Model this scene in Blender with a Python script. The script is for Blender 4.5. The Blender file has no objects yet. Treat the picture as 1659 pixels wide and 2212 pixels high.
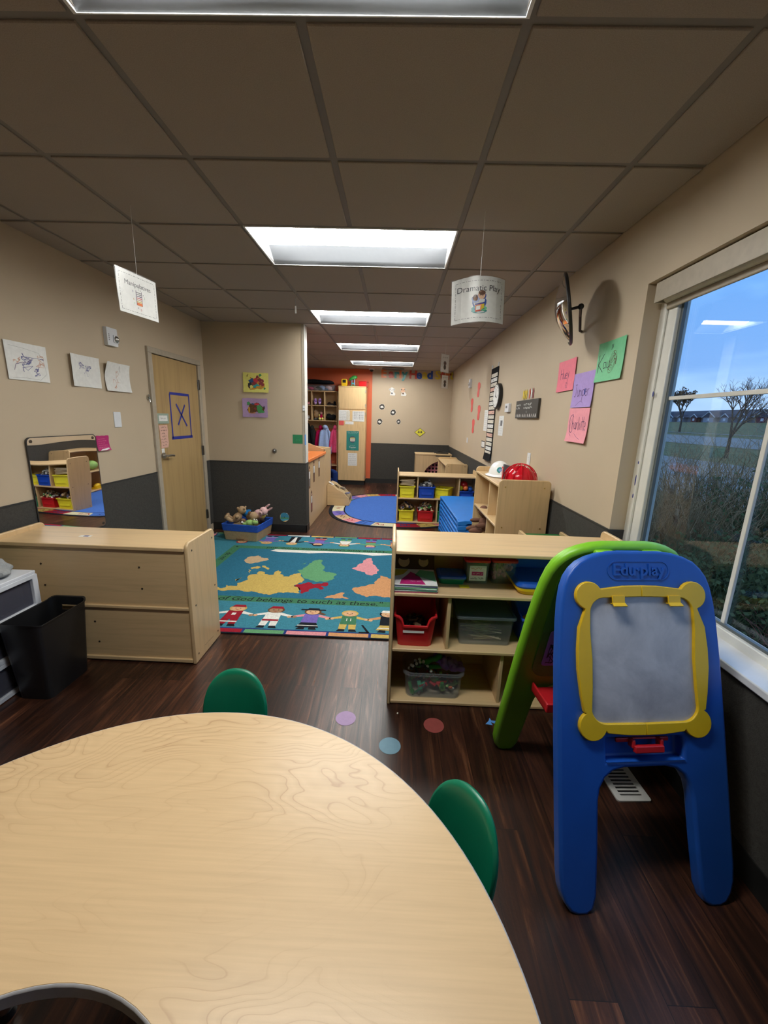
import bpy, math, random
from math import sin, cos, pi, radians, sqrt, atan2
from mathutils import Vector, Matrix
random.seed(7)
scene = bpy.context.scene
C = scene.collection
H = 2.503            # ceiling height

# ------------------------------------------------------------------ materials
def srgb(r, g, b):
    f = lambda c: (c/255/12.92) if c/255 <= .04045 else ((c/255+.055)/1.055)**2.4
    return (f(r), f(g), f(b), 1)
MATS = {}
def new(name):
    m = bpy.data.materials.new(name); m.use_nodes = True
    nt = m.node_tree; nt.nodes.clear()
    out = nt.nodes.new('ShaderNodeOutputMaterial'); b = nt.nodes.new('ShaderNodeBsdfPrincipled')
    nt.links.new(b.outputs[0], out.inputs[0]); MATS[name] = m
    return m, nt, b
def N(nt, t, **k):
    n = nt.nodes.new(t)
    for a, v in k.items():
        if a.startswith('i_'): n.inputs[a[2:].replace('_', ' ')].default_value = v
        else: setattr(n, a, v)
    return n
def coords(nt, scale=(1, 1, 1), rot=(0, 0, 0)):
    tc = nt.nodes.new('ShaderNodeTexCoord'); mp = nt.nodes.new('ShaderNodeMapping')
    mp.inputs['Scale'].default_value = scale; mp.inputs['Rotation'].default_value = rot
    nt.links.new(tc.outputs['Object'], mp.inputs['Vector']); return mp.outputs[0]
def ramp(nt, src, stops):
    r = nt.nodes.new('ShaderNodeValToRGB'); e = r.color_ramp.elements
    while len(e) > 1: e.remove(e[0])
    e[0].position, e[0].color = stops[0]
    for p, c in stops[1:]:
        x = e.new(p); x.color = c
    nt.links.new(src, r.inputs[0]); return r.outputs[0]
def bump(nt, src, b, strength=.2, dist=.001):
    bp = nt.nodes.new('ShaderNodeBump'); bp.inputs['Strength'].default_value = strength; bp.inputs['Distance'].default_value = dist
    nt.links.new(src, bp.inputs['Height']); nt.links.new(bp.outputs[0], b.inputs['Normal'])
def mul(c, k): return (c[0]*k, c[1]*k, c[2]*k, 1)

def plain(name, col, rough=.5, var=.06, scale=30, bstr=.0, bscale=200, metal=0, spec=.5, coat=0):
    """base colour with a faint procedural mottling"""
    m, nt, b = new(name)
    v = coords(nt); n = N(nt, 'ShaderNodeTexNoise', i_Scale=scale, i_Detail=3.0); nt.links.new(v, n.inputs['Vector'])
    nt.links.new(ramp(nt, n.outputs['Fac'], [(.3, mul(col, 1-var)), (.7, mul(col, 1+var))]), b.inputs['Base Color'])
    b.inputs['Roughness'].default_value = rough; b.inputs['Metallic'].default_value = metal
    b.inputs['Specular IOR Level'].default_value = spec; b.inputs['Coat Weight'].default_value = coat
    if bstr:
        n2 = N(nt, 'ShaderNodeTexNoise', i_Scale=bscale, i_Detail=2.0); nt.links.new(v, n2.inputs['Vector'])
        bump(nt, n2.outputs['Fac'], b, bstr)
    return m
def wood(name, col, dark, axis='x', rough=.35, scale=1.0, coat=.15):
    m, nt, b = new(name)
    s = {'x': (1.2, 22, 22), 'y': (22, 1.2, 22), 'z': (22, 22, 1.2)}[axis]
    v = coords(nt, tuple(a*scale for a in s))
    n = N(nt, 'ShaderNodeTexNoise', i_Scale=1.6, i_Detail=5.0, i_Roughness=.6, i_Distortion=.6); nt.links.new(v, n.inputs['Vector'])
    nt.links.new(ramp(nt, n.outputs['Fac'], [(.28, dark), (.5, col), (.75, mul(col, 1.06))]), b.inputs['Base Color'])
    b.inputs['Roughness'].default_value = rough; b.inputs['Coat Weight'].default_value = coat; b.inputs['Coat Roughness'].default_value = .3
    bump(nt, n.outputs['Fac'], b, .05)
    return m
def laminate(name, col, line, dirx=True, contrast=1.0):
    """maple print: contour lines of a stretched noise field"""
    m, nt, b = new(name)
    v = coords(nt, (1.0, 2.6, 2.6) if dirx else (2.6, 1.0, 2.6))
    n = N(nt, 'ShaderNodeTexNoise', i_Scale=1.7, i_Detail=3.0, i_Roughness=.42, i_Distortion=.35); nt.links.new(v, n.inputs['Vector'])
    mm = N(nt, 'ShaderNodeMath', operation='MULTIPLY'); mm.inputs[1].default_value = 30; nt.links.new(n.outputs['Fac'], mm.inputs[0])
    fr = N(nt, 'ShaderNodeMath', operation='FRACT'); nt.links.new(mm.outputs[0], fr.inputs[0])
    lines = ramp(nt, fr.outputs[0], [(0, (.75, .75, .75, 1)), (.10, (.1, .1, .1, 1)), (.5, (0, 0, 0, 1)), (.97, (.25, .25, .25, 1)), (1, (.75, .75, .75, 1))])
    v2 = coords(nt, (2, 60, 60) if dirx else (60, 2, 60))
    n2 = N(nt, 'ShaderNodeTexNoise', i_Scale=2.0, i_Detail=4.0); nt.links.new(v2, n2.inputs['Vector'])
    n3 = N(nt, 'ShaderNodeTexNoise', i_Scale=2.3, i_Detail=2.0); nt.links.new(coords(nt), n3.inputs['Vector'])
    k = ramp(nt, n3.outputs['Fac'], [(.38, (0, 0, 0, 1)), (.62, (1, 1, 1, 1))])
    f = N(nt, 'ShaderNodeMath', operation='MULTIPLY'); nt.links.new(lines, f.inputs[0]); nt.links.new(k, f.inputs[1])
    f2 = N(nt, 'ShaderNodeMath', operation='MULTIPLY'); nt.links.new(f.outputs[0], f2.inputs[0]); f2.inputs[1].default_value = contrast
    base = ramp(nt, n2.outputs['Fac'], [(.3, mul(col, .93)), (.7, mul(col, 1.04))])
    mx = N(nt, 'ShaderNodeMixRGB'); nt.links.new(f2.outputs[0], mx.inputs[0]); nt.links.new(base, mx.inputs[1]); mx.inputs[2].default_value = line
    nt.links.new(mx.outputs[0], b.inputs['Base Color'])
    b.inputs['Roughness'].default_value = .33
    n4 = N(nt, 'ShaderNodeTexNoise', i_Scale=420.0, i_Detail=1.0); nt.links.new(coords(nt), n4.inputs['Vector']); bump(nt, n4.outputs['Fac'], b, .12, .0004)
    return m
def carpet(name, col, var=.25, scale=260):
    m, nt, b = new(name); v = coords(nt)
    n = N(nt, 'ShaderNodeTexNoise', i_Scale=scale, i_Detail=2.0); nt.links.new(v, n.inputs['Vector'])
    n2 = N(nt, 'ShaderNodeTexNoise', i_Scale=scale*.22, i_Detail=4.0, i_Distortion=1.0); nt.links.new(v, n2.inputs['Vector'])
    mx = N(nt, 'ShaderNodeMixRGB'); mx.inputs[0].default_value = .55; nt.links.new(n.outputs['Fac'], mx.inputs[1]); nt.links.new(n2.outputs['Fac'], mx.inputs[2])
    nt.links.new(ramp(nt, mx.outputs[0], [(.35, mul(col, 1-var)), (.65, mul(col, 1+var))]), b.inputs['Base Color'])
    b.inputs['Roughness'].default_value = .95; b.inputs['Specular IOR Level'].default_value = .1
    bump(nt, n.outputs['Fac'], b, .5, .003)
    return m
def floor_mat():
    m, nt, b = new('floor_planks')
    tc = nt.nodes.new('ShaderNodeTexCoord'); sx = nt.nodes.new('ShaderNodeSeparateXYZ'); nt.links.new(tc.outputs['Object'], sx.inputs[0])
    cb = nt.nodes.new('ShaderNodeCombineXYZ'); nt.links.new(sx.outputs['Y'], cb.inputs['X']); nt.links.new(sx.outputs['X'], cb.inputs['Y'])
    br = N(nt, 'ShaderNodeTexBrick', offset=.37, i_Scale=1.0, i_Mortar_Size=.0009, i_Mortar_Smooth=.1, i_Bias=0.0, i_Brick_Width=1.22, i_Row_Height=.127)
    br.inputs['Color1'].default_value = (0, 0, 0, 1); br.inputs['Color2'].default_value = (1, 1, 1, 1); br.inputs['Mortar'].default_value = (0, 0, 0, 1)
    nt.links.new(cb.outputs[0], br.inputs['Vector'])
    # grain, offset per plank
    ad = nt.nodes.new('ShaderNodeVectorMath'); ad.operation = 'MULTIPLY_ADD'
    nt.links.new(br.outputs['Color'], ad.inputs[0]); ad.inputs[1].default_value = (7, 13, 3); nt.links.new(cb.outputs[0], ad.inputs[2])
    mp = nt.nodes.new('ShaderNodeMapping'); mp.inputs['Scale'].default_value = (1.6, 22, 1); nt.links.new(ad.outputs[0], mp.inputs[0])
    n = N(nt, 'ShaderNodeTexNoise', i_Scale=1.5, i_Detail=6.0, i_Roughness=.62, i_Distortion=.9); nt.links.new(mp.outputs[0], n.inputs['Vector'])
    g = ramp(nt, n.outputs['Fac'], [(.3, (.010, .005, .0035, 1)), (.46, (.034, .0135, .008, 1)), (.58, (.062, .024, .013, 1)), (.74, (.17, .075, .036, 1))])
    hs = nt.nodes.new('ShaderNodeMixRGB'); hs.blend_type = 'MULTIPLY'; hs.inputs[0].default_value = 1
    tint = ramp(nt, br.outputs['Color'], [(0, (.65, .62, .6, 1)), (.5, (.95, .9, .9, 1)), (1, (1.25, 1.15, 1.1, 1))])
    nt.links.new(g, hs.inputs[1]); nt.links.new(tint, hs.inputs[2])
    mt = nt.nodes.new('ShaderNodeMixRGB'); nt.links.new(br.outputs['Fac'], mt.inputs[0]); nt.links.new(hs.outputs[0], mt.inputs[1]); mt.inputs[2].default_value = (.004, .003, .002, 1)
    nt.links.new(mt.outputs[0], b.inputs['Base Color'])
    rr = ramp(nt, n.outputs['Fac'], [(.3, (.36, .36, .36, 1)), (.7, (.27, .27, .27, 1))]); nt.links.new(rr, b.inputs['Roughness'])
    b.inputs['Specular IOR Level'].default_value = .5
    n2 = N(nt, 'ShaderNodeTexNoise', i_Scale=160.0, i_Detail=3.0); nt.links.new(tc.outputs['Object'], n2.inputs['Vector'])
    sm = nt.nodes.new('ShaderNodeMath'); sm.operation = 'MULTIPLY_ADD'; sm.inputs[1].default_value = .5
    nt.links.new(n.outputs['Fac'], sm.inputs[0]); nt.links.new(n2.outputs['Fac'], sm.inputs[2])
    bump(nt, sm.outputs[0], b, .22, .0012)
    return m
def emit(name, col, strength):
    m = bpy.data.materials.new(name); m.use_nodes = True; nt = m.node_tree; nt.nodes.clear()
    o = nt.nodes.new('ShaderNodeOutputMaterial'); e = nt.nodes.new('ShaderNodeEmission'); e.inputs[0].default_value = col; e.inputs[1].default_value = strength
    nt.links.new(e.outputs[0], o.inputs[0]); MATS[name] = m; return m
def glassy(name, tint=(1, 1, 1, 1), rough=.02, haze=0.0, hazecol=(.8, .8, .8, 1), ior=1.5):
    m = bpy.data.materials.new(name); m.use_nodes = True; nt = m.node_tree; nt.nodes.clear()
    o = nt.nodes.new('ShaderNodeOutputMaterial'); t = nt.nodes.new('ShaderNodeBsdfTransparent'); t.inputs[0].default_value = tint
    g = nt.nodes.new('ShaderNodeBsdfGlossy'); g.inputs['Roughness'].default_value = rough
    geo = nt.nodes.new('ShaderNodeNewGeometry'); dp = nt.nodes.new('ShaderNodeVectorMath'); dp.operation = 'DOT_PRODUCT'
    nt.links.new(geo.outputs['Normal'], dp.inputs[0]); nt.links.new(geo.outputs['Incoming'], dp.inputs[1])
    ab = N(nt, 'ShaderNodeMath', operation='ABSOLUTE'); nt.links.new(dp.outputs['Value'], ab.inputs[0])
    om = N(nt, 'ShaderNodeMath', operation='SUBTRACT'); om.inputs[0].default_value = 1; nt.links.new(ab.outputs[0], om.inputs[1])
    pw = N(nt, 'ShaderNodeMath', operation='POWER'); nt.links.new(om.outputs[0], pw.inputs[0]); pw.inputs[1].default_value = 5
    f = N(nt, 'ShaderNodeMath', operation='MULTIPLY_ADD'); nt.links.new(pw.outputs[0], f.inputs[0]); f.inputs[1].default_value = .9; f.inputs[2].default_value = .045
    mx = nt.nodes.new('ShaderNodeMixShader'); nt.links.new(f.outputs[0], mx.inputs[0]); nt.links.new(t.outputs[0], mx.inputs[1]); nt.links.new(g.outputs[0], mx.inputs[2])
    last = mx.outputs[0]
    if haze:
        d = nt.nodes.new('ShaderNodeBsdfDiffuse'); d.inputs[0].default_value = hazecol
        m2 = nt.nodes.new('ShaderNodeMixShader'); m2.inputs[0].default_value = haze; nt.links.new(last, m2.inputs[1]); nt.links.new(d.outputs[0], m2.inputs[2]); last = m2.outputs[0]
    nt.links.new(last, o.inputs[0]); MATS[name] = m; return m

BE = (.495, .40, .285, 1)
plain('paint_beige', BE, .6, .02, 3, .12, 320)
plain('paint_orange', (.62, .13, .05, 1), .6, .03, 3, .1, 320)
carpet('wainscot_grey', (.060, .057, .052, 1), .18, 300)
plain('vinyl_black', (.012, .012, .012, 1), .45)
plain('trim_dark', (.03, .03, .03, 1), .5)
plain('tile_ceiling', (.37, .315, .27, 1), .95, .10, 320, .5, 420, spec=.05)
plain('grid_metal', (.19, .165, .145, 1), .5, .02)
plain('metal_white', (.80, .80, .80, 1), .4, .01)
floor_mat()
birch = (.62, .435, .23, 1)
wood('birch_x', birch, mul(birch, .86), 'x'); wood('birch_y', birch, mul(birch, .86), 'y'); wood('birch_z', birch, mul(birch, .86), 'z')
wood('birch_edge', (.40, .27, .165, 1), (.28, .18, .11, 1), 'x')
wood('closet_oak', (.68, .47, .24, 1), (.55, .37, .19, 1), 'z', .4, 1.4)
wood('door_maple', (.43, .29, .13, 1), (.33, .21, .09, 1), 'z', .32, .5)
wood('paper_wood', (.72, .58, .40, 1), (.6, .47, .3, 1), 'x')
laminate('table_maple', (.60, .415, .225, 1), (.36, .21, .10, 1), True, 1.0)
plain('tmold', (.40, .385, .38, 1), .4)
plain('frame_beige', (.40, .345, .27, 1), .45)
plain('steel', (.55, .54, .52, 1), .28, .03, 40, metal=1)
plain('steel_dark', (.18, .18, .18, 1), .35, .03, 40, metal=1)
m = plain('mirror_acrylic', (.86, .86, .86, 1), .015, .0, 5, metal=1)
nt = m.node_tree; b = [n for n in nt.nodes if n.type == 'BSDF_PRINCIPLED'][0]
n_ = N(nt, 'ShaderNodeTexNoise', i_Scale=2.2, i_Detail=0.0); nt.links.new(coords(nt), n_.inputs['Vector']); bump(nt, n_.outputs['Fac'], b, .12, .02)
plain('mirror_dome', (.85, .85, .85, 1), .03, .0, 5, metal=1)
plain('screw', (.10, .08, .06, 1), .4, metal=.7); plain('brass', (.5, .35, .12, 1), .3, metal=1)
for nm, c, r in [('blue', (.010, .085, .42, 1), .38), ('green_lime', (.20, .52, .02, 1), .38), ('yellow', (.72, .46, .01, 1), .4), ('yellow_bin', (.78, .70, .03, 1), .35),
                 ('red', (.50, .012, .018, 1), .38), ('red_bin', (.55, .015, .02, 1), .3), ('blue_bin', (.01, .06, .45, 1), .35), ('green_chair', (.002, .17, .085, 1), .34),
                 ('green_bin', (.005, .22, .10, 1), .35), ('cot_blue', (.01, .18, .62, 1), .4), ('white_plastic', (.66, .68, .72, 1), .35), ('black_plastic', (.010, .010, .011, 1), .38),
                 ('grey_plastic', (.10, .12, .13, 1), .35), ('white_gloss', (.82, .82, .80, 1), .2), ('red_gloss', (.55, .008, .02, 1), .15), ('purple', (.24, .12, .45, 1), .5),
                 ('green_toy', (.02, .22, .03, 1), .5), ('black_toy', (.015, .015, .017, 1), .5), ('orange_toy', (.65, .14, .03, 1), .45), ('orange_top', (.80, .22, .05, 1), .35),
                 ('teal', (.03, .30, .30, 1), .5), ('green_board', (.02, .16, .04, 1), .4), ('vinyl_white', (.70, .69, .65, 1), .35), ('sill_white', (.72, .74, .78, 1), .3),
                 ('pink_toy', (.70, .25, .28, 1), .6), ('tan_toy', (.50, .34, .18, 1), .7), ('blue_light', (.25, .40, .75, 1), .6), ('navy', (.01, .02, .08, 1), .6)]:
    plain(nm, c, r, .04, 12, .06 if nm in ('blue', 'green_lime', 'cot_blue') else 0, 500)
for nm, c in [('plush_tan', (.42, .29, .17, 1)), ('plush_brown', (.20, .12, .07, 1)), ('plush_green', (.30, .50, .16, 1)), ('plush_pink', (.75, .48, .48, 1)), ('plush_blue', (.02, .16, .40, 1)),
              ('plush_white', (.75, .72, .66, 1)), ('plush_yellow', (.75, .62, .20, 1)), ('plush_dark', (.03, .02, .02, 1)), ('cloth_grey', (.30, .31, .31, 1)), ('cloth_black', (.012, .013, .015, 1)),
              ('cloth_pink', (.85, .10, .25, 1)), ('cloth_crimson', (.55, .01, .10, 1)), ('cloth_blue', (.38, .50, .80, 1)), ('cloth_darkgrey', (.06, .065, .06, 1)), ('canvas_tan', (.40, .30, .17, 1)),
              ('felt_blue', (.03, .10, .48, 1)), ('skin_doll', (.16, .08, .055, 1)), ('chair_blue', (.012, .03, .13, 1))]:
    carpet(nm, c, .14, 140)
def whiteboard():
    m, nt, b = new('dry_erase')
    v = coords(nt, (3, 3, 3)); n = N(nt, 'ShaderNodeTexNoise', i_Scale=2.0, i_Detail=6.0, i_Roughness=.65, i_Distortion=.4); nt.links.new(v, n.inputs['Vector'])
    nt.links.new(ramp(nt, n.outputs['Fac'], [(.3, (.27, .27, .30, 1)), (.7, (.50, .50, .53, 1))]), b.inputs['Base Color']); b.inputs['Roughness'].default_value = .3
whiteboard()
for nm, c in [('paper_white', (.74, .74, .72, 1)), ('paper_cream', (.68, .64, .55, 1)), ('paper_pink', (.80, .30, .36, 1)), ('paper_hotpink', (.78, .17, .24, 1)), ('paper_purple', (.38, .26, .60, 1)),
              ('paper_green', (.16, .52, .27, 1)), ('paper_yellow', (.66, .62, .16, 1)), ('paper_mauve', (.36, .24, .42, 1)), ('paper_magenta', (.42, .01, .14, 1)), ('paper_peach', (.70, .42, .34, 1)),
              ('paper_red', (.70, .10, .09, 1)), ('paper_sage', (.30, .38, .31, 1)), ('paper_teal', (.02, .22, .19, 1)), ('tape_blue', (.02, .03, .28, 1)), ('tape_light', (.10, .32, .75, 1)),
              ('green_dark', (.02, .20, .08, 1)), ('ink', (.02, .02, .03, 1)), ('ink_purple', (.08, .03, .12, 1)), ('ink_blue', (.06, .07, .25, 1)), ('ink_orange', (.50, .22, .12, 1)), ('ink_grey', (.15, .15, .16, 1)),
              ('paint_maroon', (.22, .03, .04, 1)), ('paint_navy', (.02, .08, .2, 1)), ('paint_leaf', (.05, .25, .08, 1)), ('paint_ochre', (.5, .25, .03, 1)), ('paint_crimson', (.5, .03, .05, 1)),
              ('letter_blue', (.03, .08, .35, 1)), ('letter_yellow', (.65, .5, .05, 1)), ('letter_red', (.55, .08, .05, 1)), ('letter_teal', (.05, .3, .3, 1)), ('skin_light', (.72, .45, .30, 1)),
              ('skin_brown', (.30, .16, .09, 1)), ('hair_brown', (.10, .04, .02, 1)), ('letter_orange', (.75, .2, .06, 1)), ('sign_yellow', (.75, .68, .05, 1)), ('chart_board', (.045, .04, .035, 1)),
              ('dot_purple', (.36, .24, .42, 1)), ('dot_red', (.30, .06, .05, 1)), ('dot_blue', (.14, .26, .33, 1))]:
    plain(nm, c, .6 if not nm.startswith('letter') else .25, .05, 40)
for nm, c in [('rug_sea', (.025, .135, .215, 1)), ('rug_sea2', (.045, .20, .27, 1)), ('rug_green', (.05, .17, .09, 1)), ('rug_yellow', (.50, .36, .10, 1)), ('rug_red', (.28, .012, .025, 1)), ('rug_pink', (.60, .25, .28, 1)),
              ('rug_orange', (.52, .26, .12, 1)), ('rug_tan', (.48, .34, .20, 1)), ('rug_white', (.66, .66, .62, 1)), ('rug_black', (.012, .014, .02, 1)), ('rug_navy', (.02, .04, .16, 1)), ('rug_blue', (.055, .14, .46, 1)),
              ('rug_purple', (.16, .12, .40, 1)), ('rug_skin', (.60, .36, .20, 1)), ('rug_skin2', (.32, .19, .11, 1)), ('rug_brown', (.12, .06, .03, 1)), ('rug_cream', (.55, .52, .36, 1)), ('rug_grass', (.11, .29, .14, 1))]:
    carpet(nm, c, .22, 330)
plain('wing_grey', (.21, .22, .24, 1), .45, .02)
emit('lamp_glow', (1.0, 1.0, .95, 1), 15.0)
glassy('glass', (.93, .95, .96, 1), .0, ior=1.5); glassy('clear_plastic', (.90, .92, .94, 1), .12, .08, (.6, .62, .65, 1)); glassy('smoke_plastic', (.55, .55, .62, 1), .3, .35, (.16, .16, .20, 1))
glassy('laminate_film', (.97, .97, .97, 1), .28, ior=1.45)

# ------------------------------------------------------------------ mesh builder
class MB:
    def __init__(s): s.v = []; s.f = []; s.mi = []; s.mats = []; s.T = Matrix.Identity(4)
    def mat(s, m):
        if m not in s.mats: s.mats.append(m)
        return s.mats.index(m)
    def add(s, vs, fs, m):
        o = len(s.v); k = s.mat(m)
        for p in vs: s.v.append(tuple(s.T @ Vector(p)))
        for f in fs: s.f.append([o+i for i in f]); s.mi.append(k)
        return s
    def box(s, x0, x1, y0, y1, z0, z1, m):
        return s.add([(x0, y0, z0), (x1, y0, z0), (x1, y1, z0), (x0, y1, z0), (x0, y0, z1), (x1, y0, z1), (x1, y1, z1), (x0, y1, z1)],
                     [(0, 3, 2, 1), (4, 5, 6, 7), (0, 1, 5, 4), (1, 2, 6, 5), (2, 3, 7, 6), (3, 0, 4, 7)], m)
    def prism(s, poly, t0, t1, m, plane='xy'):
        a = sum(poly[i][0]*poly[(i+1) % len(poly)][1]-poly[(i+1) % len(poly)][0]*poly[i][1] for i in range(len(poly)))
        if a < 0: poly = poly[::-1]
        P = {'xy': lambda u, v, t: (u, v, t), 'xz': lambda u, v, t: (u, t, v), 'yz': lambda u, v, t: (t, u, v)}[plane]
        n = len(poly); vs = [P(u, v, t0) for u, v in poly]+[P(u, v, t1) for u, v in poly]
        fs = [list(range(n))[::-1], list(range(n, 2*n))]+[(i, (i+1) % n, n+(i+1) % n, n+i) for i in range(n)]
        if (plane == 'xz') != (t1 < t0): fs = [f[::-1] for f in fs]
        return s.add(vs, fs, m)
    def flat(s, poly, t, m, plane='xy', flip=False):
        P = {'xy': lambda u, v: (u, v, t), 'xz': lambda u, v: (u, t, v), 'yz': lambda u, v: (t, u, v)}[plane]
        a = sum(poly[i][0]*poly[(i+1) % len(poly)][1]-poly[(i+1) % len(poly)][0]*poly[i][1] for i in range(len(poly)))
        if (a < 0) != flip: poly = poly[::-1]
        return s.add([P(*q) for q in poly], [list(range(len(poly)))], m)
    def ring(s, outer, inner, t0, t1, m, plane='xz'):
        """a plate with a hole: two loops of the same length"""
        P = {'xy': lambda u, v, t: (u, v, t), 'xz': lambda u, v, t: (u, t, v), 'yz': lambda u, v, t: (t, u, v)}[plane]
        n = len(outer); vs = [P(*q, t0) for q in outer]+[P(*q, t0) for q in inner]+[P(*q, t1) for q in outer]+[P(*q, t1) for q in inner]
        fs = []
        for i in range(n):
            j = (i+1) % n
            fs += [(i, j, n+j, n+i), (2*n+j, 2*n+i, 3*n+i, 3*n+j), (j, i, 2*n+i, 2*n+j), (n+i, n+j, 3*n+j, 3*n+i)]
        return s.add(vs, fs, m)
    def loft(s, rings, m, cap=True):
        n = len(rings[0]); vs = [p for r in rings for p in r]; fs = []
        for k in range(len(rings)-1):
            for i in range(n):
                j = (i+1) % n; fs.append((k*n+i, k*n+j, (k+1)*n+j, (k+1)*n+i))
        if cap: fs += [list(range(n))[::-1], list(range((len(rings)-1)*n, len(rings)*n))]
        return s.add(vs, fs, m)
    def cyl(s, p0, p1, r0, r1, m, n=16, cap=True):
        p0 = Vector(p0); p1 = Vector(p1); d = (p1-p0).normalized(); a = Vector((0, 0, 1)) if abs(d.z) < .9 else Vector((1, 0, 0))
        u = d.cross(a).normalized(); w = d.cross(u)
        R = lambda p, r: [tuple(p+u*(r*cos(2*pi*i/n))+w*(-r*sin(2*pi*i/n))) for i in range(n)]
        R2 = lambda p, r: R(p, r)[::-1]
        return s.loft([R2(p0, r0), R2(p1, r1)][::1], m, cap) if False else s.loft([R(p0, r0), R(p1, r1)], m, cap)
    def tube(s, pts, r, m, n=8):
        for a, b in zip(pts, pts[1:]): s.cyl(a, b, r, r, m, n)
        return s
    def ball(s, c, r, m, n=14, k=9):
        rx, ry, rz = (r, r, r) if not hasattr(r, '__len__') else r
        vs = [(c[0], c[1], c[2]-rz)]
        for j in range(1, k):
            t = -pi/2+pi*j/k
            vs += [(c[0]+rx*cos(t)*cos(2*pi*i/n), c[1]+ry*cos(t)*sin(2*pi*i/n), c[2]+rz*sin(t)) for i in range(n)]
        vs.append((c[0], c[1], c[2]+rz)); fs = []
        for i in range(n): fs.append((0, 1+(i+1) % n, 1+i)); fs.append((len(vs)-1, 1+(k-2)*n+i, 1+(k-2)*n+(i+1) % n))
        for j in range(k-2):
            for i in range(n):
                a = 1+j*n; fs.append((a+i, a+(i+1) % n, a+n+(i+1) % n, a+n+i))
        return s.add(vs, fs, m)
    def text(s, txt, size, m, frame, align='CENTER', ex=0.0, shear=0, off=0):
        """frame: Matrix from text plane (x right, y up, z out) to this mesh"""
        cu = bpy.data.curves.new('t', 'FONT'); cu.body = txt; cu.size = size; cu.align_x = align; cu.align_y = 'CENTER'; cu.extrude = ex; cu.shear = shear; cu.offset = off; cu.resolution_u = 3
        ob = bpy.data.objects.new('t', cu); me = bpy.data.meshes.new_from_object(ob)
        old = s.T; s.T = old @ frame
        s.add([tuple(v.co) for v in me.vertices], [tuple(p.vertices) for p in me.polygons], m); s.T = old
        bpy.data.objects.remove(ob); bpy.data.curves.remove(cu); bpy.data.meshes.remove(me)
        return s
    def build(s, name, parent=None, loc=(0, 0, 0), rot=(0, 0, 0), bevel=0, smooth=35, seg=2, remesh=0, sub=0, solid=0):
        me = bpy.data.meshes.new(name); me.from_pydata(s.v, [], s.f)
        for k in s.mats: me.materials.append(MATS[k])
        me.polygons.foreach_set('material_index', s.mi)
        if smooth: me.polygons.foreach_set('use_smooth', [True]*len(me.polygons)); me.update(); me.set_sharp_from_angle(angle=radians(smooth))
        me.update()
        o = bpy.data.objects.new(name, me); C.objects.link(o); o.location = loc; o.rotation_euler = rot
        if parent is not None: o.parent = parent
        if solid: q = o.modifiers.new('s', 'SOLIDIFY'); q.thickness = solid; q.offset = 0
        if remesh: q = o.modifiers.new('r', 'REMESH'); q.mode = 'VOXEL'; q.voxel_size = remesh; q.use_smooth_shade = True; q2 = o.modifiers.new('sm', 'SMOOTH'); q2.iterations = 4
        if bevel: q = o.modifiers.new('b', 'BEVEL'); q.width = bevel; q.segments = seg; q.limit_method = 'ANGLE'; q.angle_limit = radians(40)
        if sub: q = o.modifiers.new('u', 'SUBSURF'); q.levels = sub; q.render_levels = sub
        return o
def B(x0, x1, y0, y1, z0, z1, m): return MB().box(x0, x1, y0, y1, z0, z1, m)
def tag(o, label, cat, group=None, kind=None):
    o['label'] = label; o['category'] = cat
    if group: o['group'] = group
    if kind: o['kind'] = kind
    return o
def thing(name, label, cat, loc=(0, 0, 0), rz=0, group=None):
    o = bpy.data.objects.new(name, None); C.objects.link(o); o.location = loc; o.rotation_euler = (0, 0, rz); o.empty_display_size = .05
    return tag(o, label, cat, group)
def struct(o): o['kind'] = 'structure'; return o
def dup(root, loc=None, rz=None, label=None, group=None):
    def cp(o, par):
        c = o.copy(); C.objects.link(c)
        if par is not None: c.parent = par
        for ch in list(o.children): cp(ch, c)
        return c
    r = cp(root, None)
    if loc: r.location = loc
    if rz is not None: r.rotation_euler = (0, 0, rz)
    if label: r['label'] = label
    if group: r['group'] = group
    return r
def rrect(x0, x1, y0, y1, r, n=5, corners=(1, 1, 1, 1)):
    """rounded rectangle; corners order: bottom-left, bottom-right, top-right, top-left"""
    out = []
    for k, (cx, cy, a0) in enumerate([(x0+r, y0+r, pi), (x1-r, y0+r, 1.5*pi), (x1-r, y1-r, 0), (x0+r, y1-r, .5*pi)]):
        if not corners[k]: out.append(((x0, y0), (x1, y0), (x1, y1), (x0, y1))[k]); continue
        out += [(cx+r*cos(a0+.5*pi*i/n), cy+r*sin(a0+.5*pi*i/n)) for i in range(n+1)]
    return out
def circ(cx, cy, r, n=24, ry=None): return [(cx+r*cos(2*pi*i/n), cy+(ry or r)*sin(2*pi*i/n)) for i in range(n)]
FX = lambda x, y, z: Matrix(((1, 0, 0, x), (0, 0, -1, y), (0, 1, 0, z), (0, 0, 0, 1)))       # text facing -y
FR = lambda x, y, z: Matrix(((0, 0, -1, x), (-1, 0, 0, y), (0, 1, 0, z), (0, 0, 0, 1)))       # on right wall, facing -x (reads towards -y)
FL = lambda x, y, z: Matrix(((0, 0, 1, x), (1, 0, 0, y), (0, 1, 0, z), (0, 0, 0, 1)))         # on left wall, facing +x
FU = lambda x, y, z, a=0: Matrix.Translation((x, y, z)) @ Matrix.Rotation(a, 4, 'Z')          # lying, facing up

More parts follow.
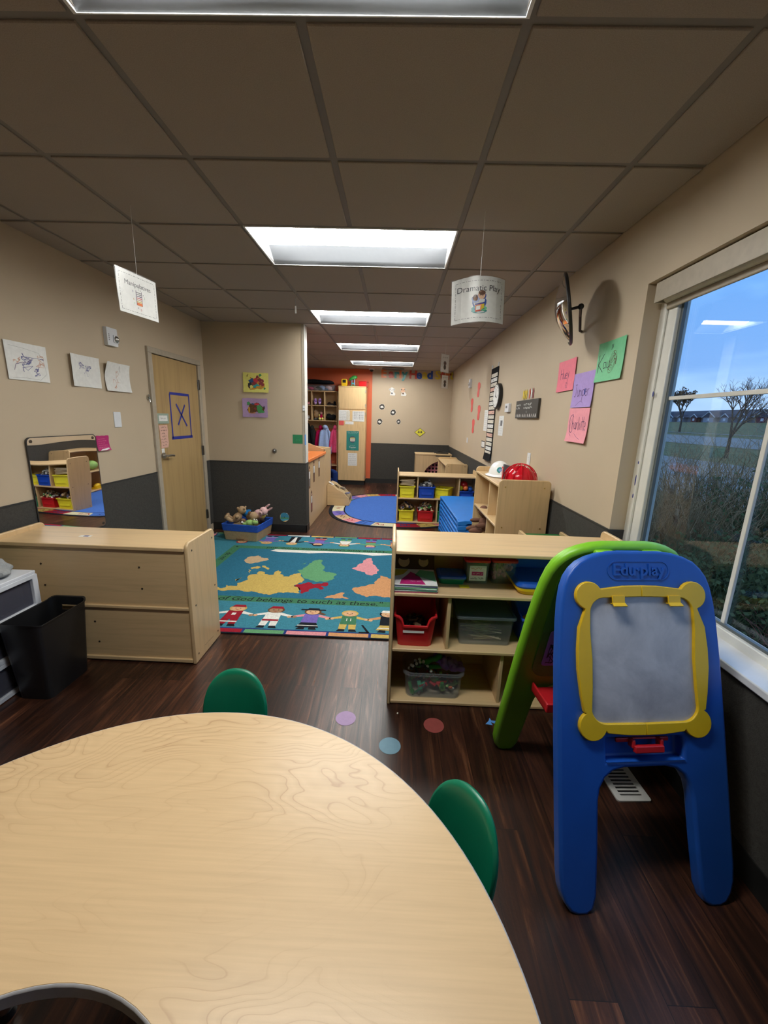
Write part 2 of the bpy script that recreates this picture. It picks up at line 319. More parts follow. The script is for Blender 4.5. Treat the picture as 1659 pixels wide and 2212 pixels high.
def strokes(mb, pts, w, m, plane, t):
    """a pen line as thin quads in a plane"""
    for (a, b), (c, d) in zip(pts, pts[1:]):
        L = math.hypot(c-a, d-b) or 1e-6; nx, ny = -(d-b)/L*w/2, (c-a)/L*w/2
        mb.flat([(a+nx, b+ny), (a-nx, b-ny), (c-nx, d-ny), (c+nx, d+ny)], t, m, plane)
    return mb
def scribble(mb, u0, v0, u1, v1, n, w, m, plane, t, rng):
    p = [(u0+(u1-u0)*rng.random(), v0+(v1-v0)*rng.random())]
    for i in range(n):
        p.append((min(u1, max(u0, p[-1][0]+(u1-u0)*rng.uniform(-.35, .35))), min(v1, max(v0, p[-1][1]+(v1-v0)*rng.uniform(-.35, .35)))))
    return strokes(mb, p, w, m, plane, t)
def wordline(mb, u0, u1, v, h, m, plane, t, rng, w=None):
    """a line of writing too small to read: little up-and-down strokes grouped like words"""
    u = u0; w = w or h*.16; s = 1 if u1 > u0 else -1
    while abs(u1-u) > h*.8:
        L = min(abs(u1-u), h*rng.uniform(1.5, 4)); p = []; k = max(3, int(L/(h*.3)))
        for i in range(k+1): p.append((u+s*L*i/k, v+h*rng.uniform(-.5, .5)))
        strokes(mb, p, w, m, plane, t); u += s*(L+h*.7)
    return mb
# ------------------------------------------------------------------ the room
rng = random.Random(5)
XL, XR, YP, YB, XP = -2.31, 1.224, 5.05, 9.38, -1.105
GX0, GY0, T = -.905, 1.3527, .61
struct(B(-3.3, 1.40, -2.0, 9.6, -.05, 0, 'floor_planks').build('floor', smooth=0))
# ceiling: tegular tiles that hang a little below the metal grid
lights = [(-1, 0), (2, 3), (5, 6), (8, 9), (11, 12)]
cm = MB(); gm = MB()
def cell(x0, x1, y0, y1):
    e = .014
    cm.box(x0+e, x1-e, y0+e, y1-e, H, H+.02, 'tile_ceiling')
for i in range(-4, 4):
    for j in range(-6, 14):
        x0, x1, y0, y1 = GX0+T*i, GX0+T*(i+1), GY0+T*j, GY0+T*(j+1)
        if i in (0, 1) and any(j == a for a, b in lights): continue
        x1 = min(x1, XR+.012); y1 = min(y1, YB+.012); y0 = max(y0, -1.82)
        if y1 <= y0+.03 or x1 <= x0+.03: continue
        if i == -4 and y1 < YP: continue
        if i == -3 and y1 < YP and x0 < XL-.014: x0 = XL-.012
        cell(x0, x1, y0, y1)
for i in range(-4, 5):
    x = GX0+T*i
    if x > XR: continue
    segs = [(-1.85, YB)]
    if i == 1:
        ys = [-1.85]+[v for a, b_ in lights for v in (GY0+T*a-.0, GY0+T*b_)]+[YB]; segs = list(zip(ys[::2], ys[1::2]))
    for a, b_ in segs: gm.box(x-.014, x+.014, a, b_, H+.006, H+.012, 'grid_metal')
for j in range(-5, 15):
    y = GY0+T*j
    if y > YB: continue
    gm.box(-3.3, XR, y-.014, y+.014, H+.0061, H+.0121, 'grid_metal')
cm.box(-3.35, 1.45, -2.0, 9.6, H+.14, H+.16, 'tile_ceiling')
struct(cm.build('ceiling', bevel=.003, seg=1))
struct(gm.build('trim_1', smooth=0))
def walls():
    bz = 'paint_beige'
    # left wall with the door in it, and the wall that steps into the room
    struct(MB().box(XL-.14, XL, -1.85, 3.93, 0, H+.14, bz).box(XL-.14, XL, 3.93, 4.92, 2.02, H+.14, bz).box(XL-.14, XL, 4.92, YP+.1, 0, H+.14, bz).box(XL-.16, XL-.10, 3.9, 4.95, 0, 2.1, bz).build('wall_left', smooth=0))
    struct(MB().box(XL, XP, YP, YP+.16, 0, H+.14, bz).build('wall_partition', smooth=0))
    struct(MB().box(-3.3, -3.2, YP, 9.5, 0, H+.14, bz).build('wall_far_left', smooth=0))
    struct(MB().box(-3.3, XL, YP+.0, YP+.16, 0, H+.14, bz).build('wall_recess', smooth=0))
    struct(MB().box(-.545, 1.4, YB, YB+.12, 0, H+.14, bz).build('wall_back', smooth=0))
    struct(MB().box(-3.3, -.545, YB-.004, YB+.12, 0, H+.14, 'paint_orange').build('wall_back_orange', smooth=0))
    struct(MB().box(-2.5, 1.4, -1.95, -1.85, 0, H+.14, bz).build('wall_front', smooth=0))
    w = MB(); w.box(XR, XR+.16, 2.25, YB, 0, H+.14, bz).box(XR, XR+.16, -.4, 2.25, 2.155, H+.14, bz).box(XR, XR+.16, -.4, 2.25, 0, .635, bz).box(XR, XR+.16, -1.9, -.4, 0, H+.14, bz)
    struct(w.build('wall_right', smooth=0))
walls()
t = .006; Z = .885
def wains(name, bx, by):
    mb = MB(); mb.box(bx[0], bx[1], by[0], by[1], .09, Z, 'wainscot_grey'); return mb
tr = []
def strip(n, x0, x1, y0, y1, z=Z):
    struct(MB().box(x0, x1, y0, y1, .09, z, 'wainscot_grey').build('trim_%d' % n, smooth=0))
    struct(MB().box(x0-.002, x1+.002, y0-.002, y1+.002, z, z+.009, 'trim_dark').build('trim_%d' % (n+20), smooth=0))
strip(2, XL, XL+t, -1.85, 3.895); strip(3, XL, XL+t, 4.955, YP); strip(4, XL, XP+t, YP-t, YP); strip(5, XP, XP+t, YP, YP+.16)
strip(6, -.545, XR, YB-t, YB, .905); strip(7, XR-t, XR, 2.25, YB, .89); strip(8, XR-t, XR+.12, 2.25-t, 2.25, .89)
struct(MB().box(XR-t, XR, -1.85, 2.25, .09, .632, 'wainscot_grey').build('trim_9', smooth=0))
struct(MB().box(XL, XP, YP-t-.0, YP, 0, .1, 'vinyl_black').box(XL, XP+.011, YP-.011, YP, 0, .1, 'vinyl_black').box(XP, XP+.011, YP-.011, YP+.16, 0, .1, 'vinyl_black').build('baseboard_partition', bevel=.002))
struct(MB().box(XL, XL+.011, -1.85, 3.895, 0, .1, 'vinyl_black').build('baseboard_left', smooth=0))
struct(MB().box(XR-.011, XR, -1.85, YB, 0, .1, 'vinyl_black').build('baseboard_right', smooth=0))
struct(MB().box(-3.2, XR, YB-.012, YB, 0, .1, 'vinyl_black').build('baseboard_back', smooth=0))
# metal corner guard on the wall end
struct(MB().box(XP-.028, XP+.003, YP-.003, YP, Z+.01, H, 'frame_beige').box(XP, XP+.003, YP-.003, YP+.16, Z+.01, H, 'vinyl_white').build('trim_40', smooth=0))

# ------------------------------------------------------------------ door
d = thing('door_1', 'maple door', 'door', (XL, 4.41, 0)); del d['label'], d['category']; d['kind'] = 'structure'
fr = MB()
for y0, y1 in ((-.515, -.452), (.452, .515)): fr.box(-.05, .022, y0, y1, 0, 1.998, 'frame_beige')
fr.box(-.05, .022, -.515, .515, 1.998, 2.05, 'frame_beige'); fr.box(-.048, -.03, -.451, .451, 0, 1.997, 'vinyl_black')
struct(fr.build('door_frame', d, bevel=.004))
struct(B(-.03, .004, -.446, .446, .012, 1.992, 'door_maple').build('door_panel', d, bevel=.002))
for z in (1.78, 1.03, .25):
    struct(MB().box(.0, .006, .435, .447, z-.055, z+.055, 'steel').cyl((.010, .450, z-.055), (.010, .450, z+.055), .007, .007, 'steel_dark', 10).box(.0, .026, .452, .462, z-.055, z+.055, 'steel_dark').build('door_hinge', d))
h = MB().cyl((.004, -.385, 1.04), (.020, -.385, 1.04), .034, .030, 'steel', 24).cyl((.02, -.385, 1.04), (.062, -.385, 1.04), .012, .012, 'steel', 14)
h.loft([[(.055+.009*cos(a), y, 1.04+.011*sin(a)-(.006 if y > -.3 else 0)) for a in [2*pi*i/10 for i in range(10)]] for y in (-.40, -.36, -.31, -.27)], 'steel')
struct(h.build('door_handle', d))
tag(MB().box(XL+.004, XL+.0046, 3.99, 3.995, 1, 1.001, 'paper_white').cyl((XL+.006, 4.03, 1.055), (XL+.0075, 4.03, 1.055), .030, .030, 'paper_white', 16).box(XL+.004, XL+.006, 4.005, 4.055, 1.06, 1.11, 'paper_white').build('handle_tag'), 'small white paper tag hung over the lever of the maple door', 'tag')
x = XL+.0055
tp = MB()
def tape(y0, z0, y1, z1, w=.020):
    L = math.hypot(y1-y0, z1-z0); nx, nz = -(z1-z0)/L*w/2, (y1-y0)/L*w/2
    tp.prism([(y0+nx, z0+nz), (y0-nx, z0-nz), (y1-nx, z1-nz), (y1+nx, z1+nz)], x, x+.0008, 'tape_blue', 'yz')
tape(4.235, 1.652, 4.630, 1.652, .026); tape(4.235, 1.65, 4.235, 1.20); tape(4.625, 1.65, 4.625, 1.20); tape(4.215, 1.203, 4.65, 1.203, .030); tape(4.345, 1.55, 4.545, 1.32, .022); tape(4.525, 1.545, 4.36, 1.335, .022)
tag(tp.build('tape_cross', smooth=0), 'blue masking tape rectangle with an X inside, stuck on the maple door', 'tape mark')
ds_ = MB().box(x, x+.004, 3.975, 4.175, 1.352, 1.45, 'paper_sage').box(x+.004, x+.0045, 4.0, 4.15, 1.375, 1.43, 'paper_white'); wordline(ds_, 4.025, 4.13, 1.402, .014, 'ink', 'yz', x+.0052, rng)
tag(ds_.build('door_sign', smooth=0), 'small sage green framed sign with white centre on the maple door', 'sign')
pn = MB()
prof = [(3.985, 1.335), (4.14, 1.338), (4.147, 1.28), (4.137, 1.22), (4.145, 1.16), (4.125, 1.115), (4.0, 1.115), (4.008, 1.17), (3.996, 1.22), (4.0, 1.28)]
pn.prism(prof, x, x+.002, 'paper_peach', 'yz')
for i in range(7): wordline(pn, 4.012+rng.uniform(0, .02), 4.125-rng.uniform(0, .03), 1.315-.029*i, .015, 'ink', 'yz', x+.0026, rng)
tag(pn.build('handwritten_note', smooth=0), 'narrow peach paper note with handwriting, under the sage sign on the door', 'note')
tag(MB().tube([(XL+.012, 3.862, 1.62), (XL+.02, 3.855, 1.60), (XL+.012, 3.868, 1.575), (XL+.02, 3.86, 1.55)], .006, 'steel', 8).box(XL, XL+.012, 3.845, 3.875, 1.575, 1.60, 'steel').build('door_latch_hook'), 'small metal hook latch screwed to the wall beside the door frame', 'hook')

# ------------------------------------------------------------------ window
w = bpy.data.objects.new('window_1', None); C.objects.link(w); w['kind'] = 'structure'
fm = MB(); x0, x1 = 1.315, 1.375
y0, y1, z0, z1 = -.4, 2.25, .655, 2.155
fm.box(x0, x1, y1-.115, y1, z0, z1, 'vinyl_white').box(x0, x1, y0, y0+.1, z0, z1, 'vinyl_white').box(x0, x1, y0+.1, y1-.115, z0, z0+.045, 'vinyl_white').box(x0, x1, y0+.1, y1-.115, z1-.07, z1, 'vinyl_white')
fm.box(x0-.012, x0, y1-.05, y1, z0, z1, 'vinyl_white')
fm.box(x0+.002, x1-.002, .38, .46, z0+.045, z1-.07, 'vinyl_white')
struct(fm.build('window_frame', w, bevel=.004))
gk = MB().box(x0+.018, x0+.034, y1-.132, y1-.115, z0, z1, 'grey_plastic').box(x0+.018, x0+.034, .46, y1-.12, z0+.045, z0+.056, 'grey_plastic')
struct(gk.build('window_gasket', w))
mu = MB().box(x0+.024, x0+.036, .46, y1-.12, 1.598, 1.616, 'vinyl_white').box(x0+.0245, x0+.0365, 1.525, 1.545, z0+.045, z1, 'vinyl_white').box(x0+.0245, x0+.0365, .9, .92, z0+.045, z1, 'vinyl_white')
struct(mu.build('window_muntin', w, bevel=.002))
struct(B(x0+.040, x0+.044, y0+.05, y1-.1, z0+.03, z1-.05, 'glass').build('window_pane', w, smooth=0))
struct(B(1.200, 1.33, -.4, 2.244, .632, .662, 'sill_white').build('window_sill', w, bevel=.005))
va = MB().box(1.245, 1.25, -.38, 2.215, 2.058, 2.148, 'frame_beige').box(1.25, 1.32, 2.205, 2.215, 2.058, 2.148, 'frame_beige').box(1.25, 1.32, -.38, 2.215, 2.14, 2.148, 'frame_beige')
wb = thing('roller_shade', 'beige roller shade cassette with rolled up blind at the top of the window', 'window shade', (0, 0, 0))
va.build('cassette', wb, bevel=.002)
MB().cyl((1.305, -.36, 2.085), (1.305, 2.2, 2.085), .028, .028, 'paper_cream', 20).build('rolled_fabric', wb)
MB().box(1.298, 1.312, -.36, 2.2, 2.028, 2.058, 'frame_beige').build('hem_bar', wb, bevel=.006, seg=3)
tag(MB().ball((1.302, 2.19, 1.63), (.002, .006, .014), 'ink_blue', 8, 6).build('ink_spot'), 'small dark blue ink spot on the white window frame', 'stain')

for z_, dz, lb in ((1.185, .030, 'dark vertical pen stroke low on the white window frame'), (1.10, .012, 'small dark pen dot below the stroke on the window frame'), (1.28, .008, 'tiny dark pen dot above the stroke on the window frame')):
    tag(MB().ball((1.302, 2.215, z_), (.002, .005, dz), 'ink_blue', 8, 6).build('ink_spot'), lb, 'stain')
# ------------------------------------------------------------------ ceiling lights
L0 = thing('ceiling_light', '', 'ceiling light', (GX0+T, GY0-T/2, H), 0, 'recessed ceiling lights')
hs = MB(); W2, D2 = .598, .290
hs.box(-W2-.01, W2+.01, -D2-.004, -D2, -.001, .10, 'metal_white').box(-W2-.01, W2+.01, D2, D2+.004, -.001, .10, 'metal_white').box(-W2-.01, -W2, -D2, D2, -.001, .10, 'metal_white').box(W2, W2+.01, -D2, D2, -.001, .10, 'metal_white')
hs.box(-W2, W2, -D2, D2, .098, .104, 'metal_white')
hs.build('housing', L0)
for s in (-1, 1):
    rr = []
    for k in range(7):
        a = k/6; yy = D2-(D2-.115)*a; zz = .002+.085*sin(a*pi/2)
        rr.append((s*yy, zz))
    wv = [(-W2, p, q) for p, q in rr]+[(W2, p, q) for p, q in rr]
    MB().add(wv, [(i, i+1, 7+i+1, 7+i) for i in range(6)], 'wing_grey').build('reflector_wing', L0, solid=.002)
lc = MB(); arc = [(.115*cos(pi+pi*i/12), .03+.056*sin(pi+pi*i/12)+.060) for i in range(13)]
lc.prism(arc, -W2+.012, W2-.012, 'lamp_glow', 'yz')
lc.build('lamp_cover', L0, smooth=50)
desc = ['recessed ceiling light nearest the camera, cut by the top edge', 'recessed ceiling light second from the front, between the two hanging signs', 'recessed ceiling light in the middle of the row of five', 'recessed ceiling light second from the back wall', 'recessed ceiling light closest to the back wall above the wall letters']
L0['label'] = desc[0]
for (a, b_), ds in zip(lights[1:], desc[1:]): dup(L0, (GX0+T, GY0+T*a+T/2, H), label=ds)
tag(MB().lathe if False else MB().cyl((-.09, 9.13, H-.012), (-.09, 9.13, H), .24, .24, 'black_plastic', 32).cyl((-.09, 9.13, H-.02), (-.09, 9.13, H-.012), .14, .2, 'black_plastic', 32).build('ceiling_vent'), 'round black ceiling vent behind the farthest light', 'vent')
sc = thing('security_camera', 'small white dome camera on the ceiling above the orange wall edge', 'camera', (-.56, 9.27, H))
MB().cyl((0, 0, -.02), (0, 0, 0), .06, .065, 'white_plastic', 20).build('base', sc); MB().ball((0, 0, -.025), .04, 'black_plastic').build('dome', sc)
hk = thing('ceiling_hook', 'string with a paper clip hanging from the ceiling grid over the rug', 'hook', (-.911, 3.854, H))
MB().tube([(0, 0, 0), (.008, 0, -.03), (-.004, 0, -.05), (.004, 0, -.11)], .0022, 'steel', 6).build('wire', hk); MB().box(-.006, .006, -.002, .002, -.16, -.10, 'paper_white').build('clip', hk)

# ------------------------------------------------------------------ world, outdoors
wd = bpy.data.worlds.new('dusk'); scene.world = wd; wd.use_nodes = True; nt = wd.node_tree; nt.nodes.clear()
o = nt.nodes.new('ShaderNodeOutputWorld'); bg = nt.nodes.new('ShaderNodeBackground'); nt.links.new(bg.outputs[0], o.inputs[0])
tc = nt.nodes.new('ShaderNodeTexCoord'); sp = nt.nodes.new('ShaderNodeSeparateXYZ'); nt.links.new(tc.outputs['Generated'], sp.inputs[0])
mp = nt.nodes.new('ShaderNodeMapping'); mp.inputs['Scale'].default_value = (1, 1, 3.5); nt.links.new(tc.outputs['Generated'], mp.inputs[0])
nz = N(nt, 'ShaderNodeTexNoise', i_Scale=2.2, i_Detail=5.0, i_Distortion=.5); nt.links.new(mp.outputs[0], nz.inputs['Vector'])
g = ramp(nt, sp.outputs['Z'], [(0, (.40, .57, .84, 1)), (.12, (.26, .48, .86, 1)), (.4, (.14, .41, .88, 1)), (1, (.30, .42, .62, 1))])
c2 = ramp(nt, nz.outputs['Fac'], [(.38, (.68, .74, .82, 1)), (.62, (1.22, 1.14, 1.04, 1))])
mm = nt.nodes.new('ShaderNodeMixRGB'); mm.blend_type = 'MULTIPLY'; mm.inputs[0].default_value = 1; nt.links.new(g, mm.inputs[1]); nt.links.new(c2, mm.inputs[2])
nt.links.new(mm.outputs[0], bg.inputs[0]); bg.inputs[1].default_value = .62

def terrain_z(x, y):
    r = max(0, x-3)
    return -.55+.0*r+(.088*max(0, r-8) if r < 40 else 2.82)
plain('lawn', (.15, .14, .05, 1), .95, .35, 2.5); plain('asphalt', (.26, .24, .22, 1), .8, .15, 2); plain('kerb', (.35, .36, .38, 1), .8, .1, 6); plain('leaf_litter', (.17, .11, .055, 1), .95, .5, 6)
plain('roof_shingle', (.04, .045, .07, 1), .8, .2, 8); plain('siding_pale', (.25, .27, .33, 1), .7, .05, 8); plain('siding_red', (.12, .03, .03, 1), .8, .1, 8); plain('fascia_white', (.6, .62, .68, 1), .5); plain('bark', (.08, .06, .045, 1), .9, .3, 20); plain('twig', (.38, .26, .14, 1), .9, .4, 9); plain('twig_red', (.26, .12, .09, 1), .9, .4, 9); plain('leaf_dry', (.10, .05, .015, 1), .9, .4, 9); plain('leaf_green', (.08, .11, .04, 1), .9, .4, 9)
def ground(name, kind, x0, x1, y0, y1, m, dz=0, nx=14, ny=10):
    vs = [(x0+(x1-x0)*i/nx, y0+(y1-y0)*j/ny, terrain_z(x0+(x1-x0)*i/nx, 0)+dz) for j in range(ny+1) for i in range(nx+1)]
    return struct(MB().add(vs, [(j*(nx+1)+i, j*(nx+1)+i+1, (j+1)*(nx+1)+i+1, (j+1)*(nx+1)+i) for j in range(ny) for i in range(nx)], m).build(name))
ground('ground_lawn', 0, 1.40, 90, -30, 130, 'lawn', 0, 90, 2)
def band(name, x0, x1, m, dz): return ground(name, 0, x0, x1, -30, 130, m, dz, 12, 2)
band('parking_lot', 8.5, 15.5, 'asphalt', .02); band('road', 21, 26, 'asphalt', .02); band('kerb', 28.0, 28.25, 'kerb', .03); band('leaf_bed', 1.42, 5.6, 'leaf_litter', .02)
for k in range(8):
    tag(MB().box(8.7, 13.0, 9+k*2.7, 9.1+k*2.7, terrain_z(9, 0)+.02, terrain_z(9, 0)+.16, 'kerb').build('parking_line') if False else MB().add([(9, 9+k*2.7, terrain_z(9, 0)+.045), (14, 9+k*2.7, terrain_z(14, 0)+.045), (14, 9.1+k*2.7, terrain_z(14, 0)+.045), (9, 9.1+k*2.7, terrain_z(9, 0)+.045)], [(0, 1, 2, 3)], 'kerb').build('parking_line', smooth=0), 'white painted parking line on the asphalt outside the window', 'road marking', 'parking lines')
# the long low building beyond the road
hb = thing('long_house', 'long low building with dark roofs and white trimmed gables beyond the road', 'building', (44, 66, 2.24), 0)
hb.scale = (.62, .62, .60); ln = 90
MB().box(0, 9, -ln, ln*.6, 0, 1.25, 'siding_pale').build('wall', hb, smooth=0)
MB().prism([(-1.0, 1.15), (9.8, 1.15), (4.4, 3.0)], -ln, ln*.6, 'roof_shingle', 'xz').build('roof', hb, smooth=0)
for k in range(30):
    yc = -80+k*4.6; s = 1.0 if k % 3 else 1.7
    gb = MB().add([(-1.25, yc-1.1*s, 1.1), (-1.25, yc+1.1*s, 1.1), (-1.25, yc, 1.1+.75*s), (3.4, yc-1.1*s, 1.1), (3.4, yc+1.1*s, 1.1), (3.4, yc, 1.1+.75*s)], [(0, 1, 2), (0, 2, 5, 3), (1, 4, 5, 2)], 'roof_shingle')
    gb.box(-1.15, 0, yc-.9*s, yc+.9*s, 0, 1.1, 'siding_pale' if k % 4 else 'siding_red')
    g_ = gb.build('gable', hb, smooth=0)
    tr_ = MB(); 
    for sg in (-1, 1): tr_.loft([[(-1.30, yc+sg*1.15*s, 1.05), (-1.30, yc+sg*1.15*s, 1.17), (-1.2, yc+sg*1.15*s, 1.17), (-1.2, yc+sg*1.15*s, 1.05)], [(-1.30, yc, 1.08+.75*s), (-1.30, yc, 1.22+.75*s), (-1.2, yc, 1.22+.75*s), (-1.2, yc, 1.08+.75*s)]], 'fascia_white')
    tr_.build('fascia', g_, smooth=0)
    MB().box(-1.2, -1.14, yc-.3, yc+.3, .35, .9, 'fascia_white').build('window_pane', g_, smooth=0)
def bare_tree(name, label, x, y, z, h, seed, spread=.55, leaves=0, r0=.06, col='bark', levels=6, group=None):
    rng = random.Random(seed); mb = MB(); lf = MB()
    def go(p, d, L, r, lv):
        q = p+d*L; mb.cyl(p, q, r, r*.72, col, 5 if lv < 3 else 4, False)
        if lv >= 3 and leaves and rng.random() < leaves:
            for _ in range(3):
                c = q+Vector((rng.uniform(-.1, .1), rng.uniform(-.1, .1), rng.uniform(-.1, .1)))*h*.3; s = h*.018
                a = Vector((rng.uniform(-1, 1), rng.uniform(-1, 1), rng.uniform(-1, 1))).normalized()*s; b2 = a.orthogonal()
                lf.add([tuple(c-a), tuple(c+b2), tuple(c+a), tuple(c-b2)], [(0, 1, 2, 3)], 'leaf_dry')
        if lv >= levels: return
        for k in range(3 if lv < 4 else 2):
            nd = (d+Vector((rng.uniform(-1, 1), rng.uniform(-1, 1), rng.uniform(-.35, .75)))*spread).normalized()
            go(q, nd, L*rng.uniform(.62, .86), r*.66, lv+1)
    go(Vector((0, 0, 0)), Vector((0, 0, 1)), h*.24, r0, 0)
    t = thing(name, label, 'tree', (x, y, z), 0, group)
    mb.build('trunk_and_branches', t, smooth=0)
    if lf.v: lf.build('leaves', t, smooth=0)
    return t
bare_tree('bare_tree', 'bare tree with a few brown leaves, seen just above the window bar at left', 28.5, 42.5, terrain_z(28, 0), 4.8, 3, .60, .45, .11)
bare_tree('bare_tree', 'leafless spreading tree crossing the window bar in front of the long building', 17.0, 21.5, terrain_z(17, 0), 4.5, 11, .70, 0, .09, levels=7)
def bush(name, label, x, y, z, r, h, n, seed, m, group=None):
    rng = random.Random(seed); mb = MB()
    for i in range(n):
        a = rng.uniform(0, 2*pi); rr = r*rng.random()**.5*.5; p = Vector((rr*cos(a), rr*sin(a), 0)); d = Vector((cos(a)*rng.uniform(.0, .4), sin(a)*rng.uniform(.0, .4), 1)).normalized(); L = h*rng.uniform(.14, .25)
        for k in range(4):
            d = (d+Vector((rng.uniform(-1, 1), rng.uniform(-1, 1), rng.uniform(-.3, .5)))*.36).normalized(); q = p+d*L
            w_ = .010*(1-k*.2); mb.cyl(p, q, w_, w_*.7, m, 3, False)
            if k > 0:
                e = (d+Vector((rng.uniform(-1, 1), rng.uniform(-1, 1), rng.uniform(-.6, .6)))*.9).normalized(); mb.cyl(q, q+e*L*.9, w_*.5, w_*.25, m, 3, False)
                if m == 'leaf_green':
                    for _ in range(5):
                        c = q+Vector([rng.uniform(-.12, .12) for _ in range(3)]); u = Vector([rng.uniform(-1, 1) for _ in range(3)]).normalized()*.022; v_ = u.orthogonal()
                        mb.add([tuple(c-u), tuple(c+v_*.6), tuple(c+u), tuple(c-v_*.6)], [(0, 1, 2, 3)], 'leaf_green')
            p = q
    return tag(mb.build(name, None, (x, y, z), smooth=0), label, 'bush', group)
bl = ['tangled brown shrub close outside the window beside the frame', 'bushy brown shrub outside, behind the lower window pane', 'dark evergreen shrub outside the lower window pane', 'reddish twiggy shrub outside near the window grille']
for i, (x, y, r, h, n, m) in enumerate([(3.1, 4.5, .9, 1.6, 420, 'twig'), (4.5, 5.6, 1.2, 2.0, 440, 'twig'), (4.6, 4.0, 1.0, 1.85, 420, 'leaf_green'), (5.2, 3.4, 1.2, 2.3, 420, 'twig'), (3.4, 2.7, .7, .85, 200, 'twig_red'), (3.0, 3.5, .7, 1.15, 220, 'leaf_green'), (6.6, 5.4, 1.4, 2.7, 420, 'twig')]):
    lb = ['tangled brown shrub close outside the window, nearest the frame', 'tall brown shrub outside the window, farthest from the glass on the left', 'dark evergreen shrub in the middle of the thicket outside the window', 'tall brown shrub at the right edge of the window view', 'low reddish twiggy shrub outside at the right, near the sill', 'low dark green shrub outside close to the window frame', 'tallest brown shrub at the back of the thicket outside'][i]
    bush('shrub', lb, x, y, -.57, r, h, n, 40+i, m, 'shrubs outside the window')
# ------------------------------------------------------------------ helpers for furniture
def cut(o, cutter):
    c = cutter.build('cutter', smooth=0); m = o.modifiers.new('cut', 'BOOLEAN'); m.object = c; m.solver = 'EXACT'
    # the cut goes first
    ms = list(o.modifiers)
    if len(ms) > 1: o.modifiers.move(len(ms)-1, 0)
    par = o.parent; c.parent = par
    others = [(q, q.show_viewport) for q in o.modifiers if q != m]
    for q, _ in others: q.show_viewport = False
    bpy.context.view_layer.update(); dg = bpy.context.evaluated_depsgraph_get()
    me = bpy.data.meshes.new_from_object(o.evaluated_get(dg), depsgraph=dg)
    o.modifiers.remove(m)
    for q, s_ in others: q.show_viewport = s_
    o.data = me; bpy.data.objects.remove(c)
    me.polygons.foreach_set('use_smooth', [True]*len(me.polygons)); me.set_sharp_from_angle(angle=radians(35)); return o
def rr3(w, d, r, z, n=4): return [(x, y, z(x, y) if callable(z) else z) for x, y in rrect(-w/2, w/2, -d/2, d/2, r, n)]
def tub(w, d, h, m, taper=.86, rim=.012, th=.003, r=.02, top=None, mb=None, lip=.012):
    mb = mb or MB(); zt = top or h
    zl = (lambda x, y: (zt(x, y) if callable(zt) else zt)-lip)
    mb.loft([rr3(w*taper, d*taper, r, 0), rr3(w-rim*2, d-rim*2, r, zl), rr3(w, d, r+rim*.5, zl), rr3(w, d, r+rim*.5, zt), rr3(w-rim*2-th*2, d-rim*2-th*2, r, zt), rr3(w*taper-th*2, d*taper-th*2, r, .004)], m)
    return mb
def screws(mb, pts, x, sgn, m='screw', r=.006):
    for y, z in pts: mb.cyl((x, y, z), (x+sgn*.0012, y, z), r, r, m, 10)
def storage(name, label, cat, loc, W, D, top, panel, boards, divs, group=None, rz=0, scr='screw', backs=True, mx='birch_x'):
    """open shelf unit: x 0..W, front at y 0, back at y D; boards = surface heights, divs = (x, z0, z1)"""
    t = thing(name, label, cat, loc, rz, group); th = .018
    prof = rrect(0, D, .0, panel, .035, 5, (0, 0, 1, 1))
    for x0 in (0, W-th):
        p = MB().prism(prof, x0, x0+th, 'birch_z', 'yz').build('side_panel', t, bevel=.005)
        s = MB(); xx = 0 if x0 == 0 else W
        screws(s, [(.05, top-.012), (D-.05, top-.012), (.05, .03), (D-.05, .03)]+[(.05, b_-.01) for b_ in boards if .1 < b_ < top-.1]+[(D-.05, b_-.01) for b_ in boards if .1 < b_ < top-.1], xx, -1 if x0 == 0 else 1, scr)
        s.build('screw', p)
    MB().box(th, W-th, 0, D, top-th, top, mx).build('top_board', t, bevel=.004)
    for b_ in boards: MB().box(th, W-th, .004, D-.004, b_-th, b_, mx).build('shelf_board', t, bevel=.004)
    for x, a, b_ in divs: MB().box(x-th/2, x+th/2, .02, D-.012, a, b_, 'birch_z').build('divider', t, bevel=.003)
    if backs: MB().box(th, W-th, D-.012, D-.004, .012, top-th, mx).build('back_panel', t, smooth=0)
    return t

# ------------------------------------------------------------------ near left: cabinet seen from behind
cab = thing('storage_cabinet', 'low birch storage cabinet seen from its closed back, left of the room', 'cabinet', (-2.262, 2.14, 0))
W, D = 1.122, .35
for x0 in (0, W-.02):
    p = MB().prism(rrect(0, D, 0, .757, .04, 6, (0, 0, 1, 1)), x0, x0+.02, 'birch_z', 'yz').build('side_panel', cab, bevel=.006, seg=3)
    s = MB(); xx = 0 if x0 == 0 else W
    screws(s, [(.05, .70), (D-.04, .70), (.04, .05), (D-.04, .05), (.05, .36), (D-.04, .38)], xx, 1 if x0 else -1)
    s.build('screw', p)
    if x0:
        mk = MB(); wordline(mk, .12, .24, .055, .010, 'screw', 'yz', W+.0008, rng); mk.build('maker_mark', p, smooth=0)
MB().box(.02, W-.02, -.002, D, .705, .727, 'birch_x').build('top_board', cab, bevel=.004)
MB().box(.02, W-.02, .0, D, .345, .363, 'birch_x').build('shelf_board', cab, bevel=.003)
MB().box(.02, W-.02, .0, D, .008, .030, 'birch_x').build('shelf_board', cab, bevel=.003)
for z0, z1, sc_ in ((.030, .345, [(.53, .25), (.54, .12)]), (.363, .705, [(.26, .60), (.265, .47), (.83, .60), (.835, .47)])):
    p = MB().box(.02, W-.02, .012, .020, z0, z1, 'birch_x').build('back_panel', cab, smooth=0)
    s = MB()
    for x, z in sc_: s.cyl((x, .012, z), (x, .0105, z), .006, .006, 'screw', 10)
    s.build('screw', p)
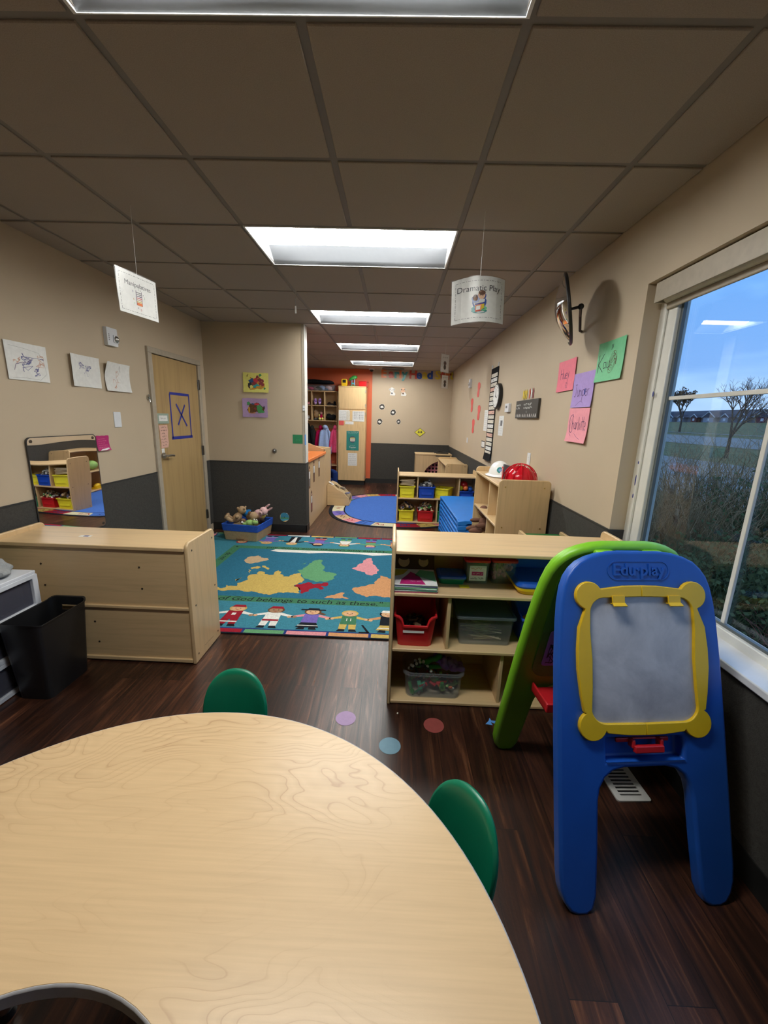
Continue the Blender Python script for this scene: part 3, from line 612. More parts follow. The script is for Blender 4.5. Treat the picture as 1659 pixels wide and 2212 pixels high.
st = MB().flat([(-1.87, 2.285), (-1.80, 2.285), (-1.80, 2.315), (-1.87, 2.315)], .7275, 'paper_white').flat([(-1.845, 2.290), (-1.815, 2.290), (-1.815, 2.31), (-1.845, 2.31)], .7279, 'ink_blue')
tag(st.build('sticker', smooth=0), 'small worn white and blue sticker on top of the left cabinet', 'sticker')
# mirror panel on the left wall
mi = thing('wall_mirror', 'frameless acrylic mirror with rounded corners screwed to the left wall', 'mirror', (XL+.008, 2.808, .93))
MB().prism(rrect(-.298, .298, -.36, .352, .03, 5), 0, .006, 'mirror_acrylic', 'yz').build('mirror_panel', mi, bevel=.001)
MB().ring(rrect(-.302, .302, -.364, .356, .033, 5), rrect(-.297, .297, -.359, .351, .03, 5), -.002, .0066, 'trim_dark', 'yz').build('edge', mi)
s = MB()
for y, z in ((-.27, .33), (.27, .33), (-.27, -.34), (.27, -.34)): s.cyl((.006, y, z), (.009, y, z), .010, .010, 'screw', 10)
s.build('screw', mi)

# white plastic drawers, cloth, bin
dr = thing('drawer_tower', 'white plastic three drawer tower with smoky see-through drawer fronts', 'drawer unit', (-1.945, 1.86, 0))
MB().box(-.345, 0, -.19, .19, .585, .603, 'white_plastic').box(-.345, -.33, -.185, .185, 0, .59, 'white_plastic').box(-.34, -.01, -.19, -.178, 0, .59, 'white_plastic').box(-.34, -.01, .178, .19, 0, .59, 'white_plastic').build('body', dr, bevel=.004)
for k in range(3):
    z0 = .004+.195*k; z1 = z0+.192
    f = MB().ring([(y, z) for y, z in rrect(-.19, .19, z0, z1, .008, 2)], [(y, z) for y, z in rrect(-.158, .158, z0+.022, z1-.022, .006, 2)], -.02, .006, 'white_plastic', 'yz').build('drawer_frame', dr, bevel=.002)
    MB().box(-.014, -.010, -.162, .162, z0+.018, z1-.018, 'smoke_plastic').build('drawer_front', f, smooth=0); B(-.32, -.04, -.155, .155, z0+.02, z1-.05, 'cloth_darkgrey').build('drawer_contents', f, bevel=.02)
cl = MB(); r2 = random.Random(3)
rings = []
for k in range(9):
    a = k/8; z = .604+.085*sin(min(1, a*1.1)*pi/2); s_ = cos(a*pi/2*.9)
    rings.append([(-2.10+(.115*s_*(1+.16*sin(5*q+k)+.1*r2.uniform(-1, 1)))*cos(q), 1.90+(.15*s_*(1+.15*sin(4*q+2*k)))*sin(q), z+.008*sin(3*q+k) if k else .6045) for q in [2*pi*i/28 for i in range(28)]])
cl.loft(rings, 'cloth_grey')
tag(cl.build('folded_cloth', smooth=60, sub=1), 'crumpled grey sweatshirt lying on the white drawer tower', 'clothing')
tag(MB().cyl((-2.24, 2.03, .604), (-2.24, 2.03, .70), .035, .030, 'green_dark', 16).cyl((-2.24, 2.03, .70), (-2.24, 2.03, .72), .015, .015, 'green_dark', 12).build('green_bottle'), 'dark green bottle on the drawer tower at the left edge', 'bottle')
wb = thing('waste_bin', 'black plastic rectangular waste bin with slot handle, beside the white drawers', 'bin', (-1.815, 1.925, 0))
bb = tub(.215, .345, .42, 'black_plastic', .80, .004, .003, .03, lambda x, y: .405+.03*abs(y/.17)**3, lip=.006)
o = bb.build('bin_body', wb); cut(o, MB().box(-.045, .045, .12, .22, .355, .385, 'black_plastic'))

# ------------------------------------------------------------------ horseshoe table and its chairs
tb = thing('horseshoe_table', 'maple laminate horseshoe activity table in the foreground', 'table', (-.465, .36, 0))
R = .728
outer = [(R*cos(a), R*sin(a)) for a in [pi*i/64 for i in range(65)]]
inner = [(-.025+.30*cos(a), -.20+.30*sin(a)) for a in [pi*i/32 for i in range(33)]]
poly = [(R, -.62)]+outer+[(-R, -.62)]+[(-.325, -.62)]+inner[::-1]+[(.275, -.62)]
def rim_poly(off): pass
MB().prism(poly, .5312, .5592, 'table_maple', 'xy').build('table_top', tb, bevel=.0012, seg=1)
R2 = R+.003
outer2 = [(R2*cos(a), R2*sin(a)) for a in [pi*i/64 for i in range(65)]]; inner2 = [(-.025+.297*cos(a), -.20+.297*sin(a)) for a in [pi*i/32 for i in range(33)]]
poly2 = [(R2, -.623)]+outer2+[(-R2, -.623)]+[(-.322, -.623)]+inner2[::-1]+[(.272, -.623)]
MB().prism(poly2, .5300, .5586, 'tmold', 'xy').build('edge_band', tb, bevel=.003, seg=2)
for x, y in ((-.52, -.45), (.52, -.45), (-.45, .32), (.45, .32)):
    lg = MB().cyl((x, y, .015), (x, y, .53), .016, .016, 'steel', 14).cyl((x, y, .25), (x, y, .53), .020, .020, 'black_plastic', 14).cyl((x, y, .0), (x, y, .02), .022, .018, 'black_plastic', 14).cyl((x, y, .515), (x, y, .53), .05, .05, 'steel', 16)
    lg.build('leg', tb)
def chair(label, loc, rz):
    t = thing('toddler_chair', label, 'chair', loc, rz, 'green chairs at the table')
    def sheet(outl, fn, th, m, name, bev):
        mb = MB(); n = len(outl); fr_ = []; c = [(0, 0)]
        rings = []
        for s_ in (0, .5, .8, .95, 1): rings.append([(u*s_, v*s_) for u, v in outl])
        F = [[fn(u, v, +th/2*(1 if s_i < 4 else .0)) for u, v in r] for s_i, r in enumerate(rings)]
        Bk = [[fn(u, v, -th/2*(1 if s_i < 4 else .0)) for u, v in r] for s_i, r in enumerate(rings)]
        mb.loft(F[1:] + Bk[1:-1][::-1], m); return mb.build(name, t, smooth=60, sub=1)
    back = []
    for i in range(40):
        a = 2*pi*i/40; u = .116*abs(cos(a))**.85*(1 if cos(a) > 0 else -1); v = .150*abs(sin(a))**.9*(1 if sin(a) > 0 else -1); back.append((u, v))
    # back leans away (+y); curved sideways
    sheet(back, lambda u, v, t_: (u, .02+(v+.15)*.16+1.6*(.0-u*u)+t_, .475+v*.985), .022, 'green_chair', 'backrest', .004)
    seat = rrect(-.14, .14, -.14, .13, .05, 6)
    sheet(seat, lambda u, v, t_: (u, v-.13, .300+t_+.25*u*u-.1*v*v), .02, 'green_chair', 'seat', .004)
    for sx in (-1, 1):
        MB().tube([(sx*.115, -.24, .29), (sx*.15, -.26, .01)], .010, 'steel', 10).cyl((sx*.15, -.26, 0), (sx*.15, -.26, .02), .014, .014, 'black_plastic', 10).build('leg', t)
        MB().tube([(sx*.075, .025, .42), (sx*.085, -.0, .30), (sx*.13, .04, .01)], .010, 'steel', 10).cyl((sx*.13, .04, 0), (sx*.13, .04, .02), .014, .014, 'black_plastic', 10).build('leg', t)
    return t
ch = chair('green chair tucked behind the far side of the horseshoe table', (-.512, 1.158, 0), radians(-4))
c2 = dup(ch, (.163, .757, 0), radians(-56), 'green chair at the right side of the horseshoe table, near the easel')

# ------------------------------------------------------------------ easel
plain('green_field', (.07, .30, .03, 1), .5)
ea = thing('play_easel', 'blue and lime green double sided plastic easel with yellow framed whiteboard', 'easel', (.848, .9815, 0), .1)
LEAN = .30
def frm(y0, s): # plane matrix: u right, v up the slope, t outwards
    le = LEAN if s > 0 else .25
    sl, cl_ = sin(le), cos(le)
    return Matrix(((1, 0, 0, 0), (0, s*sl, -s*cl_, y0), (0, cl_, sl, 0), (0, 0, 0, 1)))
half = [(.08, 1.116), (.125, 1.110), (.165, 1.098), (.198, 1.082), (.222, 1.060), (.241, 1.034), (.254, 1.000), (.264, .95), (.271, .88), (.278, .76), (.284, .52), (.287, .30), (.289, .12), (.286, .07), (.276, .035), (.258, .008), (.235, -.002), (.205, -.002), (.184, .012), (.172, .05), (.164, .18), (.158, .33), (.150, .370), (.132, .400), (.105, .420), (.07, .428)]
outl = half+[(-u, v) for u, v in half[::-1]]
def easel_panel(name, y0, s, m):
    mb = MB(); mb.T = frm(y0, s); mb.prism(outl, -.046, 0, m, 'xy'); o = mb.build(name, ea, bevel=.017, seg=4, smooth=50); return o
pb = easel_panel('front_panel', 0, 1, 'blue')
k = MB(); k.T = frm(0, 1); k.box(-.128, .132, .449, .522, -.036, .02, 'blue'); 
k2 = MB(); k2.T = frm(0, 1)
cut(pb, k)
lg = MB(); lg.T = frm(0, 1)
lg.box(-.13, .134, .449, .4505, -.038, .004, 'blue')
lo = rrect(-.107, .107, 1.021, 1.084, .031, 6); li = rrect(-.104, .104, 1.024, 1.081, .028, 6)
lg.ring(lo, li, -.001, .0022, 'blue', 'xy').prism(lo, -.0012, .0002, 'blue', 'xy'); lg2 = MB(); lg2.T = frm(0, 1); lg2.text('Edu·play', .054, 'blue', Matrix.Translation((0, 1.053, .0022)), ex=.0026, off=.0008)
lg.build('embossed_border', pb); lg2.build('embossed_lettering', pb)
def arc(cx, cy, r, a0, a1, n=10): return [(cx+r*cos(radians(a0+(a1-a0)*i/n)), cy+r*sin(radians(a0+(a1-a0)*i/n))) for i in range(n+1)]
hp = [(0, 1.004), (.06, 1.003), (.136, .994)]+arc(.178, .972, .045, 150, -72, 14)+[(.215, .87), (.2215, .80), (.222, .74), (.214, .66), (.205, .607)]+arc(.176, .565, .046, 60, -158, 14)+[(.128, .541), (.06, .534), (0, .533)]
ip = [(0, .968), (.05, .967), (.125, .965)]+arc(.128, .918, .047, 88, 0, 8)+[(.177, .86), (.172, .77), (.174, .68), (.178, .62)]+arc(.130, .620, .049, 0, -90, 8)[1:]+[(.06, .570), (0, .569)]
yf = MB(); yf.T = frm(0, 1)
yf.prism(hp+ip[::-1], -.002, .013, 'yellow', 'xy'); yf.prism([(-u, v) for u, v in hp+ip[::-1]], -.002, .013, 'yellow', 'xy')
yfo = yf.build('yellow_frame', ea, bevel=.003, seg=2)
ub = MB(); ub.T = frm(0, 1); ub.prism(ip+[(-u, v) for u, v in ip[::-1]], .001, .0035, 'dry_erase', 'xy'); ub.build('whiteboard', ea, smooth=0)
for u0 in (-.103, .088):
    cp = MB(); cp.T = frm(0, 1); cp.box(u0, u0+.042, .945, .972, .013, .018, 'yellow').box(u0, u0+.042, .945, .948, .004, .018, 'yellow'); cp.add([(u0, .948, .013), (u0+.042, .948, .013), (u0+.044, .938, .026), (u0-.002, .938, .026), (u0, .951, .017), (u0+.042, .951, .017), (u0+.044, .941, .029), (u0-.002, .941, .029)], [(0, 1, 2, 3), (7, 6, 5, 4), (0, 3, 7, 4), (1, 5, 6, 2), (3, 2, 6, 7), (0, 4, 5, 1)], 'yellow')
    cp.build('paper_clip', yfo, bevel=.001)
lt = MB(); lt.T = frm(0, 1)
lt.box(-.088, -.035, .502, .516, -.02, -.012, 'red').box(.052, .092, .502, .516, -.02, -.012, 'red').box(-.045, -.033, .49, .516, -.02, .006, 'red').box(.050, .062, .49, .516, -.02, .006, 'red').box(-.040, .058, .478, .500, -.004, .014, 'red').box(-.033, .050, .509, .516, -.02, -.012, 'red')
lt.build('red_latch', ea, bevel=.005, seg=3)
pg = easel_panel('back_panel', .695, -1, 'green_lime')
hg = MB()
yt = 1.105*sin(LEAN); zt = 1.10*cos(LEAN)
for u in (-.085, .085): hg.box(u-.035, u+.035, .335, .405, zt-.05, zt+.004, 'green_lime')
hg.cyl((-.05, .378, zt-.01), (.05, .378, zt-.01), .012, .012, 'blue', 12)
hg.build('hinge', ea, bevel=.012, seg=3)
# inside of the green half: a recessed field, a red tray
gi = MB(); gi.T = frm(.695, -1)
gi.prism(rrect(-.215, .215, .49, 1.02, .06, 6), -.050, -.0465, 'green_field', 'xy')
gi.build('chalkboard', ea, smooth=0)
rt = MB(); rt.box(-.20, .20, .40, .53, .395, .412, 'red').box(-.20, .20, .395, .405, .395, .435, 'red').box(-.20, -.19, .40, .53, .395, .435, 'red').box(.19, .20, .40, .53, .395, .435, 'red').build('red_tray', ea, bevel=.006, seg=3)
dw = MB(); dw.T = frm(.695, -1); q = random.Random(9)
dw.prism(rrect(-.185, -.03, .555, .74, .015, 3), -.0530, -.0516, 'paper_purple', 'xy'); dw.prism(rrect(-.17, -.03, .79, .92, .015, 3), -.0530, -.0516, 'paper_purple', 'xy')
scribble(dw, -.17, .57, -.05, .72, 26, .003, 'ink', 'xy', -.0536, q)
t_ = thing('scribbled_paper', 'purple paper with black scribbles fixed inside the green half of the easel', 'drawing', (.848, .9815, 0), .1)
dw.build('paper_sheet', t_, smooth=0)
vt = thing('floor_vent', 'white metal floor vent grille under the easel', 'vent', (1.005, 1.51, 0), .05)
MB().ring(rrect(-.07, .07, -.15, .15, .01, 3), rrect(-.045, .045, -.125, .125, .004, 3), 0, .006, 'vinyl_white', 'xy').box(-.045, .045, -.125, .125, .0, .001, 'black_plastic').build('frame', vt)
s = MB()
for i in range(14): s.box(-.045, .045, -.118+i*.0175, -.110+i*.0175, .001, .005, 'vinyl_white')
s.build('grille', vt, smooth=0)

# ------------------------------------------------------------------ near right shelf and its contents
sh = storage('bookcase', 'low birch toy shelf with three levels standing behind the easel', 'shelf', (.005, 1.87, 0), 1.192, .38, .850, .893, [.022, .325, .630], [(.297, .325, .612), (.585, .022, .307)])
SY = 1.87
def put(o, x, y, z, rz=0): o.location = (x, y, z); o.rotation_euler = (0, 0, rz); return o
def lidded(name, label, cat, loc, w, d, h, mbody, mlid, rz=0, group=None, lidh=.014):
    t = thing(name, label, cat, loc, rz, group)
    tub(w*.96, d*.96, h-lidh*.6, mbody, .88, .004, .0025, .015, mb=None).build('container', t)
    MB().loft([rr3(w, d, .018, h-lidh), rr3(w, d, .018, h-.003), rr3(w-.01, d-.01, .016, h), rr3(w-.03, d-.03, .012, h), rr3(w-.036, d-.036, .012, h-.003)], mlid).build('lid', t)
    return t
# books
bk = [('paper_white', 'paper_magenta'), ('paper_white', 'paper_teal'), ('paper_cream', 'paper_green'), ('paper_white', 'ink_blue')]
z = .6305
for i, (a, b_) in enumerate(bk):
    t = thing('picture_book', ['lowest thin picture book of the pile on the top shelf', 'thin picture book second from the bottom of the pile', 'thin picture book second from the top of the pile', 'white picture book with magenta and green cover, top of the pile'][i], 'book', (.128, SY+.125, z), [.02, -.03, .03, 0][i], 'picture books on the toy shelf')
    MB().box(-.108, .108, -.11, .11, 0, .0018, b_).box(-.108, .108, -.11, .11, .0082, .010, 'paper_white').box(-.108, -.106, -.11, .11, 0, .010, b_).build('cover', t, smooth=0)
    MB().box(-.105, .105, -.107, .107, .0018, .0082, 'paper_cream').build('pages', t, smooth=0); z += .0102
    if i == 3:
        c = MB().flat([(-.08, -.10), (.05, -.10), (.02, .02), (-.02, .07), (-.04, .02), (-.07, -.04)], .0103, 'paper_magenta').flat([(.0, .02), (.105, -.06), (.105, .08), (.03, .10)], .0103, 'paper_green').flat([(-.105, .0), (-.06, .03), (-.03, .1), (-.105, .1)], .0103, 'letter_yellow')
        c.text('Merrick', .024, 'paper_white', FU(.02, -.055, .0108)) if False else wordline(c, -.03, .03, -.06, .012, 'paper_white', 'xy', .0107, rng); c.build('cover_print', t, smooth=0)
t = thing('picture_book', 'open looking picture book with brown drawn faces leaning behind the pile', 'book', (.125, SY+.31, .631), 0, 'picture books on the toy shelf')
b_ = MB(); b_.T = Matrix.Rotation(radians(-30), 4, 'X'); b_.box(-.11, .12, -.02, .0, 0, .10, 'paper_cream'); b_.box(-.112, .122, -.022, -.02, 0, .10, 'hair_brown')
for cx, rr_ in ((-.05, .032), (.06, .028)): b_.prism(circ(cx, .05, rr_, 16), -.0228, -.0222, 'skin_light', 'xz'); b_.prism(circ(cx, .07, rr_*.8, 12, rr_*.4), -.0236, -.0230, 'hair_brown', 'xz')
b_.build('cover', t, smooth=0)
lidded('food_container', 'small green container with a blue lid between the books and the red lids', 'container', (.325, SY+.2, .6305), .15, .13, .045, 'green_bin', 'blue')
tag(MB().box(.36, .41, SY+.10, SY+.13, .6305, .634, 'yellow_bin').build('puzzle_piece'), 'small yellow piece lying beside the blue lidded container', 'toy')
r1 = lidded('red_lid_container', 'clear container with a red lid and a white printed label', 'container', (.458, SY+.225, .6305), .135, .15, .135, 'clear_plastic', 'red', 0, 'red lidded containers')
MB().box(-.042, .045, -.067, -.0655, .018, .10, 'paper_white').box(-.03, .03, -.068, -.067, .048, .068, 'paper_magenta').build('label_card', r1, smooth=0)
q = MB(); wordline(q, -.035, .035, .085, .014, 'ink_orange', 'xz', -.0684, rng); wordline(q, -.025, .025, .058, .008, 'paper_white', 'xz', -.0686, rng); wordline(q, -.035, .04, .032, .012, 'ink', 'xz', -.0684, rng); q.build('print', r1, smooth=0)
B(-.052, .052, -.055, .055, .006, .10, 'green_dark').build('contents', r1, bevel=.01)
r2_ = lidded('red_lid_container', 'clear container with a red lid full of pink play pieces', 'container', (.60, SY+.235, .6305), .14, .15, .135, 'clear_plastic', 'red', 0, 'red lidded containers')
pk = MB(); q = random.Random(2)
for i in range(40): pk.ball((q.uniform(-.045, .045), q.uniform(-.05, .05), .015+q.uniform(0, .09)), q.uniform(.008, .014), 'pink_toy', 7, 5)
o = pk.build('contents', r2_)
bx_ = thing('flat_storage_box', 'flat yellow box with blue lid on the upper shelf, half behind the easel', 'box', (.80, SY+.16, .6305))
tub(.33, .26, .035, 'yellow', .9, .004, .003, .04).build('box_base', bx_); MB().loft([rr3(.33, .26, .04, .036), rr3(.335, .265, .04, .045), rr3(.30, .24, .035, .058), rr3(.28, .22, .03, .058)], 'blue').build('lid', bx_)
MB().box(-.17, .16, .135, .15, .0, .13, 'blue').build('standing_tray', bx_, bevel=.01)
lidded('red_lid_container', 'container with a red lid at the back, glimpsed beside the green easel side', 'container', (.98, SY+.25, .6305), .14, .15, .14, 'clear_plastic', 'red', 0, 'red lidded containers')
# scoop bins
def scoop(name, label, loc, w, d, hb, hf, m, rz=0):
    t = thing(name, label, 'bin', loc, rz)
    f = lambda x, y: hb if y > -.02 else (hf+(.045 if abs(x) > w*.36 else 0)) if y < -d*.38 else hf+.045+(hb-hf-.045)*max(0, (y+d*.38)/(d*.38-.02))**1.5
    tp_ = [(-w/2, -d/2)]
    def rr_(W_, D_, z, n=10):
        p = []
        fr_ = [(-.5, .06), (-.40, 0), (-.33, 0), (-.28, 0), (.28, 0), (.33, 0), (.40, 0), (.5, .06), (.5, .3), (.5, .5), (.5, .75), (.5, 1), (.25, 1), (0, 1), (-.25, 1), (-.5, 1), (-.5, .75), (-.5, .5), (-.5, .3)]
        for a, b2 in fr_: p.append((a*W_, (b2-.5)*D_, z(a, b2) if callable(z) else z))
        return p
    zf = lambda a, b2: (hf if abs(a) < .3 else hf+.035 if abs(a) < .36 else hf+.05) if b2 < .05 else (hf+.05 if b2 < .2 else hf+.055 if b2 < .35 else hf+.07 if b2 < .6 else hb)
    z1 = lambda a, b2: zf(a, b2)-.012
    MB().loft([rr_(w*.80, d*.82, 0), rr_(w*.96, d*.96, z1), rr_(w*1.02, d*1.02, z1), rr_(w*1.02, d*1.02, zf), rr_(w*.93, d*.94, zf), rr_(w*.77, d*.79, .005)], m).build('bin_body', t, smooth=40, bevel=.002)
    return t
rb = scoop('toy_bin', 'red scoop front bin of dark pieces on the middle shelf', (.137, SY+.135, .3255), .215, .24, .235, .125, 'red_bin')
MB().box(-.062, .045, -.1145, -.1125, .082, .094, 'paper_white').build('label_strip', rb, smooth=0)
def heap(name, label, cat, loc, w, d, h, n, mats, seed, size=.018, kind='stuff', sh_=0):
    mb = MB(); q = random.Random(seed)
    for i in range(n):
        a = q.random(); x, y = q.uniform(-.5, .5), q.uniform(-.5, .5); z = h*(1-(abs(x)*2)**2*.6-(abs(y)*2)**2*.4)*q.uniform(.5, 1)
        m = q.choice(mats); c = (x*w, y*d, max(size*.5, z)); s_ = size*q.uniform(.6, 1.3)
        mb.T = Matrix.Translation(c) @ Matrix.Rotation(q.uniform(0, 6), 4, Vector((q.uniform(-1, 1), q.uniform(-1, 1), q.uniform(-1, 1))).normalized())
        k = q.random()
        if k < .35: mb.ball((0, 0, 0), (s_, s_*.8, s_*.7), m, 8, 5)
        elif k < .7: mb.box(-s_, s_, -s_*.6, s_*.6, -s_*.4, s_*.4, m)
        else: mb.cyl((-s_*1.4, 0, 0), (s_*1.4, 0, 0), s_*.4, s_*.35, m, 8)
    mb.T = Matrix.Identity(4)
    return tag(mb.build(name, None, loc, bevel=.001 if size > .015 else 0, seg=1), label, cat, None, kind)
heap('play_pieces', 'dark brown play pieces heaped in the red scoop bin', 'toys', (.137, SY+.135, .335), .15, .17, .11, 130, ['black_toy', 'hair_brown', 'plush_brown'], 4, .014)
cb = lidded('craft_box', 'clear box with a grey lid, holding wooden craft sticks', 'container', (.505, SY+.19, .3255), .31, .27, .165, 'clear_plastic', 'grey_plastic', 0)
q = random.Random(12)
for i in range(16):
    a = q.uniform(-.5, .5) if i > 6 else q.uniform(-.1, .1); p = MB(); L = .07
    p.prism(rrect(-L, L, -.005, .005, .0045, 3), 0, .002, 'paper_wood', 'xy')
    o = p.build('craft_stick', None, (.50+q.uniform(-.05, .06), SY+.14+q.uniform(-.04, .08), .332+.0042*i), (q.uniform(-.03, .03), q.uniform(-.12, .12), a), smooth=0)
    tag(o, 'pale wooden craft stick inside the clear grey lidded box', 'craft stick', 'craft sticks in the clear box')
ub_ = scoop('toy_bin', 'deep blue scoop bin on the middle shelf beside the craft sticks', (.80, SY+.16, .3255), .24, .26, .20, .12, 'blue_bin')
tag(MB().ball((.725, SY+.12, .44), (.022, .018, .03), 'orange_toy').ball((.73, SY+.115, .475), .016, 'orange_toy').ball((.71, SY+.12, .46), (.01, .01, .02), 'orange_toy').build('toy_figure', remesh=.004), 'orange toy figure sticking up inside the blue scoop bin', 'toy')
heap('play_pieces', 'small orange and brown play pieces in the blue scoop bin', 'toys', (.80, SY+.16, .33), .16, .18, .10, 60, ['orange_toy', 'tan_toy', 'plush_brown'], 8, .016)
# clear open tub on the bottom shelf
ct = thing('clear_tub', 'clear open tub of toy vegetables on the bottom shelf', 'container', (.25, SY+.125, .0225))
tub(.33, .20, .145, 'clear_plastic', .88, .010, .003, .04).build('tub_body', ct)
heap('toy_food', 'green and red toy food pieces in the bottom of the clear tub', 'toys', (.25, SY+.125, .028), .25, .14, .075, 46, ['green_toy', 'green_bin', 'orange_toy', 'red', 'grey_plastic', 'paper_white', 'plush_green'], 6, .020)
gp = MB(); q = random.Random(1)
for i in range(34):
    a = i/34; gp.ball((.30+.13*a*.9-.02+q.uniform(-.022, .022), SY+.11+q.uniform(-.03, .03), .205-.05*a+q.uniform(-.02, .02)), .0165, 'purple', 9, 6)
tag(gp.build('toy_grapes', remesh=.004), 'purple toy bunch of grapes on top of the clear tub', 'toy')
bn = MB()
for i in range(6): bn.ball((.17+.022*i, SY+.10+.008*(i % 2), .175+.010*i), (.020, .018, .016), 'green_toy', 9, 6)
bn.cyl((.22, SY+.11, .16), (.31, SY+.09, .175), .016, .008, 'green_toy', 8)
tag(bn.build('toy_peas', remesh=.004), 'green toy pea pod lying across the clear tub', 'toy')
be = MB(); p0 = None
for i in range(34):
    x = .12+.11*(i/33); be.ball((x+.006*sin(i), SY+.085+.02*sin(i*.9), .155+.045*sin(i/33*pi)+.008*cos(i*2.1)), .0085, 'black_toy' if i % 3 else 'paper_white', 7, 5)
tag(be.build('bead_string'), 'string of black and white beads heaped on the left of the clear tub', 'beads')
# floor dots
for nm, x, y, m, lb in (('floor_dot', -.197, 1.751, 'dot_purple', 'pale purple round spot sticker on the floor'), ('floor_dot', .241, 1.731, 'dot_red', 'dull red round spot sticker on the floor'), ('floor_dot', .026, 1.589, 'dot_blue', 'pale blue round spot sticker on the floor')):
    tag(MB().flat(circ(x, y, .05, 40), .0012, m).build(nm, smooth=0), lb, 'floor sticker', 'round spots on the floor')
tag(MB().flat([(.50, 1.755), (.535, 1.75), (.53, 1.77), (.55, 1.76), (.56, 1.78), (.535, 1.782), (.53, 1.80), (.522, 1.78)], .0012, 'tape_light').build('tape_scrap', smooth=0), 'scrap of torn light blue tape on the floor by the green easel foot', 'tape')
tag(MB().flat([(.058, 1.80), (.063, 1.797), (.067, 1.806), (.061, 1.812)], .0015, 'paper_cream').build('crumb', smooth=0), 'tiny pale crumb on the floor in front of the toy shelf', 'crumb')
# ------------------------------------------------------------------ world map rug
POLY = {
'white':[(-1.329,4.243),(-1.287,4.301),(-1.127,4.30),(-0.86,4.300),(-0.598,4.3),(-0.335,4.300),(-0.023,4.3),(.25,4.3),(.22,4.26),(0.003,4.25),(-0.201,4.207),(-0.345,4.242),(-0.526,4.248),(-0.718,4.238),(-0.893,4.206),(-1.049,4.215),(-1.231,4.218)],
'tan':[(-1.504,3.937),(-1.5,4.01),(-1.468,4.043),(-1.432,4.048),(-1.404,4.077),(-1.36,4.019),(-1.273,4.018),(-1.261,3.957),(-1.303,3.917),(-1.336,3.872),(-1.385,3.839),(-1.446,3.843),(-1.481,3.88)],
'yellow':[(-1.72,3.26),(-1.58,3.235),(-1.45,3.215),(-1.413,3.241),(-1.423,3.29),(-1.403,3.267),(-1.326,3.279),(-1.348,3.337),(-1.311,3.38),(-1.285,3.423),(-1.314,3.49),(-1.286,3.551),(-1.238,3.556),(-1.256,3.628),(-1.223,3.632),(-1.183,3.576),(-1.131,3.552),(-1.093,3.571),(-1.078,3.678),(-1.041,3.591),(-0.993,3.531),(-0.938,3.529),(-0.912,3.604),(-0.867,3.624),(-0.834,3.554),(-0.78,3.46),(-0.789,3.405),(-0.817,3.389),(-0.846,3.334),(-0.777,3.216),(-0.759,3.182),(-0.798,3.178),(-0.85,3.185),(-0.895,3.169),(-0.937,3.177),(-0.969,3.15),(-1.011,3.123),(-1.052,3.131),(-1.135,3.17),(-1.202,3.164),(-1.259,3.182),(-1.341,3.186),(-1.45,3.18),(-1.6,3.19)],
'yellow2':[(-1.364,3.71),(-1.313,3.764),(-1.269,3.737),(-1.281,3.703),(-1.342,3.681)],'yellow3':[(-1.273,3.785),(-1.207,3.743),(-1.182,3.682),(-1.23,3.725)],
'yellow4':[(-1.37,3.678),(-1.337,3.651),(-1.322,3.576),(-1.343,3.604)],'yellow5':[(-1.398,3.412),(-1.356,3.472),(-1.382,3.427),(-1.378,3.373)],
'grass':[(-0.901,3.697),(-0.86,3.717),(-0.843,3.798),(-0.829,3.9),(-0.796,3.974),(-0.75,4.022),(-0.701,3.991),(-0.671,3.85),(-0.66,3.722),(-0.624,3.679),(-0.555,3.671),(-0.507,3.616),(-0.511,3.529),(-0.556,3.469),(-0.605,3.442),(-0.667,3.431),(-0.728,3.466),(-0.789,3.501),(-0.847,3.611)],
'grass2':[(-0.905,3.865),(-0.863,3.921),(-0.87,3.869)],
'red':[(-0.848,3.321),(-0.791,3.365),(-0.755,3.395),(-0.74,3.423),(-0.705,3.406),(-0.678,3.376),(-0.618,3.395),(-0.581,3.426),(-0.553,3.415),(-0.558,3.349),(-0.609,3.344),(-0.573,3.285),(-0.604,3.262),(-0.653,3.302),(-0.688,3.273),(-0.688,3.224),(-0.736,3.168),(-0.757,3.194),(-0.788,3.264)],
'pink':[(-0.382,3.799),(-0.339,3.903),(-0.285,3.977),(-0.258,4.106),(-0.215,4.13),(-0.192,4.041),(-0.18,3.937),(-0.133,3.826),(-0.113,3.764),(-0.126,3.686),(-0.169,3.636),(-0.203,3.648),(-0.253,3.718),(-0.325,3.751)],
'orange':[(-0.326,3.321),(-0.267,3.352),(-0.217,3.382),(-0.178,3.426),(-0.137,3.443),(-0.12,3.541),(-0.089,3.586),(-0.102,3.643),(-0.057,3.619),(-0.012,3.58),(0.054,3.53),(.2,3.52),(.30,3.35),(.28,3.18),(0.054,3.177),(-0.005,3.171),(-0.074,3.176),(-0.143,3.181),(-0.191,3.154),(-0.233,3.185),(-0.275,3.216),(-0.31,3.261)],
'orange2':[(-0.541,3.109),(-0.514,3.147),(-0.46,3.175),(-0.407,3.227),(-0.381,3.218),(-0.387,3.147),(-0.334,3.118),(-0.351,3.104),(-0.429,3.108),(-0.478,3.110)]}
X0, X1, Y0, Y1 = -2.22, .77, 2.50, 4.885
rug = MB(); rug.box(X0, X1, Y0, Y1, 0, .008, 'rug_black'); z = .0084
rug.flat([(X0+.012, Y0+.012), (X1-.012, Y0+.012), (X1-.012, Y1-.012), (X0+.012, Y1-.012)], z, 'rug_navy'); z += .0003
cols = ['rug_red', 'rug_grass', 'rug_pink', 'rug_orange', 'rug_yellow']
x = -1.29-.293*4; i = 1
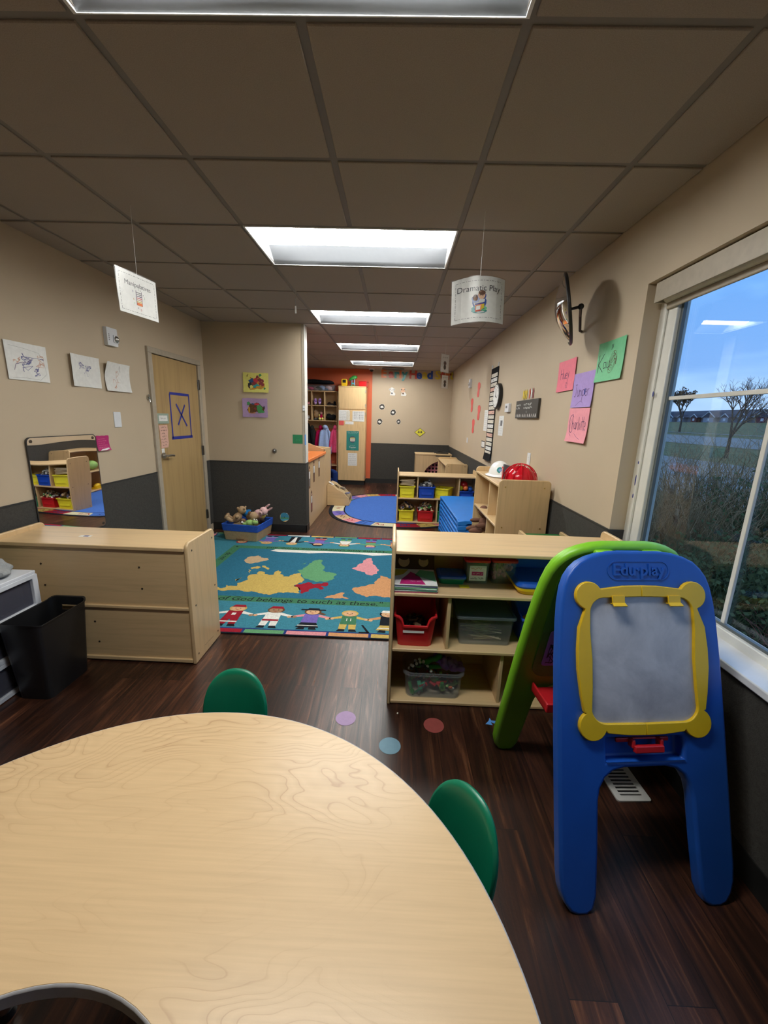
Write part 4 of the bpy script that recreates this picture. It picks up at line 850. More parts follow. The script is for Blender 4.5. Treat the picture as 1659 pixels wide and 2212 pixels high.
while x < X1-.02:
    a, b_ = max(x, X0+.02), min(x+.275, X1-.02)
    if b_ > a:
        rug.flat([(a, 2.513), (b_, 2.513), (b_, 2.56), (a, 2.56)], z, cols[i % 5]); rug.flat([(a, 4.83), (b_, 4.83), (b_, 4.872), (a, 4.872)], z, ['rug_red', 'rug_white', 'rug_yellow', 'rug_grass', 'rug_red'][(i+1) % 5])
    x += .293; i += 1
for i in range(8): rug.flat([(X0+.014, 2.57+i*.283), (X0+.055, 2.57+i*.283), (X0+.055, 2.835+i*.283), (X0+.014, 2.835+i*.283)], z, cols[i % 5])
rug.flat([(X0+.07, 2.575), (X1-.07, 2.575), (X1-.07, 4.82), (X0+.07, 4.82)], z, 'rug_sea2'); z += .0003
rug.flat([(-1.79, 2.985), (.55, 2.985), (.55, 4.395), (-1.79, 4.395)], z, 'rug_green'); z += .0003
rug.flat([(-1.69, 3.075), (.46, 3.075), (.46, 4.302), (-1.69, 4.302)], z, 'rug_sea'); z += .0003
def jag(p, q, it=2):
    for _ in range(it):
        o = []
        for (a, b), (c, d) in zip(p, p[1:]+p[:1]):
            L = math.hypot(c-a, d-b); k = q.uniform(-.22, .22)*(L > .02); o += [(a, b), ((a+c)/2-(d-b)*k, (b+d)/2+(c-a)*k)]
        p = o
    return p
qj = random.Random(3)
for k, p in POLY.items(): rug.flat(jag(p, qj) if k != 'white' else p, z, 'rug_'+k.rstrip('2345'))
rug.text('of God belongs to such as these."', .098, 'rug_black', FU(-.72, 3.028, z), shear=.1)
rug.text('"Let the little children come to me, and', .085, 'rug_black', FU(-.72, 4.348, z, pi), shear=.1)
rug.text('do not', .085, 'rug_black', FU(-1.738, 4.02, z, -pi/2))
rug.flat([(-1.738+.0, 4.33), (-1.72, 4.348), (-1.738, 4.366), (-1.756, 4.348)], z, 'rug_black')
def kid(cx, cy, s, up, skin, hat, hair, top, top2, low, extra):
    """a little figure lying flat on the rug; up = +1 head towards +y"""
    K = lambda pts: [(cx+u*s*up, cy+v*s*up) for u, v in pts]
    e = 4e-4
    rug.flat(K([(-.155, .19), (-.155, .165), (-.05, .195), (-.05, .235)]), z, top2); rug.flat(K([(.155, .19), (.155, .165), (.05, .195), (.05, .235)]), z, top2)
    for sx in (-1, 1):
        rug.flat(K(circ(sx*.165, .177, .016, 10)), z+e, skin); 
    if extra != 'skirt':
        rug.flat(K([(-.062, .03), (-.012, .03), (-.004, .12), (-.062, .12)]), z+e, low); rug.flat(K([(.062, .03), (.012, .03), (.004, .12), (.062, .12)]), z+e, low)
    else: rug.flat(K([(-.085, .03), (.085, .03), (.045, .13), (-.045, .13)]), z+e, low); rug.flat(K([(-.078, .052), (.078, .052), (.072, .062), (-.072, .062)]), z+2*e, 'rug_white')
    for sx in (-1, 1): rug.flat(K([(sx*.075, .0), (sx*.015, .0), (sx*.015, .032), (sx*.058, .034)]), z+e, 'rug_black')
    rug.flat(K([(-.06, .10), (.06, .10), (.055, .235), (-.055, .235)]), z+2*e, top)
    rug.flat(K(circ(0, .275, .066, 16, .052)), z+2*e, hair); rug.flat(K(circ(0, .268, .052, 16, .042)), z+3*e, skin)
    rug.flat(K(circ(-.018, .272, .005, 6)), z+4*e, 'rug_black'); rug.flat(K(circ(.018, .272, .005, 6)), z+4*e, 'rug_black'); rug.flat(K([(-.018, .252), (.018, .252), (0, .244)]), z+4*e, 'rug_red')
    if hat: rug.flat(K([(-.056, .295), (.056, .295), (.040, .332), (-.040, .332)]), z+4*e, hat)
    if extra == 'brim': rug.flat(K([(-.095, .292), (.095, .292), (.085, .304), (-.085, .304)]), z+5*e, hat)
    if extra == 'skirt' or extra == 'pigtail': rug.flat(K([(.05, .275), (.11, .24), (.09, .225), (.04, .25)]), z+e, 'rug_yellow' if extra == 'pigtail' else hair)
    if extra == 'belt' or extra == 'stripe': rug.flat(K([(-.06, .10), (.06, .10), (.06, .125), (-.06, .125)]), z+3*e, 'rug_red'); 
    if extra == 'stripe': rug.flat(K([(-.062, .06), (.062, .06), (.064, .075), (-.064, .075)]), z+3*e, 'rug_white'); rug.flat(K([(-.015, .165), (.015, .165), (.015, .20), (-.015, .20)]), z+3*e, 'rug_white')
    if extra == 'number': rug.text('11', .06*s, 'rug_white', FU(cx, cy+.17*s*up, z+3*e, 0 if up > 0 else pi)); rug.flat(K([(.10, .10), (.115, .10), (.17, -.01), (.15, -.01)]), z+2*e, 'rug_black'); rug.flat(K([(.15, -.01), (.09, -.015), (.09, .0), (.16, .005)]), z+2*e, 'rug_black')
    if extra == 'poncho': rug.flat(K([(-.075, .11), (.075, .11), (.03, .235), (-.03, .235)]), z+3*e, top2)
    if extra == 'coat': rug.flat(K([(-.012, .02), (.012, .02), (.03, .235), (-.03, .235)]), z+3*e, 'rug_white')
kid(-1.16, 2.588, 1.0, 1, 'rug_skin', 'rug_red', 'rug_yellow', 'rug_red', 'rug_white', 'rug_red', 'stripe')
kid(-.865, 2.585, 1.0, 1, 'rug_skin2', 'rug_red', 'rug_brown', 'rug_white', 'rug_white', 'rug_white', 'belt')
kid(-.580, 2.585, .98, 1, 'rug_skin', 'rug_black', 'rug_brown', 'rug_purple', 'rug_pink', 'rug_black', 'skirt')
rug.flat([(-.58-.10, 2.875), (-.58+.10, 2.875), (-.58+.09, 2.89), (-.58-.09, 2.89)], z+.0024, 'rug_black')
kid(-.295, 2.58, .98, 1, 'rug_skin', None, 'rug_yellow', 'rug_green', 'rug_yellow', 'rug_yellow', 'number')
kid(-.005, 2.585, 1.0, 1, 'rug_skin', 'rug_white', 'rug_black', 'rug_black', 'rug_orange', 'rug_yellow', 'skirt')
for i, cx in enumerate((.29, .56, -1.45, -1.74)): kid(cx, 2.585, 1.0, 1, ['rug_skin', 'rug_skin2'][i % 2], ['rug_green', None, 'rug_yellow', 'rug_pink'][i], 'rug_brown', ['rug_orange', 'rug_white', 'rug_purple', 'rug_grass'][i], ['rug_white', 'rug_red', 'rug_pink', 'rug_yellow'][i], ['rug_brown', 'rug_navy', 'rug_red', 'rug_tan'][i], ['poncho', 'belt', 'skirt', 'stripe'][i])
for i, cx in enumerate((-1.75, -1.46, -1.165, -.86, -.55, -.245, .05, .36)):
    kid(cx, 4.80, 1.0, -1, ['rug_skin', 'rug_skin'][i % 2], [None, None, None, 'rug_black', 'rug_grass', 'rug_purple', None, 'rug_red'][i], ['rug_red', 'rug_yellow', 'rug_yellow', 'rug_black', 'rug_brown', 'rug_brown', 'rug_black', 'rug_brown'][i],
        ['rug_red', 'rug_purple', 'rug_black', 'rug_purple', 'rug_tan', 'rug_grass', 'rug_orange', 'rug_white'][i], ['rug_tan', 'rug_purple', 'rug_black', 'rug_purple', 'rug_white', 'rug_grass', 'rug_orange', 'rug_red'][i], ['rug_brown', 'rug_purple', 'rug_black', 'rug_red', 'rug_grass', 'rug_purple', 'rug_navy', 'rug_tan'][i], ['poncho', 'skirt', 'coat', 'skirt', 'poncho', 'belt', 'stripe', 'belt'][i])
tag(rug.build('world_map_rug', smooth=0), 'blue world map rug with a border of children holding hands', 'rug')

# oval letter rug
ov = MB(); cx, cy_, A, Bb = .05, 6.70, 1.09, 1.29
def sup(s_, dx=0, n=72, e=2.5):
    out = []
    for i in range(n):
        a = 2*pi*i/n; c_, s2 = cos(a), sin(a); out.append((cx+(A-s_)*abs(c_)**(2/e)*(1 if c_ > 0 else -1), cy_+(Bb-s_)*abs(s2)**(2/e)*(1 if s2 > 0 else -1)))
    return out
ov.prism(sup(0), 0, .0065, 'rug_black', 'xy')
o1, o2 = sup(.055), sup(.245)
seg = ['rug_cream', 'rug_purple', 'rug_tan', 'rug_pink', 'rug_blue', 'rug_cream', 'rug_red', 'rug_yellow', 'rug_pink', 'rug_purple', 'rug_grass', 'rug_tan']
for i in range(0, 72, 3):
    ov.flat([o1[(i+k) % 72] for k in range(4)]+[o2[(i+k) % 72] for k in (3, 2, 1, 0)], .0068, seg[(i//3) % 12])
    mx_ = sum(o1[(i+1) % 72][0]+o2[(i+1) % 72][0] for _ in (0,))/2; my_ = (o1[(i+1) % 72][1]+o2[(i+1) % 72][1])/2
    ang = atan2(my_-cy_, mx_-cx)+pi/2
    ov.text('JjKkLlMmNnOoPpQqRrSsTtUuVvWwXxYyZzAaBbCcDdEeFfGgHhIi'[(i//3)*2:(i//3)*2+2], .15, ['rug_red', 'rug_navy', 'rug_red', 'rug_navy', 'rug_brown'][(i//3) % 5], FU(mx_, my_, .0072, ang))
ov.flat(sup(.235), .0076, 'rug_black'); ov.flat(sup(.255), .0080, 'rug_blue')
tag(ov.build('oval_rug', smooth=0), 'oval blue rug with a ring of alphabet letters at the back of the room', 'rug')

# ------------------------------------------------------------------ basket of plush toys
bs = thing('toy_basket', 'tan canvas basket with a blue felt rim standing at the end wall', 'basket', (-1.755, 4.77, .0095), radians(-7))
def bring(w, d, z_, r=.015): return [(x, y, z_) for x, y in rrect(-w/2, w/2, -d/2, d/2, r, 3)]
MB().loft([bring(.40, .40, 0), bring(.43, .42, .11), bring(.445, .435, .165), bring(.435, .425, .165), bring(.39, .39, .01)], 'canvas_tan').build('basket_body', bs, bevel=.003)
MB().loft([bring(.440, .430, .115), bring(.458, .446, .195), bring(.448, .436, .200), bring(.432, .420, .195), bring(.425, .413, .125)], 'felt_blue', cap=False).build('rim', bs, bevel=.003)
MB().box(-.06, .04, -.206, -.201, .012, .022, 'plush_brown').build('handle_strap', bs)
def plush(name, label, balls, feats, loc, rot=(0, 0, 0), vox=.005, group='plush toys in the basket'):
    t = bpy.data.objects.new(name, None); C.objects.link(t); t.location = loc; t.rotation_euler = rot; tag(t, label, 'soft toy', group)
    by = {}
    for b_ in balls: by.setdefault(b_[2], MB()).ball(b_[0], b_[1], b_[2], 16, 10)
    ks = list(by)
    for i, k in enumerate(ks): by[k].build('body' if i == 0 else 'clothing' if len(ks) > 1 and i == 1 else 'patch', t, remesh=vox)
    if feats:
        f = MB()
        for c_, r, m in feats: f.ball(c_, r, m, 8, 6)
        f.build('face', t)
    return t
def bear(m, m2='plush_dark'):
    return [((0, 0, 0), (.062, .05, .075), m), ((0, -.01, .11), (.052, .05, .048), m), ((0, -.055, .10), (.024, .022, .018), m), ((-.042, 0, .15), (.018, .012, .018), m), ((.042, 0, .15), (.018, .012, .018), m),
            ((-.075, -.01, .03), (.035, .02, .022), m), ((.075, -.01, .03), (.035, .02, .022), m), ((-.04, -.06, -.06), (.024, .05, .024), m), ((.045, -.06, -.06), (.024, .05, .024), m), ((-.04, -.105, -.052), (.024, .018, .032), m), ((.045, -.105, -.052), (.024, .018, .032), m)], \
           [((-.018, -.053, .122), .006, m2), ((.018, -.053, .122), .006, m2), ((0, -.077, .106), (.008, .006, .006), m2)]
b1, f1 = bear('plush_tan')
plush('teddy_bear', 'tan teddy bear lying over the left rim of the basket, soles outward', b1, f1+[((-.04, -.124, -.052), (.013, .004, .016), 'plush_brown'), ((.045, -.124, -.052), (.013, .004, .016), 'plush_brown')], (-1.86, 4.70, .255), (radians(-38), 0, radians(-78)))
plush('plush_ball', 'blue plush piece between the tan bear and the brown dog', [((0, 0, 0), (.05, .045, .045), 'plush_blue'), ((.03, .01, .03), (.03, .03, .02), 'plush_red' if False else 'plush_blue')], [], (-1.80, 4.84, .275))
bd, fd = bear('plush_brown'); plush('plush_dog', 'brown plush dog in the middle of the basket', [(c_, r, 'plush_tan') for c_, r, _ in bd[:3]]+[((-.055, 0, .10), (.016, .03, .04), 'plush_brown'), ((.055, 0, .10), (.016, .03, .04), 'plush_brown'), ((0, -.06, 0), (.03, .05, .03), 'plush_tan')], fd, (-1.71, 4.76, .25), (radians(60), radians(30), radians(20)))
b3, f3 = bear('plush_pink'); plush('plush_bunny', 'pink and white plush bunny at the back of the basket', [(c_, r, 'plush_pink') for c_, r, _ in b3[:3]]+[((-.025, .02, .18), (.014, .01, .05), 'plush_pink'), ((.025, .02, .18), (.014, .01, .05), 'plush_pink'), ((0, -.05, -.01), (.035, .02, .04), 'plush_white'), ((0, -.05, .09), (.03, .02, .02), 'plush_white')], f3, (-1.655, 4.86, .265), (radians(20), radians(55), 0))
plush('plush_frog', 'light green plush frog in front of the basket rim', [((0, 0, 0), (.06, .045, .04), 'plush_green'), ((.07, -.005, .015), (.038, .034, .03), 'plush_green'), ((-.05, -.03, -.01), (.03, .02, .02), 'plush_green'), ((.055, 0, .045), (.013, .013, .013), 'plush_white'), ((.09, -.005, .042), (.013, .013, .013), 'plush_white')], [((.055, -.012, .047), .005, 'plush_dark'), ((.092, -.016, .045), .005, 'plush_dark'), ((.105, -.02, .02), (.004, .004, .003), 'plush_dark')], (-1.68, 4.62, .215), (0, 0, radians(-10)))
plush('plush_lion', 'yellow plush toy at the right back of the basket', [((0, 0, 0), (.035, .035, .045), 'plush_yellow'), ((.0, -.01, .055), (.03, .028, .028), 'plush_yellow'), ((0, .01, .06), (.042, .02, .04), 'plush_brown')], [], (-1.60, 4.86, .25), (0, .4, 0))
plush('plush_cat', 'dark plush cat by the right corner of the basket', [((0, 0, 0), (.05, .05, .035), 'plush_dark'), ((.03, -.03, .02), (.025, .025, .022), 'plush_dark')], [], (-1.58, 4.70, .225))
plush('plush_raccoon', 'brown and dark plush head behind the frog', [((0, 0, 0), (.04, .035, .035), 'plush_brown'), ((.0, -.03, -.005), (.02, .018, .015), 'plush_white')], [((-.012, -.033, .012), .006, 'plush_dark'), ((.015, -.033, .012), .006, 'plush_dark')], (-1.77, 4.65, .225))
tag(MB().box(-1.645, -1.565, 4.925, 4.93, .24, .30, 'paper_white').box(-1.635, -1.575, 4.9245, 4.925, .255, .29, 'ink_grey').build('basket_card'), 'small white printed card standing at the back of the toy basket', 'card')

# ------------------------------------------------------------------ helmet cabinet
W2 = .905
hc = storage('storage_cabinet', 'taller birch shelf against the right wall with toy helmets on top', 'cabinet', (.800, 3.985, 0), W2, .395, 1.0, 1.045, [.03, .37, .68], [(.52, .03, .982)], rz=-pi/2, scr='brass', mx='birch_x')
def helmet(name, label, loc, m, rz, trim=None, sc=1.0):
    t = thing(name, label, 'helmet', loc, rz)
    mb = MB(); rings = []
    for k in range(9):
        a = pi/2*k/8; rings.append([(sc*.115*cos(a)*cos(q_)*(1+(.03 if abs(sin(q_*2)) < .2 and 0 < k < 8 else 0)), sc*.095*cos(a)*sin(q_), sc*(.02+.115*sin(a))) for q_ in [2*pi*i/32 for i in range(32)]])
    mb.loft(rings, m); mb.build('shell', t, smooth=60)
    MB().loft([[(sc*(.112+f_)*cos(q_)+(sc*.0 if cos(q_) > 0 else -sc*.02*f_/.03), sc*(.092+f_*.7)*sin(q_), sc*(.022-zz)) for q_ in [2*pi*i/32 for i in range(32)]] for f_, zz in ((0, 0), (.035, .012), (.036, .016), (0, .004))], m, cap=False).build('brim', t, smooth=60)
    return t
hw = helmet('toy_hard_hat', 'white toy hard hat with a round blue and green badge on the tall shelf', (.935, 3.62, 1.0), 'white_gloss', radians(-90))
MB().cyl((.0, -.0, .0), (.0, .0, .003), .026, .026, 'teal', 20).cyl((0, 0, .0031), (0, 0, .0045), .013, .013, 'blue_light', 16).build('badge', hw, (.100, -.025, .065), (0, radians(78), radians(-12)))
hr = helmet('toy_fire_helmet', 'glossy red toy fire helmet at the near end of the tall shelf', (1.00, 3.24, 1.0), 'red_gloss', radians(170), sc=1.02)
rb_ = MB()
for k in range(6):
    a = pi*k/6; pts = [(.131*cos(t__)*cos(a), .108*cos(t__)*sin(a), .022+.133*sin(t__)) for t__ in [pi*j/14 for j in range(15)]]; rb_.tube(pts, .004, 'red_gloss', 6)
rb_.build('ridge', hr); 
MB().prism([(-.05, 0), (.05, 0), (.06, .09), (.03, .10), (0, .085), (-.03, .10), (-.06, .09)], 0, .006, 'red_gloss', 'yz').build('front_shield', hr, (.135, 0, .02))
tag(MB().prism([(.90, 1.0), (1.17, 1.0), (1.19, 1.06), (.91, 1.13)], 3.40, 3.43, 'grey_plastic', 'xz').build('grey_board', bevel=.004), 'dark grey toy board leaning behind the red fire helmet', 'toy')
db, df = bear('skin_doll'); db = [((0, 0, 0), (.055, .045, .075), 'skin_doll'), ((0, -.01, .125), (.05, .048, .055), 'skin_doll'), ((-.075, -.05, .02), (.022, .06, .022), 'skin_doll'), ((.06, -.05, .0), (.022, .06, .022), 'skin_doll'), ((-.035, -.085, -.05), (.03, .075, .028), 'skin_doll'), ((.04, -.085, -.055), (.03, .075, .028), 'skin_doll'), ((0, -.045, .118), (.012, .02, .010), 'skin_doll')]
plush('baby_doll', 'brown baby doll sitting in the middle opening of the tall shelf, arms out', db, [((-.018, -.056, .135), .006, 'plush_dark'), ((.018, -.056, .135), .006, 'plush_dark')], (.865, 3.76, .522), (0, 0, radians(-80)), .005, None)
tag(MB().ball((.83, 3.62, .405), (.07, .07, .045), 'white_plastic').ball((.84, 3.56, .40), (.06, .05, .035), 'white_plastic').build('white_cloth', remesh=.006), 'rumpled white cloth in the middle opening of the tall shelf', 'cloth')
tg = MB(); tg.box(.815, .90, 3.30, 3.40, .372, .43, 'tan_toy').box(.81, .86, 3.32, 3.42, .43, .475, 'hair_brown').box(.82, .86, 3.28, 3.30, .40, .45, 'paper_white')
tag(tg.build('toy_box', rot=(0, 0, 0), bevel=.004), 'small brown toy box at the front of the middle level of the tall shelf', 'toy')

# green covered table behind the near shelf
gt = thing('sensory_table', 'low wooden play table with a green top behind the near shelf', 'table', (1.06, 2.66, 0))
MB().box(-.14, .13, -.16, .17, .685, .70, 'green_board').build('tabletop', gt)
for sx in (-1, 1): MB().prism(rrect(-.17, .18, .64, .722, .02, 3), sx*.145-.009, sx*.145+.009, 'birch_y', 'yz').build('side_rail', gt, bevel=.003)
for sx in (-1, 1):
    for sy in (-.15, .155): MB().box(sx*.135-.018, sx*.135+.018, sy-.018, sy+.018, 0 if sy > 0 else .0, .66, 'birch_z').build('leg', gt, bevel=.003)

# ------------------------------------------------------------------ cots
ct0 = thing('stacking_cot', 'top cot of the blue stack beside the tall shelf', 'cot', (.925, 4.72, .02), radians(1.5), 'stacked blue cots')
f = MB()
for sx in (-1, 1): f.box(sx*.262-.010, sx*.262+.010, -.62, .62, .012, .034, 'cot_blue')
f.build('side_rail', ct0, bevel=.005)
for sy in (-1, 1):
    e_ = MB().prism([(-.275, -.018), (-.20, -.018), (-.17, .002), (.17, .002), (.20, -.018), (.275, -.018), (.275, .030), (.20, .038), (-.20, .038), (-.275, .030)], sy*.655-.03, sy*.655+.03, 'cot_blue', 'xz')
    e_.build('end_frame', ct0, bevel=.006, seg=2)
MB().box(-.258, .258, -.64, .64, .030, .036, 'cot_blue').build('sleeping_surface', ct0, bevel=.002)
for k in range(9):
    z_ = .022+.0525*k
    if k == 0: ct0.location.z = z_+.0; ct0['label'] = 'lowest cot of the blue stack beside the tall shelf'; continue
    dup(ct0, (.925+.003*sin(k*2), 4.72+.004*cos(k*3), z_), label=['', 'blue cot second from the floor in the stack', 'blue cot third from the floor in the stack', 'blue cot fourth from the floor in the stack', 'middle blue cot of the stack of nine', 'blue cot fourth from the top of the stack', 'blue cot third from the top of the stack', 'blue cot second from the top of the stack', 'top blue cot of the stack, its whole sleeping surface showing'][k])

# ------------------------------------------------------------------ back shelf with bins
bsf = storage('toy_shelf', 'birch shelf with two rows of coloured bins in the middle of the room', 'shelf', (.055, 5.69, 0), 1.135, .38, .70, .765, [.028, .375], [(.29, .375, .682), (.875, .375, .682), (.58, .028, .357)])
def bin_(label, x, y, z_, m, w=.235, rz=0, h=.165, d=.30, lab=None, group='bins on the back shelf'):
    t = thing('storage_bin', label, 'bin', (x, y, z_), rz, group)
    tub(w, d, h*1.0, m, .86, .012, .003, .012, lip=.014).build('bin_body', t, bevel=.0015)
    MB().box(-w*.30, w*.30, -d/2+.002, -d/2+.012, h*.18, h*.82, m).build('front_panel', t, (0, .006, 0), (radians(-6), 0, 0), bevel=.003)
    if lab:
        p = MB().box(-.05, .05, -d/2-.002, -d/2+.001, .04, .115, 'paper_cream'); q_ = random.Random(4)
        for _ in range(26): p.box(*(lambda a, c_: (a, a+.016, -d/2-.0025, -d/2-.002, c_, c_+.012))(q_.uniform(-.048, .032), q_.uniform(.042, .10)), q_.choice(['ink', 'ink_grey', 'ink_blue', 'hair_brown']))
        p.build('picture_label', t, (0, .014, .0), (radians(-6), 0, 0), smooth=0)
    return t
BY = 5.69+.165
bin_('yellow bin with wooden pieces piled on it, upper left of the back shelf', .197, BY, .3755, 'yellow_bin')
bin_('blue bin next to the yellow one on the upper row of the back shelf', .475, BY, .3755, 'blue_bin', .245)
bin_('yellow bin turned askew in the middle of the upper row', .735, BY+.01, .3755, 'yellow_bin', .225, radians(-24), .14, .26)
bin_('dark blue bin holding balls, upper right of the back shelf', 1.045, BY, .3755, 'blue_bin', .22, radians(-4), .12)
bin_('yellow bin with a picture label on the lower row of the back shelf', .197, BY, .0285, 'yellow_bin', lab=1)
bin_('dark red bin on the lower row of the back shelf', .475, BY, .0285, 'red_bin', .245)
bin_('green bin on the lower row, half hidden by the blue cots', .755, BY, .0285, 'green_bin', .235)
bin_('second green bin on the lower row, hidden behind the cots', 1.02, BY, .0285, 'green_bin', .22)
q = random.Random(21)
for i in range(7):
    a = q.uniform(-.12, .12); o = MB().prism(rrect(-.10, .10, -.035-.02*q.random(), .04, .004, 1), 0, .008, 'paper_wood', 'xy').build('wooden_plank', None, (.195+q.uniform(-.02, .02), BY-.04+q.uniform(-.03, .03), .545+.0125*i), (q.uniform(-.04, .04), q.uniform(-.09, .07), a))
    tag(o, 'pale wooden plank stacked on the upper yellow bin of the back shelf', 'wooden plank', 'planks on the yellow bin')
heap('toy_pile', 'dark and tan small toys heaped above the lower yellow bin', 'toys', (.20, BY-.02, .17), .18, .22, .12, 70, ['black_toy', 'hair_brown', 'plush_tan', 'navy', 'tan_toy'], 31, .022)
heap('toy_pile', 'toy animals and figures heaped above the lower red bin', 'toys', (.475, BY-.02, .17), .19, .22, .12, 80, ['plush_tan', 'paper_white', 'green_toy', 'hair_brown', 'ink_grey', 'tan_toy'], 32, .022)
heap('toy_pile', 'dark toys heaped in the upper blue bin', 'toys', (.475, BY, .50), .18, .2, .10, 50, ['navy', 'black_toy', 'paper_white', 'ink_grey'], 33, .024)
heap('toy_pile', 'small toys in the askew yellow bin', 'toys', (.735, BY, .42), .14, .16, .07, 40, ['yellow_bin', 'paper_white', 'tan_toy'], 35, .02)
for i, (x, y, z_, r_, m, lb) in enumerate([(1.02, BY+.03, .56, .058, 'red', 'large red ball in the blue bin on the back shelf'), (1.03, BY-.08, .53, .038, 'orange_toy', 'small orange ball at the front of the blue bin'), (.965, BY-.03, .52, .04, 'yellow_bin', 'small yellow green ball at the left of the blue bin'), (1.10, BY-.05, .515, .04, 'blue', 'small blue ball at the right of the blue bin')]):
    tag(MB().ball((x, y, z_), r_, m, 20, 12).build('toy_ball', smooth=60), lb, 'ball', 'balls in the blue bin')
# low cabinet along the right wall (its toys show in the wall mirror)
lw = storage('toy_shelf', 'low birch shelf along the right wall beyond the bins', 'shelf', (.845, 7.93, 0), 1.22, .365, .745, .775, [.03, .37], [(.40, .03, .727), (.80, .03, .357)], rz=-pi/2)
for x, y, z_, r_, m, nm, lb in [(.97, 7.30, .46, .085, 'plush_green', 'toy_ball', 'big green ball on the low shelf by the right wall'), (.93, 7.05, .43, .055, 'blue_light', 'toy_car', 'pale blue and white toy on the low shelf by the right wall'), (.93, 6.86, .415, .04, 'red', 'toy_truck', 'red toy on the low shelf by the right wall'), (.93, 7.0, .08, .05, 'red', 'toy_cup', 'red toy cup on the bottom of the low shelf'), (.93, 7.35, .08, .05, 'yellow', 'toy_cup', 'yellow toy cup on the bottom of the low shelf')]:
    mb = MB().ball((x, y, z_), (r_, r_*1.1, r_*.9), m, 16, 10)
    if nm != 'toy_ball': mb.box(x-r_, x+r_, y-r_*1.3, y+r_*1.3, z_-r_*.95, z_-r_*.3, 'white_plastic' if 'white' in lb else m)
    tag(mb.build(nm, smooth=50), lb, 'toy')
# play kitchen
pk_ = thing('play_kitchen', 'wooden play unit with an arched opening in the far right corner', 'play furniture', (.43, 8.30, 0))
ar = [(.02, .02), (.02, .77), (.70, .77), (.70, .02), (.66, .02)]+[(.66, .30)]+[(.66-.50*sin(a), .30+.38*cos(a)) for a in [pi/2*k/14 for k in range(15)]]+[(.16, .02)]
MB().prism(ar, 0, .018, 'birch_z', 'xz').build('front_panel', pk_, bevel=.002)
MB().box(0, .02, 0, .40, 0, .77, 'birch_z').build('side_panel', pk_); MB().box(.70, .72, 0, .40, 0, .77, 'birch_z').build('side_panel', pk_)
MB().box(-.01, .73, -.012, .41, .77, .795, 'birch_x').build('counter_top', pk_, bevel=.005); MB().box(.40, .69, -.003, .0, .745, .765, 'trim_dark').build('drawer_gap', pk_)
MB().box(.02, .70, .38, .39, .0, .77, 'plush_brown').build('back_panel', pk_)
pp = MB().box(.19, .50, .20, .206, .30, .62, 'pink_toy'); pp2 = MB()
for i in range(4):
    for j in range(4): pp2.cyl((.24+.07*i, .199, .34+.07*j), (.24+.07*i, .2, .34+.07*j), .024, .024, 'plush_dark', 12)
o = pp.build('egg_tray', pk_); pp2.build('hollow', o)
tag(MB().box(.85, 1.10, 8.42, 8.55, .796, .812, 'black_plastic').tube([(.82, 8.5, .80), (.9, 8.46, .84), (1.0, 8.5, .825), (1.1, 8.45, .85), (1.13, 8.5, .83)], .008, 'black_plastic').build('black_tray'), 'thin black tray with bars lying on the corner play unit', 'tray')

# ------------------------------------------------------------------ counter behind the wall end
XC = -1.115
cc = thing('changing_counter', 'birch counter with an orange top behind the end wall', 'cabinet', (XC, 5.22, 0))
MB().box(-.62, 0, 0, 1.30, .0, .885, 'birch_z').build('body', cc, bevel=.003); MB().box(-.62, .022, -.0, 1.30, .885, .925, 'orange_top').build('worktop', cc, bevel=.006, seg=3)
MB().box(-.35, -.20, .95, 1.1, .926, .928, 'paper_white').box(-.34, -.21, .96, 1.09, .9281, .9284, 'ink_grey').build('printed_sheet', cc, smooth=0)
tall = thing('wooden_cabinet', 'birch cabinet with raised rails beyond the orange counter', 'cabinet', (XC, 6.53, 0))
MB().box(-.62, 0, 0, .62, 0, .90, 'birch_z').build('body', tall, bevel=.003)
MB().prism([(-.62, .90), (0, .90), (0, .955), (-.10, .99), (-.25, 1.045), (-.40, 1.065), (-.62, 1.07)], 0, .02, 'birch_x', 'xz').build('back_rail', tall, bevel=.004)
MB().prism([(0, .90), (.62, .90), (.62, .95), (.02, .975), (0, .97)], -.02, 0, 'birch_y', 'yz').build('side_rail', tall, bevel=.004); MB().prism([(-.62, .90), (0, .90), (0, .95), (-.62, .985)], .60, .62, 'birch_x', 'xz').build('end_rail', tall, bevel=.004)
for i, (y, z_, lb) in enumerate([(5.33, .68, 'cutout photo of a child nearest the wall end, upper row on the counter side'), (5.63, .72, 'cutout photo of a child in the middle of the upper row'), (6.02, .745, 'cutout photo of a child at the far end of the upper row'), (5.45, .33, 'cutout photo of a child alone on the lower part of the counter side')]):
    x = XC+.001; s_ = 1.0
    mb = MB().prism([(y-.045, z_-.15), (y+.045, z_-.15), (y+.055, z_+.02), (y+.035, z_+.13), (y, z_+.155), (y-.035, z_+.13), (y-.055, z_+.02)], x, x+.0012, 'plush_brown', 'yz')
    mb.flat([(y-.035, z_-.02), (y+.035, z_-.02), (y+.040, z_+.075), (y-.040, z_+.075)], x+.0018, 'paper_white', 'yz'); mb.flat([(y-.03, z_-.12), (y+.03, z_-.12), (y+.035, z_-.02), (y-.035, z_-.02)], x+.0018, ['ink_grey', 'hair_brown', 'hair_brown', 'paint_maroon'][i], 'yz'); mb.flat(circ(y, z_+.105, .026, 12), x+.0018, 'skin_light', 'yz')
    mb.flat(circ(y, z_+.122, .026, 10, .014), x+.0024, 'hair_brown', 'yz')
    tag(mb.build('photo_cutout', smooth=0), lb, 'photo', 'cutout photos on the counter side')
rm = thing('display_ramp', 'low birch stand with a wavy sloping top covered in animal pictures', 'display stand', (XC+.005, 6.72, .008))
wv = [(.0, .345), (.03, .36), (.10, .335), (.18, .27), (.26, .235), (.33, .16), (.37, .13)]
